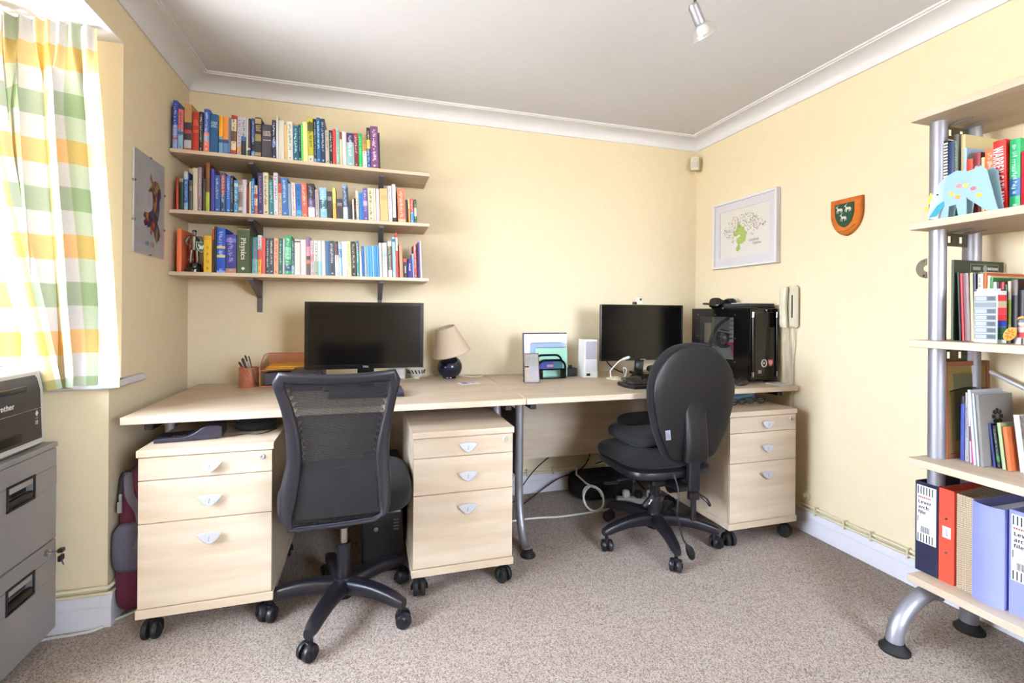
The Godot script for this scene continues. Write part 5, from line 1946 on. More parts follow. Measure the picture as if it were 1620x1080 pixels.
func map_frame():
	var o := thing("framed_map", "white framed illustrated map with a green island on the side wall", "picture", Vector3(XR, 1.678, -2.466), -PI / 2)
	# local x runs towards +z, local z off the wall
	var f := MB.new()
	for q in [[-0.266, -0.217, -0.25, 0.217], [0.25, -0.217, 0.266, 0.217], [-0.25, -0.217, 0.25, -0.201], [-0.25, 0.201, 0.25, 0.217]]:
		f.bar(Vector3(q[0], q[1], 0.001), Vector3(q[2], q[3], 0.034), 0.0015)
	part("frame", f, plain("e8e4e2", 0.4), o)
	var mt := MB.new()
	for q in [[-0.25, -0.201, -0.205, 0.201], [0.205, -0.201, 0.25, 0.201], [-0.205, -0.201, 0.205, -0.152], [-0.205, 0.152, 0.205, 0.201]]:
		mt.bar(Vector3(q[0], q[1], 0.02), Vector3(q[2], q[3], 0.024))
	part("mount", mt, plain("e4dee2", 0.8), o)
	var img := Image.create(410, 304, false, Image.FORMAT_RGB8)
	img.fill(Color(0.925, 0.90, 0.86))
	var r := RandomNumberGenerator.new()
	r.seed = 77
	var isle := smooth_poly([Vector2(150, 95), Vector2(172, 90), Vector2(178, 112), Vector2(205, 120), Vector2(215, 145), Vector2(232, 160), Vector2(222, 182), Vector2(220, 205), Vector2(190, 222), Vector2(178, 215), Vector2(172, 232), Vector2(176, 255), Vector2(150, 266), Vector2(142, 246), Vector2(158, 226), Vector2(146, 205), Vector2(152, 185), Vector2(176, 176), Vector2(172, 162), Vector2(140, 172), Vector2(118, 160), Vector2(122, 140), Vector2(148, 128)], 4)
	var nz := FastNoiseLite.new()
	nz.seed = 8
	nz.frequency = 0.07
	for y in range(70, 275):
		for x in range(105, 240):
			if Geometry2D.is_point_in_polygon(Vector2(x, y), isle):
				var t := nz.get_noise_2d(x, y)
				img.set_pixel(x, y, Color("9cb84c").lerp(Color("c4cf7c"), clampf(t + 0.4, 0.0, 1.0)))
	for k in isle.size():
		var a := isle[k]
		img.fill_rect(Rect2i(int(a.x), int(a.y), 2, 2), Color("54602c"))
	# pen sketches round the island
	var inks := ["5c5a60", "6c6860", "6c7c50", "a8584c", "5c6474", "94a858"]
	for k in 420:
		var p := Vector2(r.randf_range(36, 372), r.randf_range(40, 128))
		if k % 4 == 0:
			p = Vector2(r.randf_range(30, 125), r.randf_range(120, 220))
		if k % 11 == 0:
			p = Vector2(r.randf_range(235, 380), r.randf_range(120, 150))
		if absf(p.x - 205.0) / 185.0 + absf(p.y - 130.0) / 150.0 > 1.02:
			continue
		var c := Color(inks[r.randi() % 6])
		if k % 11 == 0:
			c = Color("b0483c")
		var d := Vector2.from_angle(r.randf() * TAU)
		for s in r.randi_range(3, 12):
			p += d
			d = d.rotated(r.randf_range(-0.5, 0.5))
			img.fill_rect(Rect2i(clampi(int(p.x), 2, 406), clampi(int(p.y), 2, 300), 2, 2), c.darkened(0.15))
	for p in [Vector2(268, 172), Vector2(280, 178), Vector2(262, 100), Vector2(288, 92), Vector2(300, 104), Vector2(325, 96), Vector2(80, 78)]:
		for s in 60:
			var w: Vector2 = p + Vector2.from_angle(r.randf() * TAU) * r.randf_range(0, 9)
			img.fill_rect(Rect2i(int(w.x), int(w.y), 2, 1), Color("a8bc68"))
	var m := mat("island_print", Color.WHITE, 0.7)
	m.albedo_texture = ImageTexture.create_from_image(img)
	var q := MB.new()
	q.quad_uv(Vector3(-0.206, -0.153, 0.0195), Vector3(0.206, -0.153, 0.0195), Vector3(0.206, 0.153, 0.0195), Vector3(-0.206, 0.153, 0.0195), Rect2(0, 0, 1, 1))
	part("print_sheet", q, m, o)
	words(o, "Canfield", 0.014, plain("5c5450", 0.7), at_pos(0.082, -0.058, 0.02), false, "Droid Serif")
	words(o, "Cyprus", 0.014, plain("5c5450", 0.7), at_pos(0.108, -0.08, 0.02), false, "Droid Serif")
	var bk := MB.new()
	bk.bar(Vector3(-0.25, -0.201, 0.002), Vector3(0.25, 0.201, 0.0185))
	part("backing_board", bk, plain("d8d4cc", 0.7), o)
	var g := MB.new()
	g.bar(Vector3(-0.25, -0.201, 0.0265), Vector3(0.25, 0.201, 0.0282))
	part("glass_pane", g, M.picture_glass, o)


func shield_outline(w: float, top: float, bottom: float) -> PackedVector2Array:
	var out := PackedVector2Array([Vector2(-w, top), Vector2(w, top)])
	var steps := 12
	for i in steps + 1:
		var t := i / float(steps)
		out.append(Vector2(w * cos(t * PI / 2) * (1.0 - 0.02 * t), lerpf(top * 0.25, bottom, sin(t * PI / 2 * 0.92) / sin(PI / 2 * 0.92))))
	for i in range(steps - 1, -1, -1):
		var t := i / float(steps)
		out.append(Vector2(-w * cos(t * PI / 2) * (1.0 - 0.02 * t), lerpf(top * 0.25, bottom, sin(t * PI / 2 * 0.92) / sin(PI / 2 * 0.92))))
	return out


func plaque():
	var o := thing("shield_plaque", "varnished wooden shield plaque with three white goats on green", "plaque", Vector3(XR, 1.645, -1.796), -PI / 2)
	var b := MB.new()
	b.slab(shield_outline(0.082, 0.092, -0.092), 0.001, 0.021, 0.005)
	part("board", b, M.varnish, o)
	var g := MB.new()
	g.t = at_pos(-0.004, 0.012, 0.0)
	g.slab(shield_outline(0.05, 0.056, -0.062), 0.019, 0.0245, 0.002)
	var f := part("green_field", g, plain("123f2a", 0.35), o)
	# goats: body, neck, head, horn, four legs, tail
	for at in [Vector2(-0.027, 0.038), Vector2(0.017, 0.038), Vector2(-0.006, -0.004)]:
		var a := MB.new()
		a.t = Transform3D(Basis.from_scale(Vector3(1.15, 1.15, 1.0)), Vector3(at.x, at.y, 0.0))
		a.slab(smooth_poly([Vector2(-0.010, 0.003), Vector2(-0.012, 0.011), Vector2(-0.017, 0.0105), Vector2(-0.0155, 0.0135), Vector2(-0.0105, 0.0155), Vector2(-0.006, 0.007), Vector2(0.008, 0.006), Vector2(0.013, 0.002), Vector2(0.009, -0.003), Vector2(-0.007, -0.003)], 3), 0.0245, 0.0265, 0.0004)
		a.tube([Vector3(-0.0105, 0.0145, 0.0255), Vector3(-0.0075, 0.0195, 0.0255), Vector3(-0.002, 0.021, 0.0255)], [0.0013, 0.001, 0.0005], 6)
		a.tube([Vector3(-0.009, 0.0, 0.0255), Vector3(-0.013, -0.006, 0.0255), Vector3(-0.0115, -0.012, 0.0255)], [0.0018, 0.0012, 0.0009], 6)
		a.tube([Vector3(-0.006, -0.001, 0.0255), Vector3(-0.0055, -0.008, 0.0255), Vector3(-0.0065, -0.0145, 0.0255)], [0.0018, 0.0012, 0.0009], 6)
		a.tube([Vector3(0.009, -0.001, 0.0255), Vector3(0.0065, -0.007, 0.0255), Vector3(0.0045, -0.0125, 0.0255)], [0.002, 0.0013, 0.0009], 6)
		a.tube([Vector3(0.0115, 0.0, 0.0255), Vector3(0.013, -0.006, 0.0255), Vector3(0.0105, -0.0125, 0.0255)], [0.002, 0.0013, 0.0009], 6)
		part("goat", a, plain("d9dcd0", 0.5), f)
	var s := MB.new()
	var bend := []
	for i in 11:
		var t := i / 10.0
		bend.append(Vector3(lerpf(-0.045, 0.05, t), -0.058 + 0.016 * cos((t - 0.5) * PI) * -1.0 + 0.014 * t, 0.0225))
	s.tube(bend, 0.006, 8, true, 0.35)
	part("scroll", s, plain("c9944c", 0.4), o)


func spotlight():
	var o := thing("ceiling_spotlight", "silver ceiling spotlight with a clear glass shade", "lamp", Vector3(1.125, YC, -1.48))
	var r := MB.new()
	r.lathe([Vector2(0.0, 0.0), Vector2(0.045, -0.0005), Vector2(0.045, -0.012), Vector2(0.02, -0.022), Vector2(0, -0.022)].duplicate(), 28)
	part("ceiling_rose", r, M.silver, o)
	var st := MB.new()
	st.rod(Vector3(0, -0.02, 0), Vector3(0.004, -0.138, 0.004), 0.0055, 10)
	st.blob(Vector3(0.005, -0.14, 0.005), Vector3(0.02, 0.02, 0.02), 1.0, 1.0, 14, 8)
	part("arm", st, plain("6c6858", 0.4, 0.6), o)
	var tilt := Basis(Vector3(0, 0, 1), 0.6) * Basis(Vector3.RIGHT, 0.12)
	var h := MB.new()
	h.t = Transform3D(tilt, Vector3(-0.012, -0.132, 0.01))
	h.lathe([Vector2(0, 0.006), Vector2(0.012, 0.005), Vector2(0.0185, -0.004), Vector2(0.0185, -0.07), Vector2(0.0165, -0.073), Vector2(0, -0.073)].duplicate(), 28)
	part("lamp_body", h, M.silver, o)
	var v := MB.new()
	v.t = h.t
	for k in 5:
		v.bar(Vector3(0.0165, -0.016 - k * 0.008, -0.007), Vector3(0.0192, -0.012 - k * 0.008, 0.007))
	part("vent_slot", v, M.black, o)
	var bl := MB.new()
	bl.t = h.t
	bl.lathe([Vector2(0.0, -0.073), Vector2(0.012, -0.074), Vector2(0.02, -0.085), Vector2(0.021, -0.097), Vector2(0.014, -0.109), Vector2(0, -0.113)].duplicate(), 24)
	part("bulb", bl, plain("e6e3de", 0.35), o)
	var g := MB.new()
	g.t = h.t
	var prof := [Vector2(0.019, -0.068), Vector2(0.032, -0.078), Vector2(0.041, -0.095), Vector2(0.046, -0.118)]
	g.lathe(prof, 32)
	g.lathe([Vector2(0.0448, -0.118), Vector2(0.0398, -0.0955), Vector2(0.031, -0.079), Vector2(0.0185, -0.069)], 32)
	part("glass_shade", g, M.shade_glass, o, Transform3D.IDENTITY, 60.0)
	var rim := MB.new()
	rim.t = h.t
	var ring := []
	for i in 33:
		ring.append(Vector3(cos(TAU * i / 32.0) * 0.0455, -0.118, sin(TAU * i / 32.0) * 0.0455))
	rim.tube(ring, 0.0012, 6, false)
	part("shade_rim", rim, plain("bdbab6", 0.2), o)


# ---------- things on and under the corner desk ----------
func monitor(label: String, at: Vector3, w: float, h: float, bez: float, logo: String, lift: float, silver_logo := true) -> Node3D:
	# stands on the desk; at = middle of the foot, panel centre is above it
	var o := thing("monitor", label, "monitor", at)
	var p := MB.new()
	p.box(Vector3(0, lift + h / 2, 0.03), Vector3(w, h, 0.022), 0.003)
	p.box(Vector3(0, lift + h / 2, 0.008), Vector3(w * 0.72, h * 0.7, 0.03), 0.012)
	part("housing", p, M.black_gloss_soft, o)
	var b := MB.new()
	for q in [[-w / 2, lift, -w / 2 + bez, lift + h], [w / 2 - bez, lift, w / 2, lift + h], [-w / 2 + bez, lift, w / 2 - bez, lift + bez * 1.15], [-w / 2 + bez, lift + h - bez, w / 2 - bez, lift + h]]:
		b.bar(Vector3(q[0], q[1], 0.04), Vector3(q[2], q[3], 0.0435), 0.0008)
	part("bezel", b, M.black_gloss_soft, o)
	var s := MB.new()
	s.bar(Vector3(-w / 2 + bez, lift + bez * 1.15, 0.0405), Vector3(w / 2 - bez, lift + h - bez, 0.0418))
	part("screen", s, M.screen, o)
	if logo:
		words(o, logo, 0.0085, plain("a8a8ac", 0.3, 0.5), at_pos(0.0, lift + bez * 0.58, 0.0438), true)
	elif silver_logo:
		var l := MB.new()
		l.bar(Vector3(-0.02, lift + 0.004, 0.0437), Vector3(0.02, lift + 0.0075, 0.0442))
		part("logo_strip", l, plain("cfcdc8", 0.3, 0.4), o)
	return o


func cable(label: String, pts: Array, r: float, m: Material, steps := 6, group := "", called := "cable"):
	var b := MB.new()
	b.tube(smooth_path(pts, steps), r, 7)
	single(called, b, m, label, "cable", Vector3.ZERO, 0.0, group)


func build_desk_things():
	# computer screen
	var mo := monitor("black glossy computer screen on the corner desk behind the mesh chair", Vector3(-0.004, DT, -2.545), 0.567, 0.33, 0.018, "DELL", 0.103)
	var st := MB.new()
	st.box(Vector3(0, 0.1, -0.02), Vector3(0.08, 0.2, 0.03), 0.006)
	part("stand_neck", st, M.black_gloss_soft, mo)
	var ft := MB.new()
	ft.box(Vector3(-0.02, 0.0065, -0.01), Vector3(0.34, 0.012, 0.2), 0.004)
	part("stand_foot", ft, M.black_gloss_soft, mo)
	var riser := MB.new()
	riser.bar(Vector3(-0.35, DT + 0.001, -2.72), Vector3(-0.205, DT + 0.1, -2.5), 0.004)
	single("cable_box", riser, M.black, "matt black box half hidden beside the screen foot", "box")
	var pp := MB.new()
	pp.bar(Vector3(-0.17, DT + 0.0005, -2.4), Vector3(0.02, DT + 0.004, -2.46), 0.0)
	single("paper_pile", pp, plain("a8bca0", 0.8), "pale green papers under the screen", "papers")
	# closed laptop near the front edge
	var lp := thing("laptop", "closed dark laptop near the front edge of the corner desk", "laptop", Vector3(0.0, DT, -2.34))
	var l1 := MB.new()
	l1.bar(Vector3(-0.16, 0.002, -0.11), Vector3(0.165, 0.012, 0.105), 0.003)
	part("base", l1, M.black, lp)
	var l2 := MB.new()
	l2.bar(Vector3(-0.16, 0.0125, -0.11), Vector3(0.165, 0.021, 0.105), 0.003)
	part("lid", l2, plain("2b2b46", 0.35), lp)
	lamp()
	# white bowl with slanting black dashes
	var bw := thing("patterned_bowl", "small white footed bowl with slanting black dashes beside the screen", "bowl", Vector3(0.275, DT, -2.84))
	var b := MB.new()
	b.lathe([Vector2(0, 0), Vector2(0.021, 0), Vector2(0.021, 0.008), Vector2(0.03, 0.014), Vector2(0.043, 0.03), Vector2(0.051, 0.05), Vector2(0.054, 0.062), Vector2(0.0515, 0.062), Vector2(0.047, 0.048), Vector2(0.038, 0.03), Vector2(0.02, 0.018), Vector2(0, 0.016)], 36)
	part("bowl_body", b, plain("d9d6cc", 0.3), bw)
	var ds := MB.new()
	for k in 16:
		var a := TAU * k / 16.0
		var n0 := Vector3(cos(a), 0, sin(a))
		var n1 := Vector3(cos(a + 0.2), 0, sin(a + 0.2))
		ds.tube([n0 * 0.0455 + Vector3(0, 0.033, 0), n1 * 0.0525 + Vector3(0, 0.053, 0)], 0.0035, 6)
	part("painted_dash", ds, M.ink, bw)
	var wb := MB.new()
	wb.bar(Vector3(0.12, DT + 0.001, -2.9), Vector3(0.215, DT + 0.062, -2.83), 0.004)
	single("white_box", wb, M.white_plastic, "small white plastic box behind the patterned bowl", "box")
	cable("cream lamp flex trailing along the back of the corner desk", [Vector3(0.1, DT + 0.004, -2.78), Vector3(0.2, DT + 0.004, -2.785), Vector3(0.34, DT + 0.004, -2.9), Vector3(0.46, DT + 0.006, -2.93), Vector3(0.56, DT + 0.004, -2.91), Vector3(0.66, DT + 0.004, -2.89), Vector3(0.67, DT + 0.004, -2.84), Vector3(0.6, DT + 0.004, -2.80), Vector3(0.53, DT + 0.012, -2.82)], 0.003, M.ivory_plastic)
	var cd := thing("printed_card", "small white card with blue print lying on the corner desk", "card", Vector3(0.533, DT + 0.0005, -2.575), 0.25)
	var c1 := MB.new()
	c1.bar(Vector3(-0.05, 0, -0.035), Vector3(0.05, 0.0012, 0.035))
	part("card_sheet", c1, M.paper, cd)
	var c2 := MB.new()
	c2.bar(Vector3(-0.042, 0.0012, -0.028), Vector3(-0.004, 0.0017, 0.02))
	c2.bar(Vector3(0.004, 0.0012, -0.024), Vector3(0.042, 0.0017, -0.008))
	c2.bar(Vector3(0.01, 0.0012, 0.004), Vector3(0.04, 0.0017, 0.01))
	part("print_patch", c2, plain("6c74a0", 0.7), cd)
	pen_pot()
	letter_tray()
	# on the first drawer unit
	var dk := thing("docking_station", "dark plastic docking station on the drawer unit by the window wall", "docking station", Vector3(-0.75, 0.6775, -2.16), 0.1)
	var d := MB.new()
	d.slab(PackedVector2Array([Vector2(0, 0.001), Vector2(0.2, 0.001), Vector2(0.215, 0.006), Vector2(0.215, 0.044), Vector2(0.2, 0.05), Vector2(0.165, 0.05), Vector2(0.15, 0.046), Vector2(0.125, 0.027), Vector2(0.105, 0.018), Vector2(0.09, 0.016), Vector2(0, 0.014)]), 0.0, 0.115, 0.002)
	part("dock_body", d, plain("2b2836", 0.35), dk)
	var d2 := MB.new()
	for k in 5:
		d2.bar(Vector3(0.012 + k * 0.018, 0.014, 0.02), Vector3(0.024 + k * 0.018, 0.0185, 0.09), 0.001)
	part("dock_rib", d2, M.black, dk)
	cable("black charger lead on the drawer unit by the window wall", [Vector3(-0.56, 0.682, -2.1), Vector3(-0.5, 0.683, -2.08), Vector3(-0.44, 0.683, -2.1), Vector3(-0.39, 0.683, -2.09), Vector3(-0.35, 0.684, -2.16)], 0.0022, M.black)
	cable("looped black lead behind the docking station", [Vector3(-0.5, 0.684, -2.2), Vector3(-0.44, 0.69, -2.16), Vector3(-0.38, 0.694, -2.22), Vector3(-0.42, 0.69, -2.3), Vector3(-0.5, 0.69, -2.28), Vector3(-0.48, 0.684, -2.2)], 0.0035, M.black)
	var hs := MB.new()
	hs.blob(Vector3(-0.43, 0.701, -2.2), Vector3(0.16, 0.045, 0.13), 0.8, 0.8, 24, 12)
	single("black_pouch", hs, M.fabric_black, "soft black pouch in the shade on the drawer unit", "pouch")
	# tower computer under the desk
	var tw := thing("computer_tower", "black computer tower standing on the carpet beside a drawer unit", "computer", Vector3(0.075, 0, -2.21))
	var t1 := MB.new()
	t1.bar(Vector3(-0.09, 0.006, -0.45), Vector3(0.09, 0.425, 0.0), 0.006)
	part("case", t1, M.black, tw)
	var t2 := MB.new()
	t2.bar(Vector3(-0.08, 0.24, 0.0), Vector3(0.08, 0.41, 0.006), 0.003)
	part("drive_panel", t2, plain("25222c", 0.3), tw)
	var t3 := MB.new()
	t3.bar(Vector3(0.03, 0.336, 0.006), Vector3(0.075, 0.342, 0.0075))
	t3.bar(Vector3(0.015, 0.27, 0.006), Vector3(0.075, 0.278, 0.0075))
	var ring := []
	for i in 17:
		ring.append(Vector3(0.058 + 0.012 * cos(TAU * i / 16.0), 0.307, 0.0075 + 0.0) + Vector3(0, 0.012 * sin(TAU * i / 16.0), 0))
	t3.tube(ring, 0.0014, 6, false)
	part("silver_trim", t3, M.chrome, tw)
	var t4 := MB.new()
	for k in 4:
		t4.bar(Vector3(0.045, 0.19 + k * 0.014, 0.0), Vector3(0.068, 0.196 + k * 0.014, 0.002))
	t4.blob(Vector3(-0.03, 0.2, 0.003), Vector3(0.02, 0.02, 0.008), 0.9, 0.9, 14, 8)
	part("port", t4, plain("6c6a78", 0.3, 0.5), tw)


func lamp():
	var o := thing("table_lamp", "table lamp with a dark blue ball base and tilted cream shade", "lamp", Vector3(0.466, DT, -2.808))
	var b := MB.new()
	var prof := [Vector2(0, 0), Vector2(0.036, 0), Vector2(0.04, 0.004)]
	for i in range(4, 21):
		var a := PI * i / 22.0
		prof.append(Vector2(0.073 * sin(a), 0.066 - 0.068 * cos(a)))
	prof.append_array([Vector2(0.014, 0.134), Vector2(0.014, 0.15), Vector2(0, 0.15)])
	b.lathe(prof, 44)
	part("ball_base", b, M.blue_glaze, o, Transform3D.IDENTITY, 50.0)
	var ln := MB.new()
	ln.rod(Vector3(0, 0.15, 0), Vector3(-0.006, 0.19, 0), 0.012, 14)
	part("lamp_holder", ln, M.ivory_plastic, o)
	var bb := MB.new()
	bb.blob(Vector3(-0.014, 0.225, 0), Vector3(0.045, 0.07, 0.045), 0.9, 1.0, 18, 12)
	part("bulb", bb, plain("e8e5de", 0.3), o)
	var s := MB.new()
	s.t = Transform3D(Basis(Vector3(0, 0, 1), 0.27) * Basis(Vector3.RIGHT, 0.1), Vector3(0.012, 0.146, 0))
	s.lathe([Vector2(0.112, 0), Vector2(0.055, 0.158)], 48)
	s.lathe([Vector2(0.0538, 0.158), Vector2(0.1105, 0)], 48)
	part("lamp_shade", s, M.lampshade, o, Transform3D.IDENTITY, 60.0)
	var r := MB.new()
	r.t = s.t
	for q in [[0.1118, 0.0], [0.0545, 0.158]]:
		var ring := []
		for i in 49:
			ring.append(Vector3(cos(TAU * i / 48.0) * q[0], q[1], sin(TAU * i / 48.0) * q[0]))
		r.tube(ring, 0.0014, 6, false)
	for k in 3:
		var a := TAU * k / 3.0
		r.tube([Vector3(cos(a) * 0.053, 0.156, sin(a) * 0.053), Vector3(0, 0.135, 0)], 0.0012, 6)
	part("shade_ring", r, plain("c8b8a0", 0.5), o)


func net_wall(mb: MB, a: Vector3, b: Vector3, c: Vector3, d: Vector3, nu: int, nv: int, w: float):
	# wire grid over the quad a b c d
	var n := (b - a).cross(d - a).normalized()
	for i in nu + 1:
		var p := a.lerp(b, i / float(nu))
		var q := d.lerp(c, i / float(nu))
		var s := (q - p).normalized().cross(n) * w
		mb.quad(p - s, p + s, q + s, q - s)
	for j in nv + 1:
		var p := a.lerp(d, j / float(nv))
		var q := b.lerp(c, j / float(nv))
		var s := (q - p).normalized().cross(n) * w
		mb.quad(p - s, p + s, q + s, q - s)


func pen_pot():
	var o := thing("pen_pot", "copper wire mesh pen pot beside the letter tray", "pen pot", Vector3(-0.575, DT, -2.735))
	var r := 0.045
	var h := 0.096
	var net := MB.new()
	for i in 40:
		var a := TAU * i / 40.0
		var b := TAU * (i + 1) / 40.0
		net_wall(net, Vector3(cos(a) * r, 0.002, -sin(a) * r), Vector3(cos(b) * r, 0.002, -sin(b) * r), Vector3(cos(b) * r, h, -sin(b) * r), Vector3(cos(a) * r, h, -sin(a) * r), 2, 26, 0.0006)
	var no := part("mesh_wall", net, M.copper, o)
	no.set_meta("kind", "stuff")
	var rims := MB.new()
	for y in [0.0025, h]:
		var ring := []
		for i in 33:
			ring.append(Vector3(cos(TAU * i / 32.0) * r, y, sin(TAU * i / 32.0) * r))
		rims.tube(ring, 0.0025, 8, false)
	rims.lathe([Vector2(r, 0.001), Vector2(r, 0.003), Vector2(0, 0.003)], 32)
	part("rim", rims, M.copper, o)
	var pens := [
		["red felt pen with black cap in the copper pot", "b83440", Vector3(0.03, 0.006, 0.018), Vector3(-0.043, 0.128, 0.012), 0.005, "marker"],
		["thick black marker in the copper pot", "1c1a1e", Vector3(0.018, 0.006, 0.0), Vector3(-0.03, 0.146, 0.002), 0.0065, "marker"],
		["grey pen with a dark end in the copper pot", "9a9488", Vector3(0.03, 0.006, -0.01), Vector3(-0.02, 0.16, -0.01), 0.0045, "pen"],
		["thin black pen in the copper pot", "232024", Vector3(0.034, 0.006, -0.004), Vector3(-0.006, 0.155, -0.022), 0.0032, "pen"],
	]
	for p in pens:
		var m := thing(p[5], p[0], "pen", o.position, 0.0, "pens in the copper pot")
		var a: Vector3 = p[2]
		var b: Vector3 = p[3]
		var body := MB.new()
		body.tube([a, a.lerp(b, 0.05), a.lerp(b, 0.8)], [p[4] * 0.4, p[4], p[4]], 10)
		part("barrel", body, plain(p[1], 0.4), m)
		var cap := MB.new()
		cap.tube([a.lerp(b, 0.8), a.lerp(b, 0.97), b], [p[4] * 1.08, p[4] * 1.05, p[4] * 0.5], 10)
		part("cap", cap, M.black, m)


func letter_tray():
	var o := thing("letter_tray", "copper wire mesh two-tier letter tray on the corner desk", "letter tray", Vector3(-0.515, DT, -2.69))
	var w := 0.25
	var d := -0.235
	var net := MB.new()
	for tier in 2:
		var y := 0.004 + 0.08 * tier
		net_wall(net, Vector3(0, y, 0), Vector3(w, y, 0), Vector3(w, y, d), Vector3(0, y, d), 60, 56, 0.0007)
		for x in [0.0, w]:
			net_wall(net, Vector3(x, y, 0), Vector3(x, y, d), Vector3(x, y + 0.068, d), Vector3(x, y + (0.02 if tier else 0.068), 0), 56, 16, 0.0007)
		net_wall(net, Vector3(0, y, d), Vector3(w, y, d), Vector3(w, y + 0.068, d), Vector3(0, y + 0.068, d), 60, 16, 0.0007)
	var no := part("mesh_wall", net, M.copper, o)
	no.set_meta("kind", "stuff")
	var f := MB.new()
	for tier in 2:
		var y := 0.004 + 0.08 * tier
		f.tube([Vector3(0, y, 0), Vector3(w, y, 0)], 0.0028, 8)
		for x in [0.0, w]:
			f.tube([Vector3(x, y, 0), Vector3(x, y, d)], 0.0025, 8)
			f.tube([Vector3(x, y, 0.0), Vector3(x, y + (0.02 if tier else 0.076), -0.0), Vector3(x, y + 0.07, d * 0.45 if tier else 0.0), Vector3(x, y + 0.07, d)], 0.0025, 8)
		f.tube([Vector3(0, y + 0.07, d), Vector3(w, y + 0.07, d)], 0.0025, 8)
	part("wire_frame", f, M.copper, o)
	var e := [["amber padded envelope in the upper letter tray", "d8962c", 0.098, 0.02], ["manila envelope under the amber one in the tray", "c8a040", 0.09, 0.03]]
	for q in e:
		var b := MB.new()
		b.bar(Vector3(-0.485, DT + q[2], -2.91), Vector3(-0.275, DT + q[2] + 0.006, -2.70 + q[3]), 0.002)
		single("envelope", b, plain(q[1], 0.8), q[0], "envelope", Vector3.ZERO, 0.0, "envelopes in the letter tray")
	var g := MB.new()
	g.bar(Vector3(-0.5, DT + 0.007, -2.9), Vector3(-0.29, DT + 0.07, -2.71), 0.004)
	single("document_box", g, plain("45424f", 0.6), "dark grey document case in the lower letter tray", "document case")


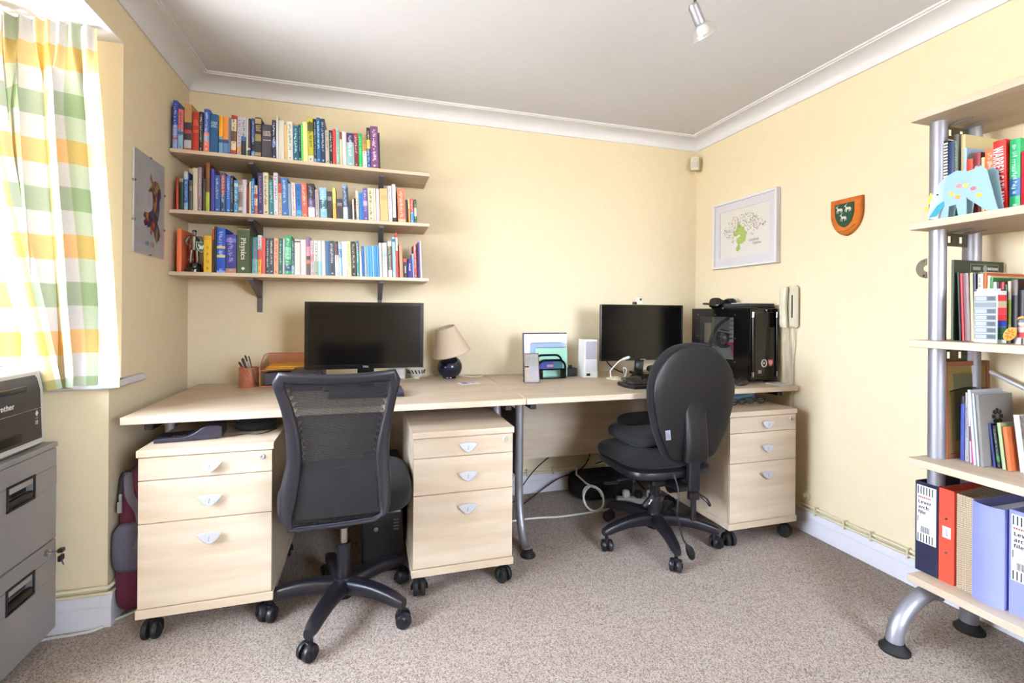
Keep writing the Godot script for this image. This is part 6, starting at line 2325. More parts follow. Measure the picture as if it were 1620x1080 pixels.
# ---------- things on the desk by the map ----------
func build_right_desk_things():
	var mo := monitor("matt black computer screen with a webcam on its top edge", Vector3(1.637, DT, -2.66), 0.575, 0.342, 0.009, "", 0.098)
	var st := MB.new()
	st.tube(smooth_path([Vector3(-0.03, 0.012, 0.03), Vector3(-0.005, 0.03, -0.0), Vector3(0.005, 0.08, -0.01), Vector3(0.01, 0.16, -0.005)], 5), 0.028, 10, true, 0.45)
	part("stand_neck", st, M.black, mo)
	var ft := MB.new()
	ft.tube([Vector3(-0.12, 0.006, 0.1), Vector3(-0.03, 0.012, 0.02), Vector3(0.12, 0.006, 0.08)], [0.006, 0.014, 0.006], 8)
	ft.rod(Vector3(-0.03, 0.01, 0.02), Vector3(0.0, 0.006, -0.1), 0.01, 8)
	part("stand_foot", ft, M.black, mo)
	var wc := thing("webcam", "small pale webcam clipped on the matt black screen", "webcam", Vector3(1.615, DT + 0.44, -2.635))
	var w1 := MB.new()
	w1.box(Vector3(0, 0.026, 0.012), Vector3(0.044, 0.05, 0.022), 0.005)
	part("camera_body", w1, M.ivory_plastic, wc)
	var w2 := MB.new()
	w2.box(Vector3(0, 0.033, 0.0235), Vector3(0.012, 0.014, 0.004), 0.001)
	w2.box(Vector3(-0.028, 0.01, 0.005), Vector3(0.03, 0.016, 0.02), 0.003)
	part("lens_and_clip", w2, M.black, wc)
	# keyboard
	var kb := thing("keyboard", "black angular gaming keyboard in front of the upholstered chair", "keyboard", Vector3(1.52, DT, -2.245))
	var k1 := MB.new()
	k1.t = turned(Vector3(1, 0, 0), -90)
	k1.slab(PackedVector2Array([Vector2(-0.235, -0.02), Vector2(-0.215, -0.085), Vector2(0.215, -0.085), Vector2(0.235, -0.02), Vector2(0.225, 0.075), Vector2(-0.225, 0.075)]), 0.0005, 0.02, 0.004)
	part("keyboard_body", k1, M.black, kb)
	for r in 5:
		for q in 15:
			var k := MB.new()
			k.box(Vector3(-0.195 + q * 0.0272, 0.0245, 0.052 - r * 0.0245), Vector3(0.0225, 0.0105, 0.0205), 0.003)
			part("key", k, plain("262428", 0.5), kb)
	speaker("white and silver desk speaker beside the letter rack", Vector3(1.285, DT, -2.665))
	speaker("silver desk speaker half hidden behind the matt black screen", Vector3(1.96, DT, -2.77))
	# desk microphone
	var mc := thing("desk_microphone", "white desk microphone on a bent stem in front of the speaker", "microphone", Vector3(1.405, DT, -2.545))
	var m1 := MB.new()
	m1.lathe([Vector2(0, 0.0005), Vector2(0.05, 0.0005), Vector2(0.05, 0.004), Vector2(0.03, 0.011), Vector2(0.012, 0.016), Vector2(0, 0.017)], 32)
	part("foot", m1, M.ivory_plastic, mc)
	var m2 := MB.new()
	m2.tube(smooth_path([Vector3(-0.025, 0.01, 0), Vector3(-0.03, 0.03, 0), Vector3(-0.026, 0.052, 0), Vector3(0.02, 0.1, 0.005), Vector3(0.04, 0.112, 0.008)]), 0.0045, 10)
	part("stem", m2, M.white_plastic, mc)
	var m3 := MB.new()
	m3.tube([Vector3(0.035, 0.11, 0.007), Vector3(0.05, 0.116, 0.01), Vector3(0.08, 0.126, 0.015), Vector3(0.09, 0.128, 0.016)], [0.005, 0.0085, 0.0095, 0.005], 12)
	part("capsule", m3, M.white_plastic, mc)
	cable("white lead arching up beside the desk microphone", [Vector3(1.42, DT + 0.004, -2.53), Vector3(1.46, DT + 0.01, -2.535), Vector3(1.485, DT + 0.05, -2.55), Vector3(1.475, DT + 0.06, -2.57), Vector3(1.5, DT + 0.02, -2.6), Vector3(1.54, DT + 0.004, -2.64)], 0.004, M.white_plastic)
	cable("black lead sagging behind the desk microphone", [Vector3(1.42, DT + 0.13, -2.72), Vector3(1.45, DT + 0.07, -2.71), Vector3(1.5, DT + 0.03, -2.69), Vector3(1.56, DT + 0.006, -2.67)], 0.0035, M.black)
	cable("second black lead hanging behind the screen stand", [Vector3(1.69, DT + 0.14, -2.74), Vector3(1.67, DT + 0.1, -2.74), Vector3(1.665, DT + 0.05, -2.74), Vector3(1.66, DT + 0.004, -2.75)], 0.003, M.black)
	var hb := thing("cable_hub", "flat black and silver hub lying in front of the screen stand", "hub", Vector3(1.58, DT, -2.52), 0.12)
	var h1 := MB.new()
	h1.bar(Vector3(-0.03, 0.001, -0.025), Vector3(0.15, 0.028, 0.03), 0.003)
	part("hub_body", h1, M.black_gloss_soft, hb)
	var h2 := MB.new()
	h2.t = turned(Vector3.UP, 10)
	h2.bar(Vector3(-0.17, 0.001, -0.02), Vector3(-0.035, 0.016, 0.02), 0.003)
	part("hub_end", h2, plain("5c5a54", 0.3, 0.5), hb)
	var gp := MB.new()
	gp.blob(Vector3(0, 0.028, 0), Vector3(0.09, 0.05, 0.06), 0.8, 0.7, 20, 12)
	gp.tube(smooth_path([Vector3(0.02, 0.045, 0), Vector3(0.04, 0.075, 0), Vector3(0.06, 0.1, -0.02), Vector3(0.055, 0.14, -0.04)]), 0.002, 6)
	single("game_controller", gp, plain("3c3a36", 0.5), "small grey game controller behind the screen stand", "controller", Vector3(1.78, DT + 0.001, -2.72))
	photo_card()
	letter_rack()
	tower()
	# computer mouse
	var ms := thing("computer_mouse", "black computer mouse at the foot of the windowed computer", "mouse", Vector3(1.965, DT, -2.16), 0.5)
	var mm := MB.new()
	var rr := []
	for i in 11:
		var t := i / 10.0
		var e := sqrt(maxf(0.05, 1.0 - pow(absf(2.0 * t - 1.0), 3.0)))
		rr.append(mm.ring_pts(Vector3(lerpf(-0.055, 0.055, t), 0.016 * e + 0.001, 0), Vector3(0, 0, -0.03 * e), Vector3(0, (0.017 + 0.005 * sin(t * PI)) * e, 0), 16, 0.8))
	mm.loft(rr)
	part("shell", mm, M.black, ms, Transform3D.IDENTITY, 60.0)
	var mw := MB.new()
	mw.blob(Vector3(-0.025, 0.034, 0.004), Vector3(0.03, 0.004, 0.006), 0.9, 0.9, 10, 6)
	part("scroll_wheel", mw, plain("8c8a88", 0.3, 0.4), ms)
	var nt := MB.new()
	nt.bar(Vector3(2.13, DT + 0.0005, -2.16), Vector3(2.236, DT + 0.006, -2.075), 0.001)
	single("memo_pad", nt, M.paper, "thin white memo pad on the desk corner below the telephone", "memo pad")
	# between the desk and the third drawer unit
	var bb := thing("blue_box", "flat blue printed box on the drawer unit under the map desk", "box", Vector3(1.93, 0.678, -2.33))
	var b1 := MB.new()
	b1.bar(Vector3(-0.17, 0, -0.1), Vector3(0.19, 0.05, 0.1), 0.002)
	part("box_body", b1, plain("4c6c94", 0.6), bb)
	var b2 := MB.new()
	b2.slab(smooth_poly([Vector2(-0.1, 0.004), Vector2(0.0, 0.014), Vector2(0.1, 0.022), Vector2(0.17, 0.034), Vector2(0.17, 0.02), Vector2(0.06, 0.01)]), 0.1, 0.1008)
	part("box_print", b2, plain("7ca49c", 0.6), bb)
	glasses_at("dark rimmed spectacles folded on the drawer unit", Vector3(1.9, 0.678, -2.11), 0.2)
	glasses_at("second pair of dark spectacles beside the blue box", Vector3(2.02, 0.678, -2.12), -0.15)


func glasses_at(label: String, at: Vector3, turn: float):
	var o := thing("spectacles", label, "glasses", at, turn, "spectacles under the map desk")
	var f := MB.new()
	for s in [-1.0, 1.0]:
		var ring := []
		for i in 21:
			ring.append(Vector3(s * 0.033 + 0.026 * cos(TAU * i / 20.0), 0.019 + 0.016 * sin(TAU * i / 20.0), 0))
		f.tube(ring, 0.0022, 6, false)
		f.tube(smooth_path([Vector3(s * 0.06, 0.026, 0), Vector3(s * 0.063, 0.022, -0.012), Vector3(s * 0.02, 0.012, -0.022), Vector3(s * -0.05, 0.005, -0.024)]), 0.002, 6)
	f.tube([Vector3(-0.007, 0.024, 0), Vector3(0, 0.027, 0.001), Vector3(0.007, 0.024, 0)], 0.002, 6)
	part("frame", f, M.black, o)
	for s in [-1.0, 1.0]:
		var g := MB.new()
		g.t = Transform3D(Basis(Vector3.RIGHT, PI / 2) * Basis.from_scale(Vector3(1, 1, 0.62)), Vector3(s * 0.033, 0.019, 0))
		g.lathe([Vector2(0.025, 0), Vector2(0.025, 0.0008), Vector2(0, 0.0012)], 18)
		part("eyeglass_lens", g, M.glass, o)


func speaker(label: String, at: Vector3):
	var o := thing("desk_speaker", label, "speaker", at, 0.0, "desk speakers")
	var b := MB.new()
	var rr := []
	for q in [[0.0, 1.0], [0.006, 1.04], [0.1, 1.0], [0.222, 0.9], [0.228, 0.86]]:
		rr.append([Vector3(-0.043 * q[1], q[0] + 0.001, 0.045), Vector3(0.043 * q[1], q[0] + 0.001, 0.045), Vector3(0.038 * q[1], q[0] + 0.001, -0.055), Vector3(-0.038 * q[1], q[0] + 0.001, -0.055)])
	for r in rr:
		r.reverse()
	rr.reverse()
	b.loft(rr)
	part("cabinet", b, M.white_plastic, o)
	var g := MB.new()
	g.bar(Vector3(-0.036, 0.112, 0.044), Vector3(0.036, 0.217, 0.049), 0.002)
	part("grille", g, plain("a8a3ab", 0.5, 0.2), o)
	var l := MB.new()
	l.bar(Vector3(-0.037, 0.036, 0.044), Vector3(0.037, 0.109, 0.0485), 0.002)
	part("lower_panel", l, plain("cfcbcb", 0.4), o)
	var p := MB.new()
	p.bar(Vector3(-0.03, 0.012, 0.0445), Vector3(-0.004, 0.027, 0.0485), 0.002)
	part("port_slot", p, M.ink, o)


func photo_card():
	var o := thing("photo_frame", "small dark-rimmed picture on a stand at the front of the map desk", "picture frame", Vector3(0.872, DT + 0.001, -2.5), -0.12)
	o.rotation.x = -0.2
	var f := MB.new()
	f.box(Vector3(0, 0.082, -0.003), Vector3(0.086, 0.164, 0.006), 0.001)
	part("frame", f, plain("54423c", 0.5), o)
	var img := Image.create(64, 128, false, Image.FORMAT_RGB8)
	var nz := FastNoiseLite.new()
	nz.seed = 31
	nz.frequency = 0.07
	for y in 128:
		for x in 64:
			var t := nz.get_noise_2d(x, y) * 0.5 + 0.5
			var c := Color(0.50, 0.47, 0.32).lerp(Color(0.66, 0.62, 0.50), t)
			if y > 55:
				c = Color(0.72, 0.60, 0.55).lerp(Color(0.60, 0.54, 0.55), t)
			if x < 22 and y > 35 and y < 120 and x < 6 + (y - 35) / 4:
				c = Color(0.76, 0.58, 0.28)
			if y < 14:
				c = Color(0.68, 0.45, 0.42).lerp(Color(0.8, 0.76, 0.7), t)
			img.set_pixel(x, y, c.darkened(0.38))
	for k in 26:
		var a := TAU * k / 26.0
		for r in [10, 15]:
			img.fill_rect(Rect2i(int(38 + r * cos(a) * 0.8), int(66 + r * sin(a)), 2, 2), Color(0.36, 0.32, 0.30))
	img.fill_rect(Rect2i(37, 80, 2, 14), Color(0.38, 0.34, 0.3))
	var m := mat("small_picture", Color.WHITE, 0.3)
	m.albedo_texture = ImageTexture.create_from_image(img)
	var q := MB.new()
	q.quad_uv(Vector3(-0.038, 0.006, 0.0004), Vector3(0.038, 0.006, 0.0004), Vector3(0.038, 0.158, 0.0004), Vector3(-0.038, 0.158, 0.0004), Rect2(0, 0, 1, 1))
	part("picture_sheet", q, m, o)
	var s := MB.new()
	s.t = turned(Vector3(1, 0, 0), 35, Vector3(-0.028, 0.075, -0.007))
	s.bar(Vector3(-0.012, -0.082, -0.002), Vector3(0.012, 0.02, 0.0))
	part("easel_leg", s, M.black, o)


func letter_rack():
	var o := thing("letter_rack", "black arched plastic letter rack holding papers", "letter rack", Vector3(1.035, DT, -2.67), 0.06)
	for k in 3:
		var z := 0.04 - k * 0.05
		var w := 0.09
		var h: float = 0.112 + 0.025 * k
		var a := MB.new()
		# arched rim swept as a flat band, with a bar across below the top
		var path := [Vector3(-w, 0.004, z), Vector3(-w, h - 0.045, z)]
		for i in range(1, 7):
			var q := PI / 2 * i / 6.0
			path.append(Vector3(-w + 0.045 - 0.045 * cos(q), h - 0.045 + 0.045 * sin(q), z))
		for i in 6:
			var q := PI / 2 * i / 6.0
			path.append(Vector3(w - 0.045 + 0.045 * sin(q), h - 0.045 + 0.045 * cos(q), z))
		path.append_array([Vector3(w, h - 0.045, z), Vector3(w, 0.004, z)])
		var rings := []
		for i in path.size():
			var d: Vector3 = (path[mini(i + 1, path.size() - 1)] - path[maxi(i - 1, 0)]).normalized()
			var n := Vector3(-d.y, d.x, 0)
			rings.append([path[i] + n * 0.004 + Vector3(0, 0, 0.0025), path[i] + n * 0.004 - Vector3(0, 0, 0.0025), path[i] - n * 0.008 - Vector3(0, 0, 0.0025), path[i] - n * 0.008 + Vector3(0, 0, 0.0025)])
		a.loft(rings)
		a.bar(Vector3(-w, h - 0.06, z - 0.002), Vector3(w, h - 0.052, z + 0.002))
		a.bar(Vector3(w - 0.034, 0.004, z - 0.002), Vector3(w, h - 0.052, z + 0.002))
		a.bar(Vector3(-w, 0.004, z - 0.002), Vector3(-w + 0.034, h - 0.052, z + 0.002))
		part("arch_panel", a, M.black_gloss_soft, o)
	var base := MB.new()
	base.bar(Vector3(-0.092, 0.0005, -0.065), Vector3(0.092, 0.006, 0.042), 0.001)
	part("base_plate", base, M.black_gloss_soft, o)
	var sheets := [
		["black hard-backed folder at the back of the letter rack", "folder", -0.135, 0.155, 0.262, -0.055, 0.006, "2c2830"],
		["stack of white papers in the letter rack", "papers", -0.13, 0.152, 0.255, -0.045, 0.008, "dcdae6"],
		["pale blue notepad in the letter rack", "notepad", -0.095, 0.115, 0.2, -0.025, 0.008, "98acdc"],
		["mint green spiral notepad in the letter rack", "notepad", -0.075, 0.13, 0.172, -0.004, 0.008, "9ccdb4"],
		["dark blue printed leaflet at the front of the letter rack", "leaflet", -0.085, 0.07, 0.098, 0.033, 0.002, "34448c"],
	]
	var tilt := -0.05
	for s in sheets:
		var t := thing("rack_" + s[1] if s[1] != "papers" else "paper_stack", s[0], s[1], Vector3(1.03, DT + 0.0065, -2.67), 0.06, "papers in the letter rack")
		t.rotation.x = tilt
		var b := MB.new()
		b.bar(Vector3(s[2], 0.046 if s[1] == "leaflet" else 0.0, s[5] - s[6]), Vector3(s[3], s[4], s[5]), 0.0008)
		part("sheets", b, plain(s[7], 0.7), t)
		if s[1] == "notepad":
			var sp := MB.new()
			for k in 22:
				sp.bar(Vector3(s[2] + 0.006 + k * 0.0088, s[4] - 0.002, s[5] - 0.005), Vector3(s[2] + 0.009 + k * 0.0088, s[4] + 0.004, s[5] + 0.0015))
			part("spiral", sp, plain("5c6c64", 0.4, 0.4), t)
		if s[1] == "leaflet":
			var pr := MB.new()
			pr.bar(Vector3(-0.02, 0.06, s[5]), Vector3(0.02, 0.075, s[5] + 0.0006))
			part("print_patch", pr, plain("b07c80", 0.6), t)
			var pr2 := MB.new()
			pr2.bar(Vector3(0.022, 0.05, s[5]), Vector3(0.08, 0.09, s[5] + 0.0006))
			part("print_block", pr2, plain("2c6470", 0.6), t)
	var ad := MB.new()
	ad.bar(Vector3(1.165, DT + 0.001, -2.77), Vector3(1.235, DT + 0.05, -2.7), 0.004)
	ad.rod(Vector3(1.2, DT + 0.05, -2.735), Vector3(1.2, DT + 0.065, -2.735), 0.012, 12)
	single("power_adapter", ad, M.black, "black power adapter between letter rack and speaker", "adapter")


func tower():
	var o := thing("windowed_computer", "black gaming computer with a side window and chrome front bars", "computer", Vector3(2.05, DT, -2.19))
	# local: x 0..0.195 towards the wall, y up, z 0 (front) .. -0.5
	var c := MB.new()
	c.bar(Vector3(0.002, 0.012, -0.5), Vector3(0.195, 0.02, -0.01))
	c.bar(Vector3(0.002, 0.412, -0.5), Vector3(0.195, 0.42, -0.01), 0.002)
	c.bar(Vector3(0.188, 0.02, -0.5), Vector3(0.195, 0.412, -0.01))
	c.bar(Vector3(0.002, 0.02, -0.5), Vector3(0.188, 0.412, -0.492))
	c.bar(Vector3(0.002, 0.02, -0.05), Vector3(0.188, 0.412, -0.042))
	part("chassis", c, M.black, o)
	var sp := MB.new()
	for q in [[-0.5, 0.012, -0.43, 0.42], [-0.125, 0.012, -0.01, 0.42], [-0.43, 0.37, -0.125, 0.42], [-0.43, 0.012, -0.125, 0.12]]:
		sp.bar(Vector3(-0.002, q[1], q[0]), Vector3(0.002, q[3], q[2]), 0.0005)
	part("side_panel", sp, M.black_gloss_soft, o)
	var win := MB.new()
	win.bar(Vector3(0.0, 0.115, -0.435), Vector3(0.0015, 0.375, -0.12))
	part("side_window", win, M.smoke_glass, o)
	var sc := MB.new()
	for z in [-0.44, -0.28, -0.115]:
		for y in [0.11, 0.245, 0.382]:
			if z == -0.28 and y == 0.245:
				continue
			sc.t = turned(Vector3(0, 0, 1), 90, Vector3(-0.0018, y, z))
			sc.lathe([Vector2(0.004, 0), Vector2(0.003, 0.0015), Vector2(0, 0.002)], 10)
	part("window_rivet", sc, M.chrome, o)
	# inside
	var mb := MB.new()
	mb.bar(Vector3(0.14, 0.06, -0.48), Vector3(0.145, 0.39, -0.15))
	part("motherboard", mb, plain("908c7e", 0.6), o)
	var psu := MB.new()
	psu.bar(Vector3(0.06, 0.2, -0.46), Vector3(0.139, 0.33, -0.4), 0.004)
	part("expansion_card", psu, plain("a89a6c", 0.4, 0.3), o)
	var fan := MB.new()
	fan.t = turned(Vector3(0, 0, 1), 90, Vector3(0.075, 0.235, -0.28))
	fan.lathe([Vector2(0.024, 0), Vector2(0.058, 0), Vector2(0.058, 0.024), Vector2(0.05, 0.024), Vector2(0.05, 0.004), Vector2(0.024, 0.004)], 28)
	part("fan_ring", fan, M.black, o)
	var hub := MB.new()
	hub.t = fan.t
	hub.lathe([Vector2(0.036, 0.002), Vector2(0.036, 0.022), Vector2(0.02, 0.028), Vector2(0, 0.028)], 24)
	for k in 3:
		hub.t = fan.t * turned(Vector3.UP, 60.0 * k)
		hub.bar(Vector3(-0.045, 0.024, -0.002), Vector3(0.045, 0.03, 0.002))
	part("fan_hub", hub, M.chrome, o)
	var hose := MB.new()
	hose.tube(smooth_path([Vector3(0.06, 0.06, -0.42), Vector3(0.05, 0.2, -0.39), Vector3(0.05, 0.3, -0.33), Vector3(0.06, 0.36, -0.24), Vector3(0.07, 0.38, -0.16)]), 0.011, 12)
	part("cooling_hose", hose, M.black, o)
	var rail := MB.new()
	rail.bar(Vector3(0.04, 0.13, -0.165), Vector3(0.06, 0.37, -0.145))
	for k in 6:
		rail.bar(Vector3(0.02, 0.22 + k * 0.026, -0.185), Vector3(0.05, 0.236 + k * 0.026, -0.14), 0.002)
	rail.rod(Vector3(0.03, 0.285, -0.29), Vector3(0.03, 0.272, -0.16), 0.004, 8)
	part("drive_rail", rail, plain("b8b4b0", 0.35, 0.5), o)
	var red := MB.new()
	red.bar(Vector3(0.02, 0.2, -0.2), Vector3(0.045, 0.222, -0.155), 0.003)
	red.tube(smooth_path([Vector3(0.03, 0.21, -0.18), Vector3(0.03, 0.17, -0.165), Vector3(0.04, 0.1, -0.16)]), 0.006, 8)
	part("red_connector", red, plain("b83040", 0.5), o)
	# front
	var fr := MB.new()
	fr.bar(Vector3(0.0, 0.012, -0.012), Vector3(0.195, 0.42, 0.0), 0.003)
	fr.bar(Vector3(0.028, 0.04, 0.0), Vector3(0.168, 0.4, 0.006), 0.003)
	part("front_bezel", fr, M.black_gloss, o)
	var ch := MB.new()
	for x in [0.014, 0.182]:
		ch.rod(Vector3(x, 0.035, 0.006), Vector3(x, 0.4, 0.006), 0.0065, 12)
	part("chrome_bar", ch, M.black_gloss_soft, o)
	var ce := MB.new()
	for x in [0.014, 0.182]:
		for y in [0.05, 0.385]:
			ce.rod(Vector3(x, y - 0.014, 0.0065), Vector3(x, y + 0.014, 0.0065), 0.0075, 12)
	ce.blob(Vector3(0.11, 0.409, 0.004), Vector3(0.014, 0.012, 0.01), 1, 1, 12, 8)
	part("chrome_cap", ce, M.chrome, o)
	var rg := MB.new()
	var ring := []
	for i in 25:
		ring.append(Vector3(0.092 + 0.017 * cos(TAU * i / 24.0), 0.112 + 0.02 * sin(TAU * i / 24.0), 0.0065))
	rg.tube(ring, 0.0035, 6, false, 1.0)
	rg.blob(Vector3(0.092, 0.112, 0.0065), Vector3(0.012, 0.012, 0.002), 1, 1, 12, 6)
	part("ring_badge", rg, plain("d8d6d0", 0.3), o)
	var sh := MB.new()
	sh.t = at_pos(0.137, 0.115, 0.0)
	sh.slab(shield_outline(0.018, 0.018, -0.022), 0.006, 0.0075)
	var sho := part("red_shield_badge", sh, plain("b83a34", 0.4), o)
	var sh2 := MB.new()
	sh2.t = at_pos(0.137, 0.115, 0.0)
	sh2.slab(shield_outline(0.012, 0.012, -0.015), 0.0075, 0.008)
	sh2.bar(Vector3(-0.003, -0.008, 0.008), Vector3(0.004, 0.008, 0.0085))
	part("badge_face", sh2, plain("d8b0a4", 0.4), sho)
	var sq := MB.new()
	sq.bar(Vector3(0.052, 0.055, 0.006), Vector3(0.074, 0.074, 0.0068))
	part("small_sticker", sq, plain("a89a94", 0.4), o)
	var ft := MB.new()
	for x in [0.03, 0.165]:
		for z in [-0.06, -0.45]:
			ft.rod(Vector3(x, 0.0005, z), Vector3(x, 0.012, z), 0.014, 14)
	part("foot", ft, M.rubber, o)
	# headphones on top
	var top := DT + 0.42
	var h := thing("headphones", "black over-ear headphones lying on the windowed computer", "headphones", Vector3(2.13, top, -2.5), 0.3)
	var band := MB.new()
	var path := []
	for i in 19:
		var a := PI * i / 18.0
		path.append(Vector3(0.078 * cos(a), 0.028 + 0.004 * sin(a), -0.035 - 0.08 * sin(a)))
	band.tube(path, 0.012, 10, true, 0.5)
	part("headband", band, M.black, h)
	for s in [-1.0, 1.0]:
		var cup := MB.new()
		cup.t = Transform3D(Basis(Vector3(0, 0, 1), s * 0.35), Vector3(s * 0.078, 0.034, 0.0))
		cup.blob(Vector3.ZERO, Vector3(0.042, 0.065, 0.08), 0.6, 0.7, 22, 12)
		var co := part("ear_cup", cup, M.black_gloss_soft, h)
		var pad := MB.new()
		pad.t = cup.t
		pad.blob(Vector3(-s * 0.022, 0, 0), Vector3(0.026, 0.068, 0.084), 0.7, 0.8, 22, 12)
		part("ear_pad", pad, M.fabric_black, co)
	var tb := thing("tablet", "thin dark tablet lying on the windowed computer", "tablet", Vector3(2.125, top, -2.29), 0.04)
	var t1 := MB.new()
	t1.bar(Vector3(-0.075, 0.001, -0.11), Vector3(0.11, 0.012, 0.09), 0.002)
	part("lower_case", t1, plain("1d1c1b", 0.5), tb)
	var t2 := MB.new()
	t2.bar(Vector3(-0.082, 0.013, -0.1), Vector3(0.1, 0.028, 0.095), 0.002)
	part("upper_case", t2, plain("2f2d29", 0.45), tb)
	var sl := MB.new()
	sl.bar(Vector3(2.08, top + 0.0285, -2.37), Vector3(2.15, top + 0.032, -2.28), 0.0005)
	single("paper_slip", sl, M.paper, "white paper slip on the tablet on the computer", "paper")


# ---------- floor, pipes and cables ----------
func build_floor_things():
	var g := "heating pipes along the skirting"
	var ys := [0.143, 0.125]
	for k in 2:
		var off: float = [0.012, 0.02][k]
		var y: float = ys[k]
		var r: float = [0.0075, 0.006][k]
		var o := thing("heating_pipe", "thin cream-painted heating pipe along the skirting, %s of the pair" % ["upper", "lower"][k], "pipe", Vector3.ZERO, 0.0, g)
		var p := MB.new()
		p.tube([Vector3(XW + 0.01, y, ZL + off), Vector3(XL + off * 0.3, y, ZL + off), Vector3(XL + off * 0.75, y, ZL + off * 0.75), Vector3(XL + off, y, ZL + off * 0.2), Vector3(XL + off, y, ZB + 0.03), Vector3(XL + off + 0.01, y, ZB + off + 0.006), Vector3(XL + 0.03, y, ZB + off), Vector3(XR - 0.03, y, ZB + off), Vector3(XR - off - 0.006, y, ZB + off + 0.006), Vector3(XR - off, y, ZB + 0.03), Vector3(XR - off, y, ZF - 0.02)], r, 10)
		part("pipe", p, M.pipe_cream, o, Transform3D.IDENTITY, 60.0)
		if k == 0:
			for x in [0.84, 0.99, 1.17, 1.35, 1.55, 1.75]:
				var c := MB.new()
				c.bar(Vector3(x - 0.005, 0.112, ZB + 0.0005), Vector3(x + 0.005, 0.155, ZB + 0.03), 0.003)
				part("pipe_clip", c, M.pipe_cream, o)
			for z in [-1.95, -1.79, -1.66, -1.5, -1.3, -1.05]:
				var c := MB.new()
				c.bar(Vector3(XR - 0.03, 0.112, z - 0.005), Vector3(XR - 0.0005, 0.155, z + 0.005), 0.003)
				part("pipe_clip", c, M.pipe_cream, o)
	var ca := thing("pipe_stub", "small round cream pipe cap low on the wall beside the drawer unit", "pipe cap", Vector3(XR, 0.19, -2.02))
	var cb := MB.new()
	cb.t = turned(Vector3(0, 0, 1), 90)
	cb.lathe([Vector2(0.024, 0.0005), Vector2(0.023, 0.006), Vector2(0.012, 0.009), Vector2(0.01, 0.03), Vector2(0, 0.031)], 20)
	part("cap", cb, M.pipe_cream, ca)
	cable("white cable curving over the carpet from the filing cabinet to the drawer unit", [Vector3(-1.3, 0.005, -1.98), Vector3(-1.1, 0.005, -2.08), Vector3(-1.0, 0.005, -2.09), Vector3(-0.935, 0.005, -2.1), Vector3(-0.89, 0.005, -2.15), Vector3(-0.83, 0.005, -2.22), Vector3(-0.81, 0.005, -2.35), Vector3(-0.8, 0.005, -2.6)], 0.0048, M.white_plastic)
	var wc := [Vector3(0.7, 0.005, -2.55), Vector3(0.9, 0.005, -2.56), Vector3(1.05, 0.005, -2.54), Vector3(1.24, 0.005, -2.545), Vector3(1.4, 0.006, -2.56)]
	cable("white cable lying straight across the carpet under the map desk", wc, 0.0055, M.white_plastic)
	var coil := MB.new()
	var pts := []
	for i in 50:
		var a := TAU * i / 22.0
		pts.append(Vector3(1.29 + 0.062 * cos(a) + 0.004 * sin(i * 0.7), 0.066 + 0.06 * sin(a), -2.6 - 0.035 * sin(a) + i * 0.0006))
	pts.append_array([Vector3(1.28, 0.13, -2.66), Vector3(1.24, 0.17, -2.72), Vector3(1.27, 0.2, -2.78), Vector3(1.38, 0.23, -2.84)])
	coil.tube(pts, 0.0055, 8)
	single("cable_coil", coil, M.white_plastic, "loops of white cable standing against the black case under the desk", "cable")
	var sub := thing("carry_case", "soft black case on the carpet against the skirting under the map desk", "case", Vector3(1.44, 0, -2.79))
	var s1 := MB.new()
	s1.blob(Vector3(0, 0.075, 0), Vector3(0.4, 0.145, 0.24), 0.4, 0.5, 32, 14)
	part("case_body", s1, M.fabric_black, sub)
	var s2 := MB.new()
	s2.tube(smooth_path([Vector3(-0.06, 0.14, 0.03), Vector3(-0.03, 0.165, 0.04), Vector3(0.04, 0.165, 0.04), Vector3(0.07, 0.14, 0.03)]), 0.006, 8)
	part("handle", s2, M.black, sub)
	var ps := thing("power_strip", "white power strip with plugs behind the star base of the chair", "power strip", Vector3(1.63, 0, -2.6), -0.35)
	var p1 := MB.new()
	p1.bar(Vector3(-0.16, 0.001, -0.027), Vector3(0.16, 0.03, 0.027), 0.006)
	part("strip", p1, M.white_plastic, ps)
	for k in 3:
		var pl := MB.new()
		pl.box(Vector3(-0.1 + k * 0.075, 0.052, 0.0), Vector3(0.045, 0.044, 0.048), 0.009)
		part("plug", pl, M.white_plastic if k != 1 else M.black, ps)
	var bx := MB.new()
	bx.bar(Vector3(1.8, 0.002, -2.8), Vector3(1.95, 0.045, -2.66), 0.004)
	single("router_box", bx, plain("b8b4ac", 0.5), "flat pale grey box on the carpet beside the drawer unit", "box")
	cable("black lead hanging from the map desk down to the skirting", [Vector3(1.16, 0.32, -2.8), Vector3(1.13, 0.27, -2.84), Vector3(1.03, 0.17, -2.88), Vector3(0.95, 0.07, -2.89), Vector3(0.9, 0.006, -2.86), Vector3(0.85, 0.006, -2.8)], 0.0035, M.black)
	cable("dark red lead running down from the map desk to the carpet", [Vector3(1.4, 0.34, -2.82), Vector3(1.39, 0.2, -2.87), Vector3(1.33, 0.13, -2.89), Vector3(1.2, 0.09, -2.9), Vector3(1.05, 0.02, -2.88), Vector3(0.95, 0.006, -2.8), Vector3(0.85, 0.006, -2.7)], 0.004, plain("4c1416", 0.5))
	cable("thick black lead dropping behind the chair lever", [Vector3(1.56, 0.34, -2.82), Vector3(1.59, 0.22, -2.86), Vector3(1.66, 0.12, -2.82), Vector3(1.72, 0.03, -2.72)], 0.005, M.black)
	cable("black lead reaching sideways below the modesty panel", [Vector3(1.85, 0.3, -2.86), Vector3(1.7, 0.2, -2.88), Vector3(1.55, 0.18, -2.9), Vector3(1.45, 0.17, -2.88)], 0.004, M.black)


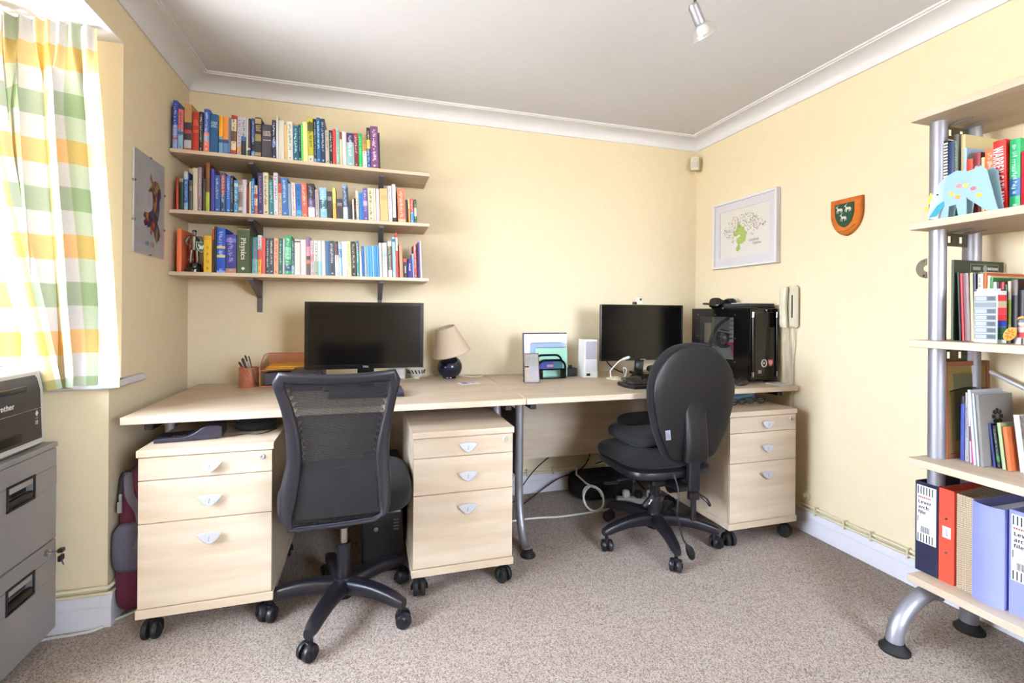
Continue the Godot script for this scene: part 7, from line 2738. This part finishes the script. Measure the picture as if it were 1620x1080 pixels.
# shelf, x, width, height, depth, colour, bands from the top, lettering colour, lettering kind, look, place from the window end
const BOOKS := [
	[0,-0.8951,0.0189,0.232,0.159,"283f9c",[0.50,1.00,"8a9bd4",0.75,0.80,"b5505a"],"c9cce8",1,"blue","1st"],
	[0,-0.8739,0.0208,0.194,0.130,"c9666a",[0.50,1.00,"86b0c8",0.55,0.62,"2f5f80"],"30455e",1,"salmon pink and pale blue","2nd"],
	[0,-0.8475,0.0296,0.223,0.157,"ae8a5c",[0.40,1.00,"1b1c30",0.56,0.64,"a8323c",0.78,0.95,"b9c0c4",0.95,1.00,"a84a3a"],"e4d9c0",0,"tan topped navy","3rd"],
	[0,-0.8142,0.0270,0.190,0.129,"a32320",[],"d88a6a",2,"plain red","4th"],
	[0,-0.7861,0.0159,0.193,0.129,"1d1b1d",[],"e6e2da",1,"black white-lettered","5th"],
	[0,-0.7664,0.0247,0.209,0.148,"2c56a8",[0.55,1.00,"e0745c",0.62,0.75,"8fb0d8"],"e6e4e8",1,"blue coral-footed","6th"],
	[0,-0.7398,0.0349,0.188,0.145,"124f80",[],"e8ecee",2,"wide teal blue","7th"],
	[0,-0.7030,0.0166,0.187,0.142,"eaa828",[0.55,1.00,"6aa2c4",0.62,0.70,"2c4a6a"],"f2dc9a",0,"yellow blue-footed","8th"],
	[0,-0.6844,0.0241,0.184,0.138,"e8943a",[0.60,1.00,"4e86bc",0.62,0.70,"2a3f66"],"f2c080",0,"orange blue-footed","9th"],
	[0,-0.6591,0.0089,0.180,0.124,"6a7ca6",[],"c8ccd8",0,"slim grey-blue","10th"],
	[0,-0.6479,0.0229,0.195,0.141,"a4382c",[0.10,0.40,"e6d8b4",0.40,0.66,"6c4a30",0.66,0.88,"e2cfa4"],"2c1c18",1,"brick red cream-panelled","11th"],
	[0,-0.6227,0.0188,0.192,0.133,"d6d0e0",[0.78,0.90,"d89a58",0.90,1.00,"c8bcd0"],"54466e",1,"pale lilac","12th"],
	[0,-0.6026,0.0205,0.190,0.130,"17181f",[0.00,0.50,"cfd2dc",0.50,0.62,"2660a4"],"101218",1,"black and white","13th"],
	[0,-0.5810,0.0085,0.188,0.127,"e4e8e2",[0.85,1.00,"8fb88c"],"88919a",0,"slim white","14th"],
	[0,-0.5719,0.0107,0.187,0.129,"191d33",[0.78,0.83,"d8c8cc"],"b8484c",1,"slim navy red-lettered","15th"],
	[0,-0.5592,0.0153,0.192,0.148,"27487e",[0.60,0.85,"141c34",0.85,1.00,"6c9cc8"],"c6d2e0",1,"mid blue","16th"],
	[0,-0.5408,0.0278,0.197,0.150,"16151b",[0.03,0.16,"a49568",0.42,0.60,"8f8354",0.88,0.97,"9a8c5c"],"d9c890",2,"black gilt-decorated","17th"],
	[0,-0.5099,0.0436,0.168,0.127,"3c3842",[],"d8d0c0",2,"broad charcoal","18th"],
	[0,-0.4651,0.0204,0.196,0.148,"171d40",[0.52,0.68,"5d74b4"],"dfe2ec",1,"dark navy","19th"],
	[0,-0.4435,0.0090,0.217,0.148,"e8e6e0",[],"9a9aa0",0,"slim white tall","20th"],
	[0,-0.4332,0.0261,0.198,0.138,"dedad0",[],"a8a49c",0,"broad off-white","21st"],
	[0,-0.4059,0.0127,0.181,0.133,"e2bd74",[],"b88a44",0,"cream yellow","22nd"],
	[0,-0.3920,0.0248,0.199,0.149,"e6e4da",[],"70727a",1,"white grey-lettered","23rd"],
	[0,-0.3660,0.0262,0.178,0.136,"0d5a74",[],"e4efee",1,"deep teal","24th"],
	[0,-0.3386,0.0103,0.187,0.144,"1a2440",[0.90,1.00,"8890a0"],"b0b6c4",1,"slim dark navy","25th"],
	[0,-0.3272,0.0088,0.194,0.130,"4fcf62",[],"a8e8a0",0,"slim bright green","26th"],
	[0,-0.3172,0.0223,0.204,0.150,"e9df98",[],"c4b060",0,"pale yellow","27th"],
	[0,-0.2937,0.0261,0.227,0.168,"b2b02e",[0.10,0.30,"4c4c22",0.85,1.00,"cfd0c0"],"3e3e18",1,"lime olive","28th"],
	[0,-0.2663,0.0137,0.227,0.164,"262a3c",[0.90,1.00,"8c94a8"],"a8b0c4",1,"dark slate tall","29th"],
	[0,-0.2514,0.0173,0.234,0.159,"12608f",[],"d4e6f0",1,"cobalt blue tall","30th"],
	[0,-0.2329,0.0218,0.232,0.166,"1f2f50",[],"ccd4e2",1,"navy tall","31st"],
	[0,-0.2099,0.0179,0.175,0.118,"b8b4a2",[],"5c5848",1,"grey-beige","32nd"],
	[0,-0.1908,0.0162,0.178,0.137,"222028",[],"eae8e2",1,"black white-lettered slim","33rd"],
	[0,-0.1734,0.0146,0.186,0.142,"d03a30",[],"e8a090",0,"bright red","34th"],
	[0,-0.1572,0.0161,0.195,0.141,"a4c4be",[],"5c8480",1,"pale aqua","35th"],
	[0,-0.1391,0.0109,0.175,0.122,"e8dcb8",[0.00,0.22,"7c4434"],"98805c",0,"cream brown-tipped","36th"],
	[0,-0.1269,0.0203,0.177,0.136,"e4d8da",[],"a8989c",0,"pinkish white","37th"],
	[0,-0.1054,0.0364,0.172,0.126,"94bebe",[0.00,0.28,"3c2c64"],"f0f2f0",1,"aqua purple-topped","38th"],
	[0,-0.0679,0.0198,0.176,0.135,"70222c",[0.00,0.20,"96303a"],"eadcd8",1,"maroon","39th"],
	[0,-0.0469,0.0199,0.179,0.136,"28ac58",[],"a4e0b4",1,"emerald green","40th"],
	[0,-0.0258,0.0210,0.173,0.124,"e6e4e0",[0.00,0.28,"a88c5c",0.28,0.50,"c88a48"],"6a665c",1,"white orange-banded","41st"],
	[0,-0.0036,0.0178,0.214,0.152,"1c1c20",[0.30,0.52,"c4c22c",0.52,1.00,"15498c"],"e8e6dc",1,"black yellow and blue","42nd"],
	[0,0.0154,0.0383,0.225,0.165,"7a4478",[],"eadfea",1,"thick purple","43rd"],
	[0,0.0548,0.0085,0.195,0.139,"34343c",[],"b4b0b0",0,"slim charcoal","44th"],
	[1,-0.8792,0.0085,0.155,0.105,"b03430",[],"e0b0a8",0,"slim red","1st"],
	[1,-0.8696,0.0184,0.154,0.107,"1d2a1c",[0.00,0.12,"8a8a70"],"a4a884",0,"dark green pale-edged","2nd"],
	[1,-0.8483,0.0167,0.189,0.143,"2a62a8",[0.00,0.20,"b4c4c0",0.80,1.00,"90b8cc"],"d4e4ec",1,"blue speckled","3rd"],
	[1,-0.8250,0.0132,0.147,0.098,"565050",[],"d8d2c4",2,"dark grey","4th"],
	[1,-0.8088,0.0187,0.207,0.138,"d8cdb8",[],"b8a88c",0,"cream tall","5th"],
	[1,-0.7890,0.0159,0.213,0.156,"978288",[],"d4c8c8",1,"mauve grey","6th"],
	[1,-0.7719,0.0134,0.158,0.110,"2c1c18",[],"6c5040",0,"dark brown","7th"],
	[1,-0.7559,0.0167,0.239,0.173,"7a4620",[0.30,0.60,"5c3c1c",0.60,1.00,"aab828"],"d8a040",0,"tall amber and lime","8th"],
	[1,-0.7332,0.0142,0.209,0.150,"3c3494",[],"8c88c8",0,"indigo","9th"],
	[1,-0.7170,0.0239,0.180,0.126,"234f94",[],"d8dee8",1,"royal blue","10th"],
	[1,-0.6911,0.0211,0.195,0.152,"1f4a70",[0.05,0.55,"8c3a44"],"e0e4e4",1,"blue red-panelled","11th"],
	[1,-0.6677,0.0186,0.182,0.124,"2f6cd0",[],"cfe0f4",1,"bright blue","12th"],
	[1,-0.6471,0.0112,0.183,0.130,"181c28",[],"e0e4e8",1,"black white-flecked","13th"],
	[1,-0.6340,0.0188,0.163,0.112,"4c92c4",[0.10,0.20,"c8e0e8",0.60,0.70,"1d4468"],"eaf2f4",1,"sky blue patterned","14th"],
	[1,-0.6140,0.0177,0.165,0.121,"8c7a78",[0.15,0.35,"cfc4bc",0.80,0.90,"cfc4bc"],"4c3c3c",1,"mauve taupe","15th"],
	[1,-0.5950,0.0178,0.169,0.117,"dcd6de",[],"a8a0ac",0,"plain white","16th"],
	[1,-0.5760,0.0101,0.136,0.095,"7c2620",[],"d8a090",0,"slim dark red","17th"],
	[1,-0.5648,0.0085,0.162,0.122,"e0d6b4",[],"a89870",0,"slim cream","18th"],
	[1,-0.5557,0.0137,0.178,0.124,"1c72b8",[],"eaf2f8",1,"azure blue","19th"],
	[1,-0.5408,0.0134,0.143,0.104,"e4d8c4",[0.30,0.45,"94302c",0.70,1.00,"b0644c"],"5c3830",1,"small cream and red","20th"],
	[1,-0.5261,0.0236,0.209,0.161,"28245c",[],"b08aa8",1,"broad navy violet","21st"],
	[1,-0.5014,0.0233,0.213,0.143,"dccfae",[],"2c2824",1,"ivory dark-lettered","22nd"],
	[1,-0.4756,0.0223,0.179,0.119,"2a7478",[],"dcebe8",1,"sea teal","23rd"],
	[1,-0.4521,0.0193,0.215,0.148,"e0dae4",[],"6c5c8c",1,"white lilac-lettered","24th"],
	[1,-0.4317,0.0146,0.165,0.124,"c8503c",[0.30,1.00,"e2c8a0"],"7c3028",1,"small red and cream","25th"],
	[1,-0.4150,0.0278,0.195,0.143,"386aae",[],"e4eaf0",1,"denim blue","26th"],
	[1,-0.3848,0.0148,0.166,0.115,"8aa0b0",[],"d4dce0",0,"blue grey","27th"],
	[1,-0.3686,0.0185,0.171,0.120,"e4d8d8",[],"d06058",1,"pinkish white","28th"],
	[1,-0.3480,0.0241,0.168,0.115,"1f70c0",[0.80,1.00,"48a8d0"],"0c1c30",1,"blue black-lettered","29th"],
	[1,-0.3218,0.0260,0.175,0.125,"e45c44",[],"f4e4dc",1,"coral red","30th"],
	[1,-0.2917,0.0322,0.173,0.115,"1c1826",[0.45,0.70,"4c2c64",0.70,1.00,"d8d8dc"],"c4c0cc",1,"black and violet","31st"],
	[1,-0.2561,0.0182,0.145,0.108,"b0a0a4",[],"6c5c60",1,"grey mauve","32nd"],
	[1,-0.2345,0.0335,0.157,0.120,"8cc0dc",[0.40,0.70,"2c5c6c"],"e4f0f2",1,"pale blue teal-shadowed","33rd"],
	[1,-0.1989,0.0242,0.141,0.109,"1c1a1a",[0.00,0.35,"2c2a2a"],"d4ccc0",2,"black","34th"],
	[1,-0.1714,0.0151,0.161,0.121,"e8d470",[0.50,1.00,"e4a848"],"c49c3c",0,"yellow orange-footed","35th"],
	[1,-0.1533,0.0293,0.104,0.081,"38343a",[],"e0d8c8",2,"charcoal squat","36th"],
	[1,-0.1220,0.0237,0.184,0.122,"3a5478",[0.00,0.10,"7c98b4",0.65,1.00,"c4ccd4"],"d8e0e4",1,"slate blue white-footed","37th"],
	[1,-0.0948,0.0176,0.082,0.057,"15151a",[],"6c6c74",0,"small black","38th"],
	[1,-0.0751,0.0085,0.107,0.083,"e6e2da",[],"a0a0a0",0,"slim white","39th"],
	[1,-0.0660,0.0090,0.115,0.086,"2c2420",[0.30,0.60,"8c3030"],"b8a898",0,"slim dark","40th"],
	[1,-0.0558,0.0128,0.152,0.108,"e4dcc0",[],"34302c",1,"cream black-lettered","41st"],
	[1,-0.0409,0.0201,0.145,0.112,"1f6cb0",[],"8cc0e4",0,"azure","42nd"],
	[1,-0.0196,0.0216,0.171,0.125,"5a4c9a",[0.40,0.55,"c8a8cc"],"e4def0",1,"lavender purple","43rd"],
	[1,0.0055,0.0272,0.172,0.130,"e2d8b4",[],"2c2a26",1,"ivory black-lettered broad","44th"],
	[1,0.0339,0.0108,0.172,0.120,"e4dcc0",[],"a09878",0,"slim ivory","45th"],
	[1,0.0458,0.0182,0.171,0.117,"d4c8d0",[],"a098a0",0,"slim mauve white","46th"],
	[1,0.0662,0.0407,0.176,0.125,"d8b47a",[],"b08848",2,"broad tan","47th"],
	[1,0.1090,0.0194,0.193,0.130,"e8e4e0",[],"5c7890",1,"white","48th"],
	[1,0.1305,0.0186,0.204,0.144,"e8e6e6",[0.88,1.00,"24242c"],"b8b8bc",0,"white black-footed","49th"],
	[1,0.1588,0.0392,0.183,0.142,"e0b080",[0.02,0.90,"e06a50"],"f0e0c8",1,"peach red-spined","50th"],
	[1,0.1992,0.0131,0.124,0.087,"241a18",[],"8c6c50",0,"small dark brown","51st"],
	[1,0.2135,0.0108,0.130,0.086,"e8c890",[0.40,1.00,"e0963c"],"a07030",0,"slim cream orange","52nd"],
	[1,0.2264,0.0161,0.134,0.089,"d0403c",[0.55,1.00,"4c98d4"],"f0e0d8",1,"small red blue-footed","53rd"],
	[1,0.2447,0.0142,0.130,0.088,"1e4c34",[0.35,0.70,"d0d8d0"],"d8e4d8",1,"small green and white","54th"],
	[2,-0.8767,0.0183,0.206,0.155,"df7046",[],"f0b090",0,"salmon orange","1st"],
	[2,-0.8561,0.0252,0.188,0.133,"c0221e",[0.62,0.66,"e8d8d4"],"f4e8e4",1,"bright red white-lettered","2nd"],
	[2,-0.8052,0.0198,0.183,0.127,"cfc4b4",[],"8c8074",0,"cream behind the knight","3rd"],
	[2,-0.7828,0.0192,0.182,0.122,"d4cab6",[],"a09684",0,"ivory behind the knight","4th"],
	[2,-0.7617,0.0339,0.179,0.139,"dcb22c",[0.00,0.12,"c89c28"],"3c3018",0,"golden yellow","5th"],
	[2,-0.7258,0.0085,0.214,0.152,"b8422c",[0.25,1.00,"3c2428"],"e0b080",0,"slim vermilion","6th"],
	[2,-0.7167,0.0089,0.225,0.154,"16161a",[],"68686c",0,"slim black tall","7th"],
	[2,-0.7059,0.0367,0.218,0.145,"1348b4",[0.40,0.46,"d8c060",0.60,0.66,"d8c878",0.95,1.00,"8cb4e8"],"d8dcf0",1,"broad cobalt","8th"],
	[2,-0.6673,0.0453,0.189,0.126,"2c2c80",[0.10,0.20,"6c70c0",0.88,1.00,"c08a70"],"b4b8e4",1,"broad indigo","9th"],
	[2,-0.6185,0.0566,0.221,0.151,"34482c",[0.00,0.02,"a4ac88"],"e8e8dc",0,"thick dark green","10th"],
	[2,-0.5607,0.0085,0.183,0.135,"28382a",[],"5c7058",0,"slim dark green","11th"],
	[2,-0.5508,0.0234,0.182,0.123,"1c7a94",[0.60,1.00,"5cb0c4"],"c85a48",1,"teal blue","12th"],
	[2,-0.5254,0.0166,0.193,0.129,"e4e0e0",[0.38,0.62,"d0402c",0.62,1.00,"e4a828"],"343c5c",1,"white red and yellow","13th"],
	[2,-0.5068,0.0159,0.181,0.130,"d8504c",[],"f0d4cc",0,"coral","14th"],
	[2,-0.4889,0.0152,0.180,0.124,"234048",[],"e4e8e6",1,"dark teal white-lettered","15th"],
	[2,-0.4725,0.0184,0.181,0.141,"2f3238",[],"ece8e4",1,"dark grey white-lettered","16th"],
	[2,-0.4521,0.0209,0.182,0.123,"e09a7c",[],"8c3c30",1,"salmon","17th"],
	[2,-0.4293,0.0162,0.181,0.131,"14584c",[],"b8dcc8",1,"bottle green","18th"],
	[2,-0.4119,0.0085,0.182,0.137,"e4e4e8",[],"a8a8b0",0,"slim white","19th"],
	[2,-0.4015,0.0299,0.198,0.141,"2a9860",[0.30,0.60,"6cc49c",0.75,0.90,"24406c"],"d8f0e0",1,"bright green","20th"],
	[2,-0.3704,0.0140,0.184,0.143,"123c44",[0.75,1.00,"7ca8c0"],"d8e4e0",1,"dark blue green","21st"],
	[2,-0.3552,0.0262,0.181,0.130,"ddd4ce",[0.05,0.09,"5c5450"],"b8aca4",0,"cream small-marked","22nd"],
	[2,-0.3269,0.0260,0.180,0.124,"dcd2cc",[],"b8aca4",0,"pale cream","23rd"],
	[2,-0.2989,0.0176,0.195,0.138,"8c5c8c",[0.25,0.50,"d88898",0.50,0.60,"3c3038",0.60,0.70,"c86c5c",0.70,1.00,"4c4034"],"e8d0d8",0,"purple pink and brown banded","24th"],
	[2,-0.2793,0.0168,0.180,0.120,"c4b0b4",[0.40,0.60,"c08c88"],"846c70",1,"grey pink","25th"],
	[2,-0.2613,0.0186,0.179,0.127,"cfd8c8",[0.60,1.00,"94a08c"],"54604c",1,"pale green illustrated","26th"],
	[2,-0.2414,0.0161,0.179,0.124,"ccd8cc",[0.60,1.00,"9cc8dc"],"7c9088",0,"pale mint blue-footed","27th"],
	[2,-0.2233,0.0162,0.180,0.138,"ddd4c4",[],"b0a48c",0,"ivory","28th"],
	[2,-0.2050,0.0180,0.179,0.136,"2c5c8c",[],"a0c0dc",0,"steel blue","29th"],
	[2,-0.1858,0.0251,0.180,0.130,"343c48",[],"dcd8d0",1,"slate grey","30th"],
	[2,-0.1586,0.0164,0.179,0.119,"e6e2de",[0.00,0.40,"2c2828"],"c45040",1,"white black-topped","31st"],
	[2,-0.1410,0.0156,0.175,0.121,"94bcdc",[0.20,0.45,"2c64a8"],"e4eef4",1,"pale blue","32nd"],
	[2,-0.1233,0.0228,0.181,0.125,"e2e2e4",[],"a8a8b4",0,"white","33rd"],
	[2,-0.0993,0.0194,0.182,0.125,"e4e0a4",[],"7c8440",1,"pale yellow","34th"],
	[2,-0.0778,0.0231,0.183,0.126,"1e1a18",[],"dcc8a8",1,"black cream-lettered","35th"],
	[2,-0.0517,0.0133,0.189,0.144,"3c8c7c",[0.00,0.30,"3c5c68"],"e0f0ea",1,"sea green","36th"],
	[2,-0.0364,0.0106,0.133,0.090,"e4e4e4",[],"a0a0a0",0,"slim white short","37th"],
	[2,-0.0237,0.0115,0.162,0.108,"1c68a8",[],"7cb4e0",0,"ocean blue","38th"],
	[2,-0.0110,0.0097,0.162,0.125,"b8bcc0",[],"8c9098",0,"slim silver","39th"],
	[2,0.0009,0.0134,0.163,0.119,"4c9cd8",[],"9cd0f0",0,"light blue matching-set","40th"],
	[2,0.0155,0.0107,0.163,0.127,"5ca4dc",[],"a8d8f0",0,"light blue matching-set","41st"],
	[2,0.0274,0.0108,0.164,0.116,"7cb8e0",[],"c0e0f0",0,"light blue matching-set","42nd"],
	[2,0.0394,0.0108,0.165,0.126,"4894d4",[],"a0d0f0",0,"light blue matching-set","43rd"],
	[2,0.0514,0.0117,0.168,0.124,"3c88cc",[],"90c8ec",0,"light blue matching-set","44th"],
	[2,0.0652,0.0127,0.183,0.138,"e6e4e2",[],"a8a8a8",0,"white slim","45th"],
	[2,0.0801,0.0249,0.184,0.138,"e2dcd4",[0.30,0.40,"a8c8d8"],"8c8c98",1,"creamy white","46th"],
	[2,0.1090,0.0213,0.195,0.140,"dad4cc",[0.15,0.80,"4c443c"],"c8d0b8",1,"white dark-pictured","47th"],
	[2,0.1334,0.0167,0.217,0.146,"a4ccd4",[0.05,0.12,"2c6c94"],"d8ecec",0,"pale aqua tall","48th"],
	[2,0.1522,0.0111,0.240,0.165,"d03c34",[0.10,0.40,"e8e4e0"],"e8e4e0",0,"red and white tall","49th"],
	[2,0.1692,0.0178,0.183,0.140,"bc8c6c",[],"e0c8a8",0,"tan brown","50th"],
	[2,0.1892,0.0198,0.104,0.080,"221c20",[0.00,0.20,"b0443c"],"e8e0dc",0,"small black red-topped","51st"],
	[2,0.2111,0.0247,0.102,0.079,"2c2474",[],"dcd4ec",0,"small indigo","52nd"],
	[2,0.2380,0.0085,0.132,0.093,"88a8dc",[],"e8ecf4",0,"slim blue and white","53rd"],
	[2,0.2476,0.0133,0.182,0.134,"c04848",[0.00,0.15,"d87060"],"f0d8d0",1,"slim rose red","54th"],
	[2,0.2621,0.0085,0.177,0.134,"18161c",[],"504c54",0,"slim black","55th"],
	[2,0.2712,0.0085,0.197,0.145,"5c3c84",[],"b8a0d0",0,"slim purple","56th"],
	[2,0.2803,0.0085,0.203,0.154,"e4dede",[],"b8b0b4",0,"slim white end","57th"],
]
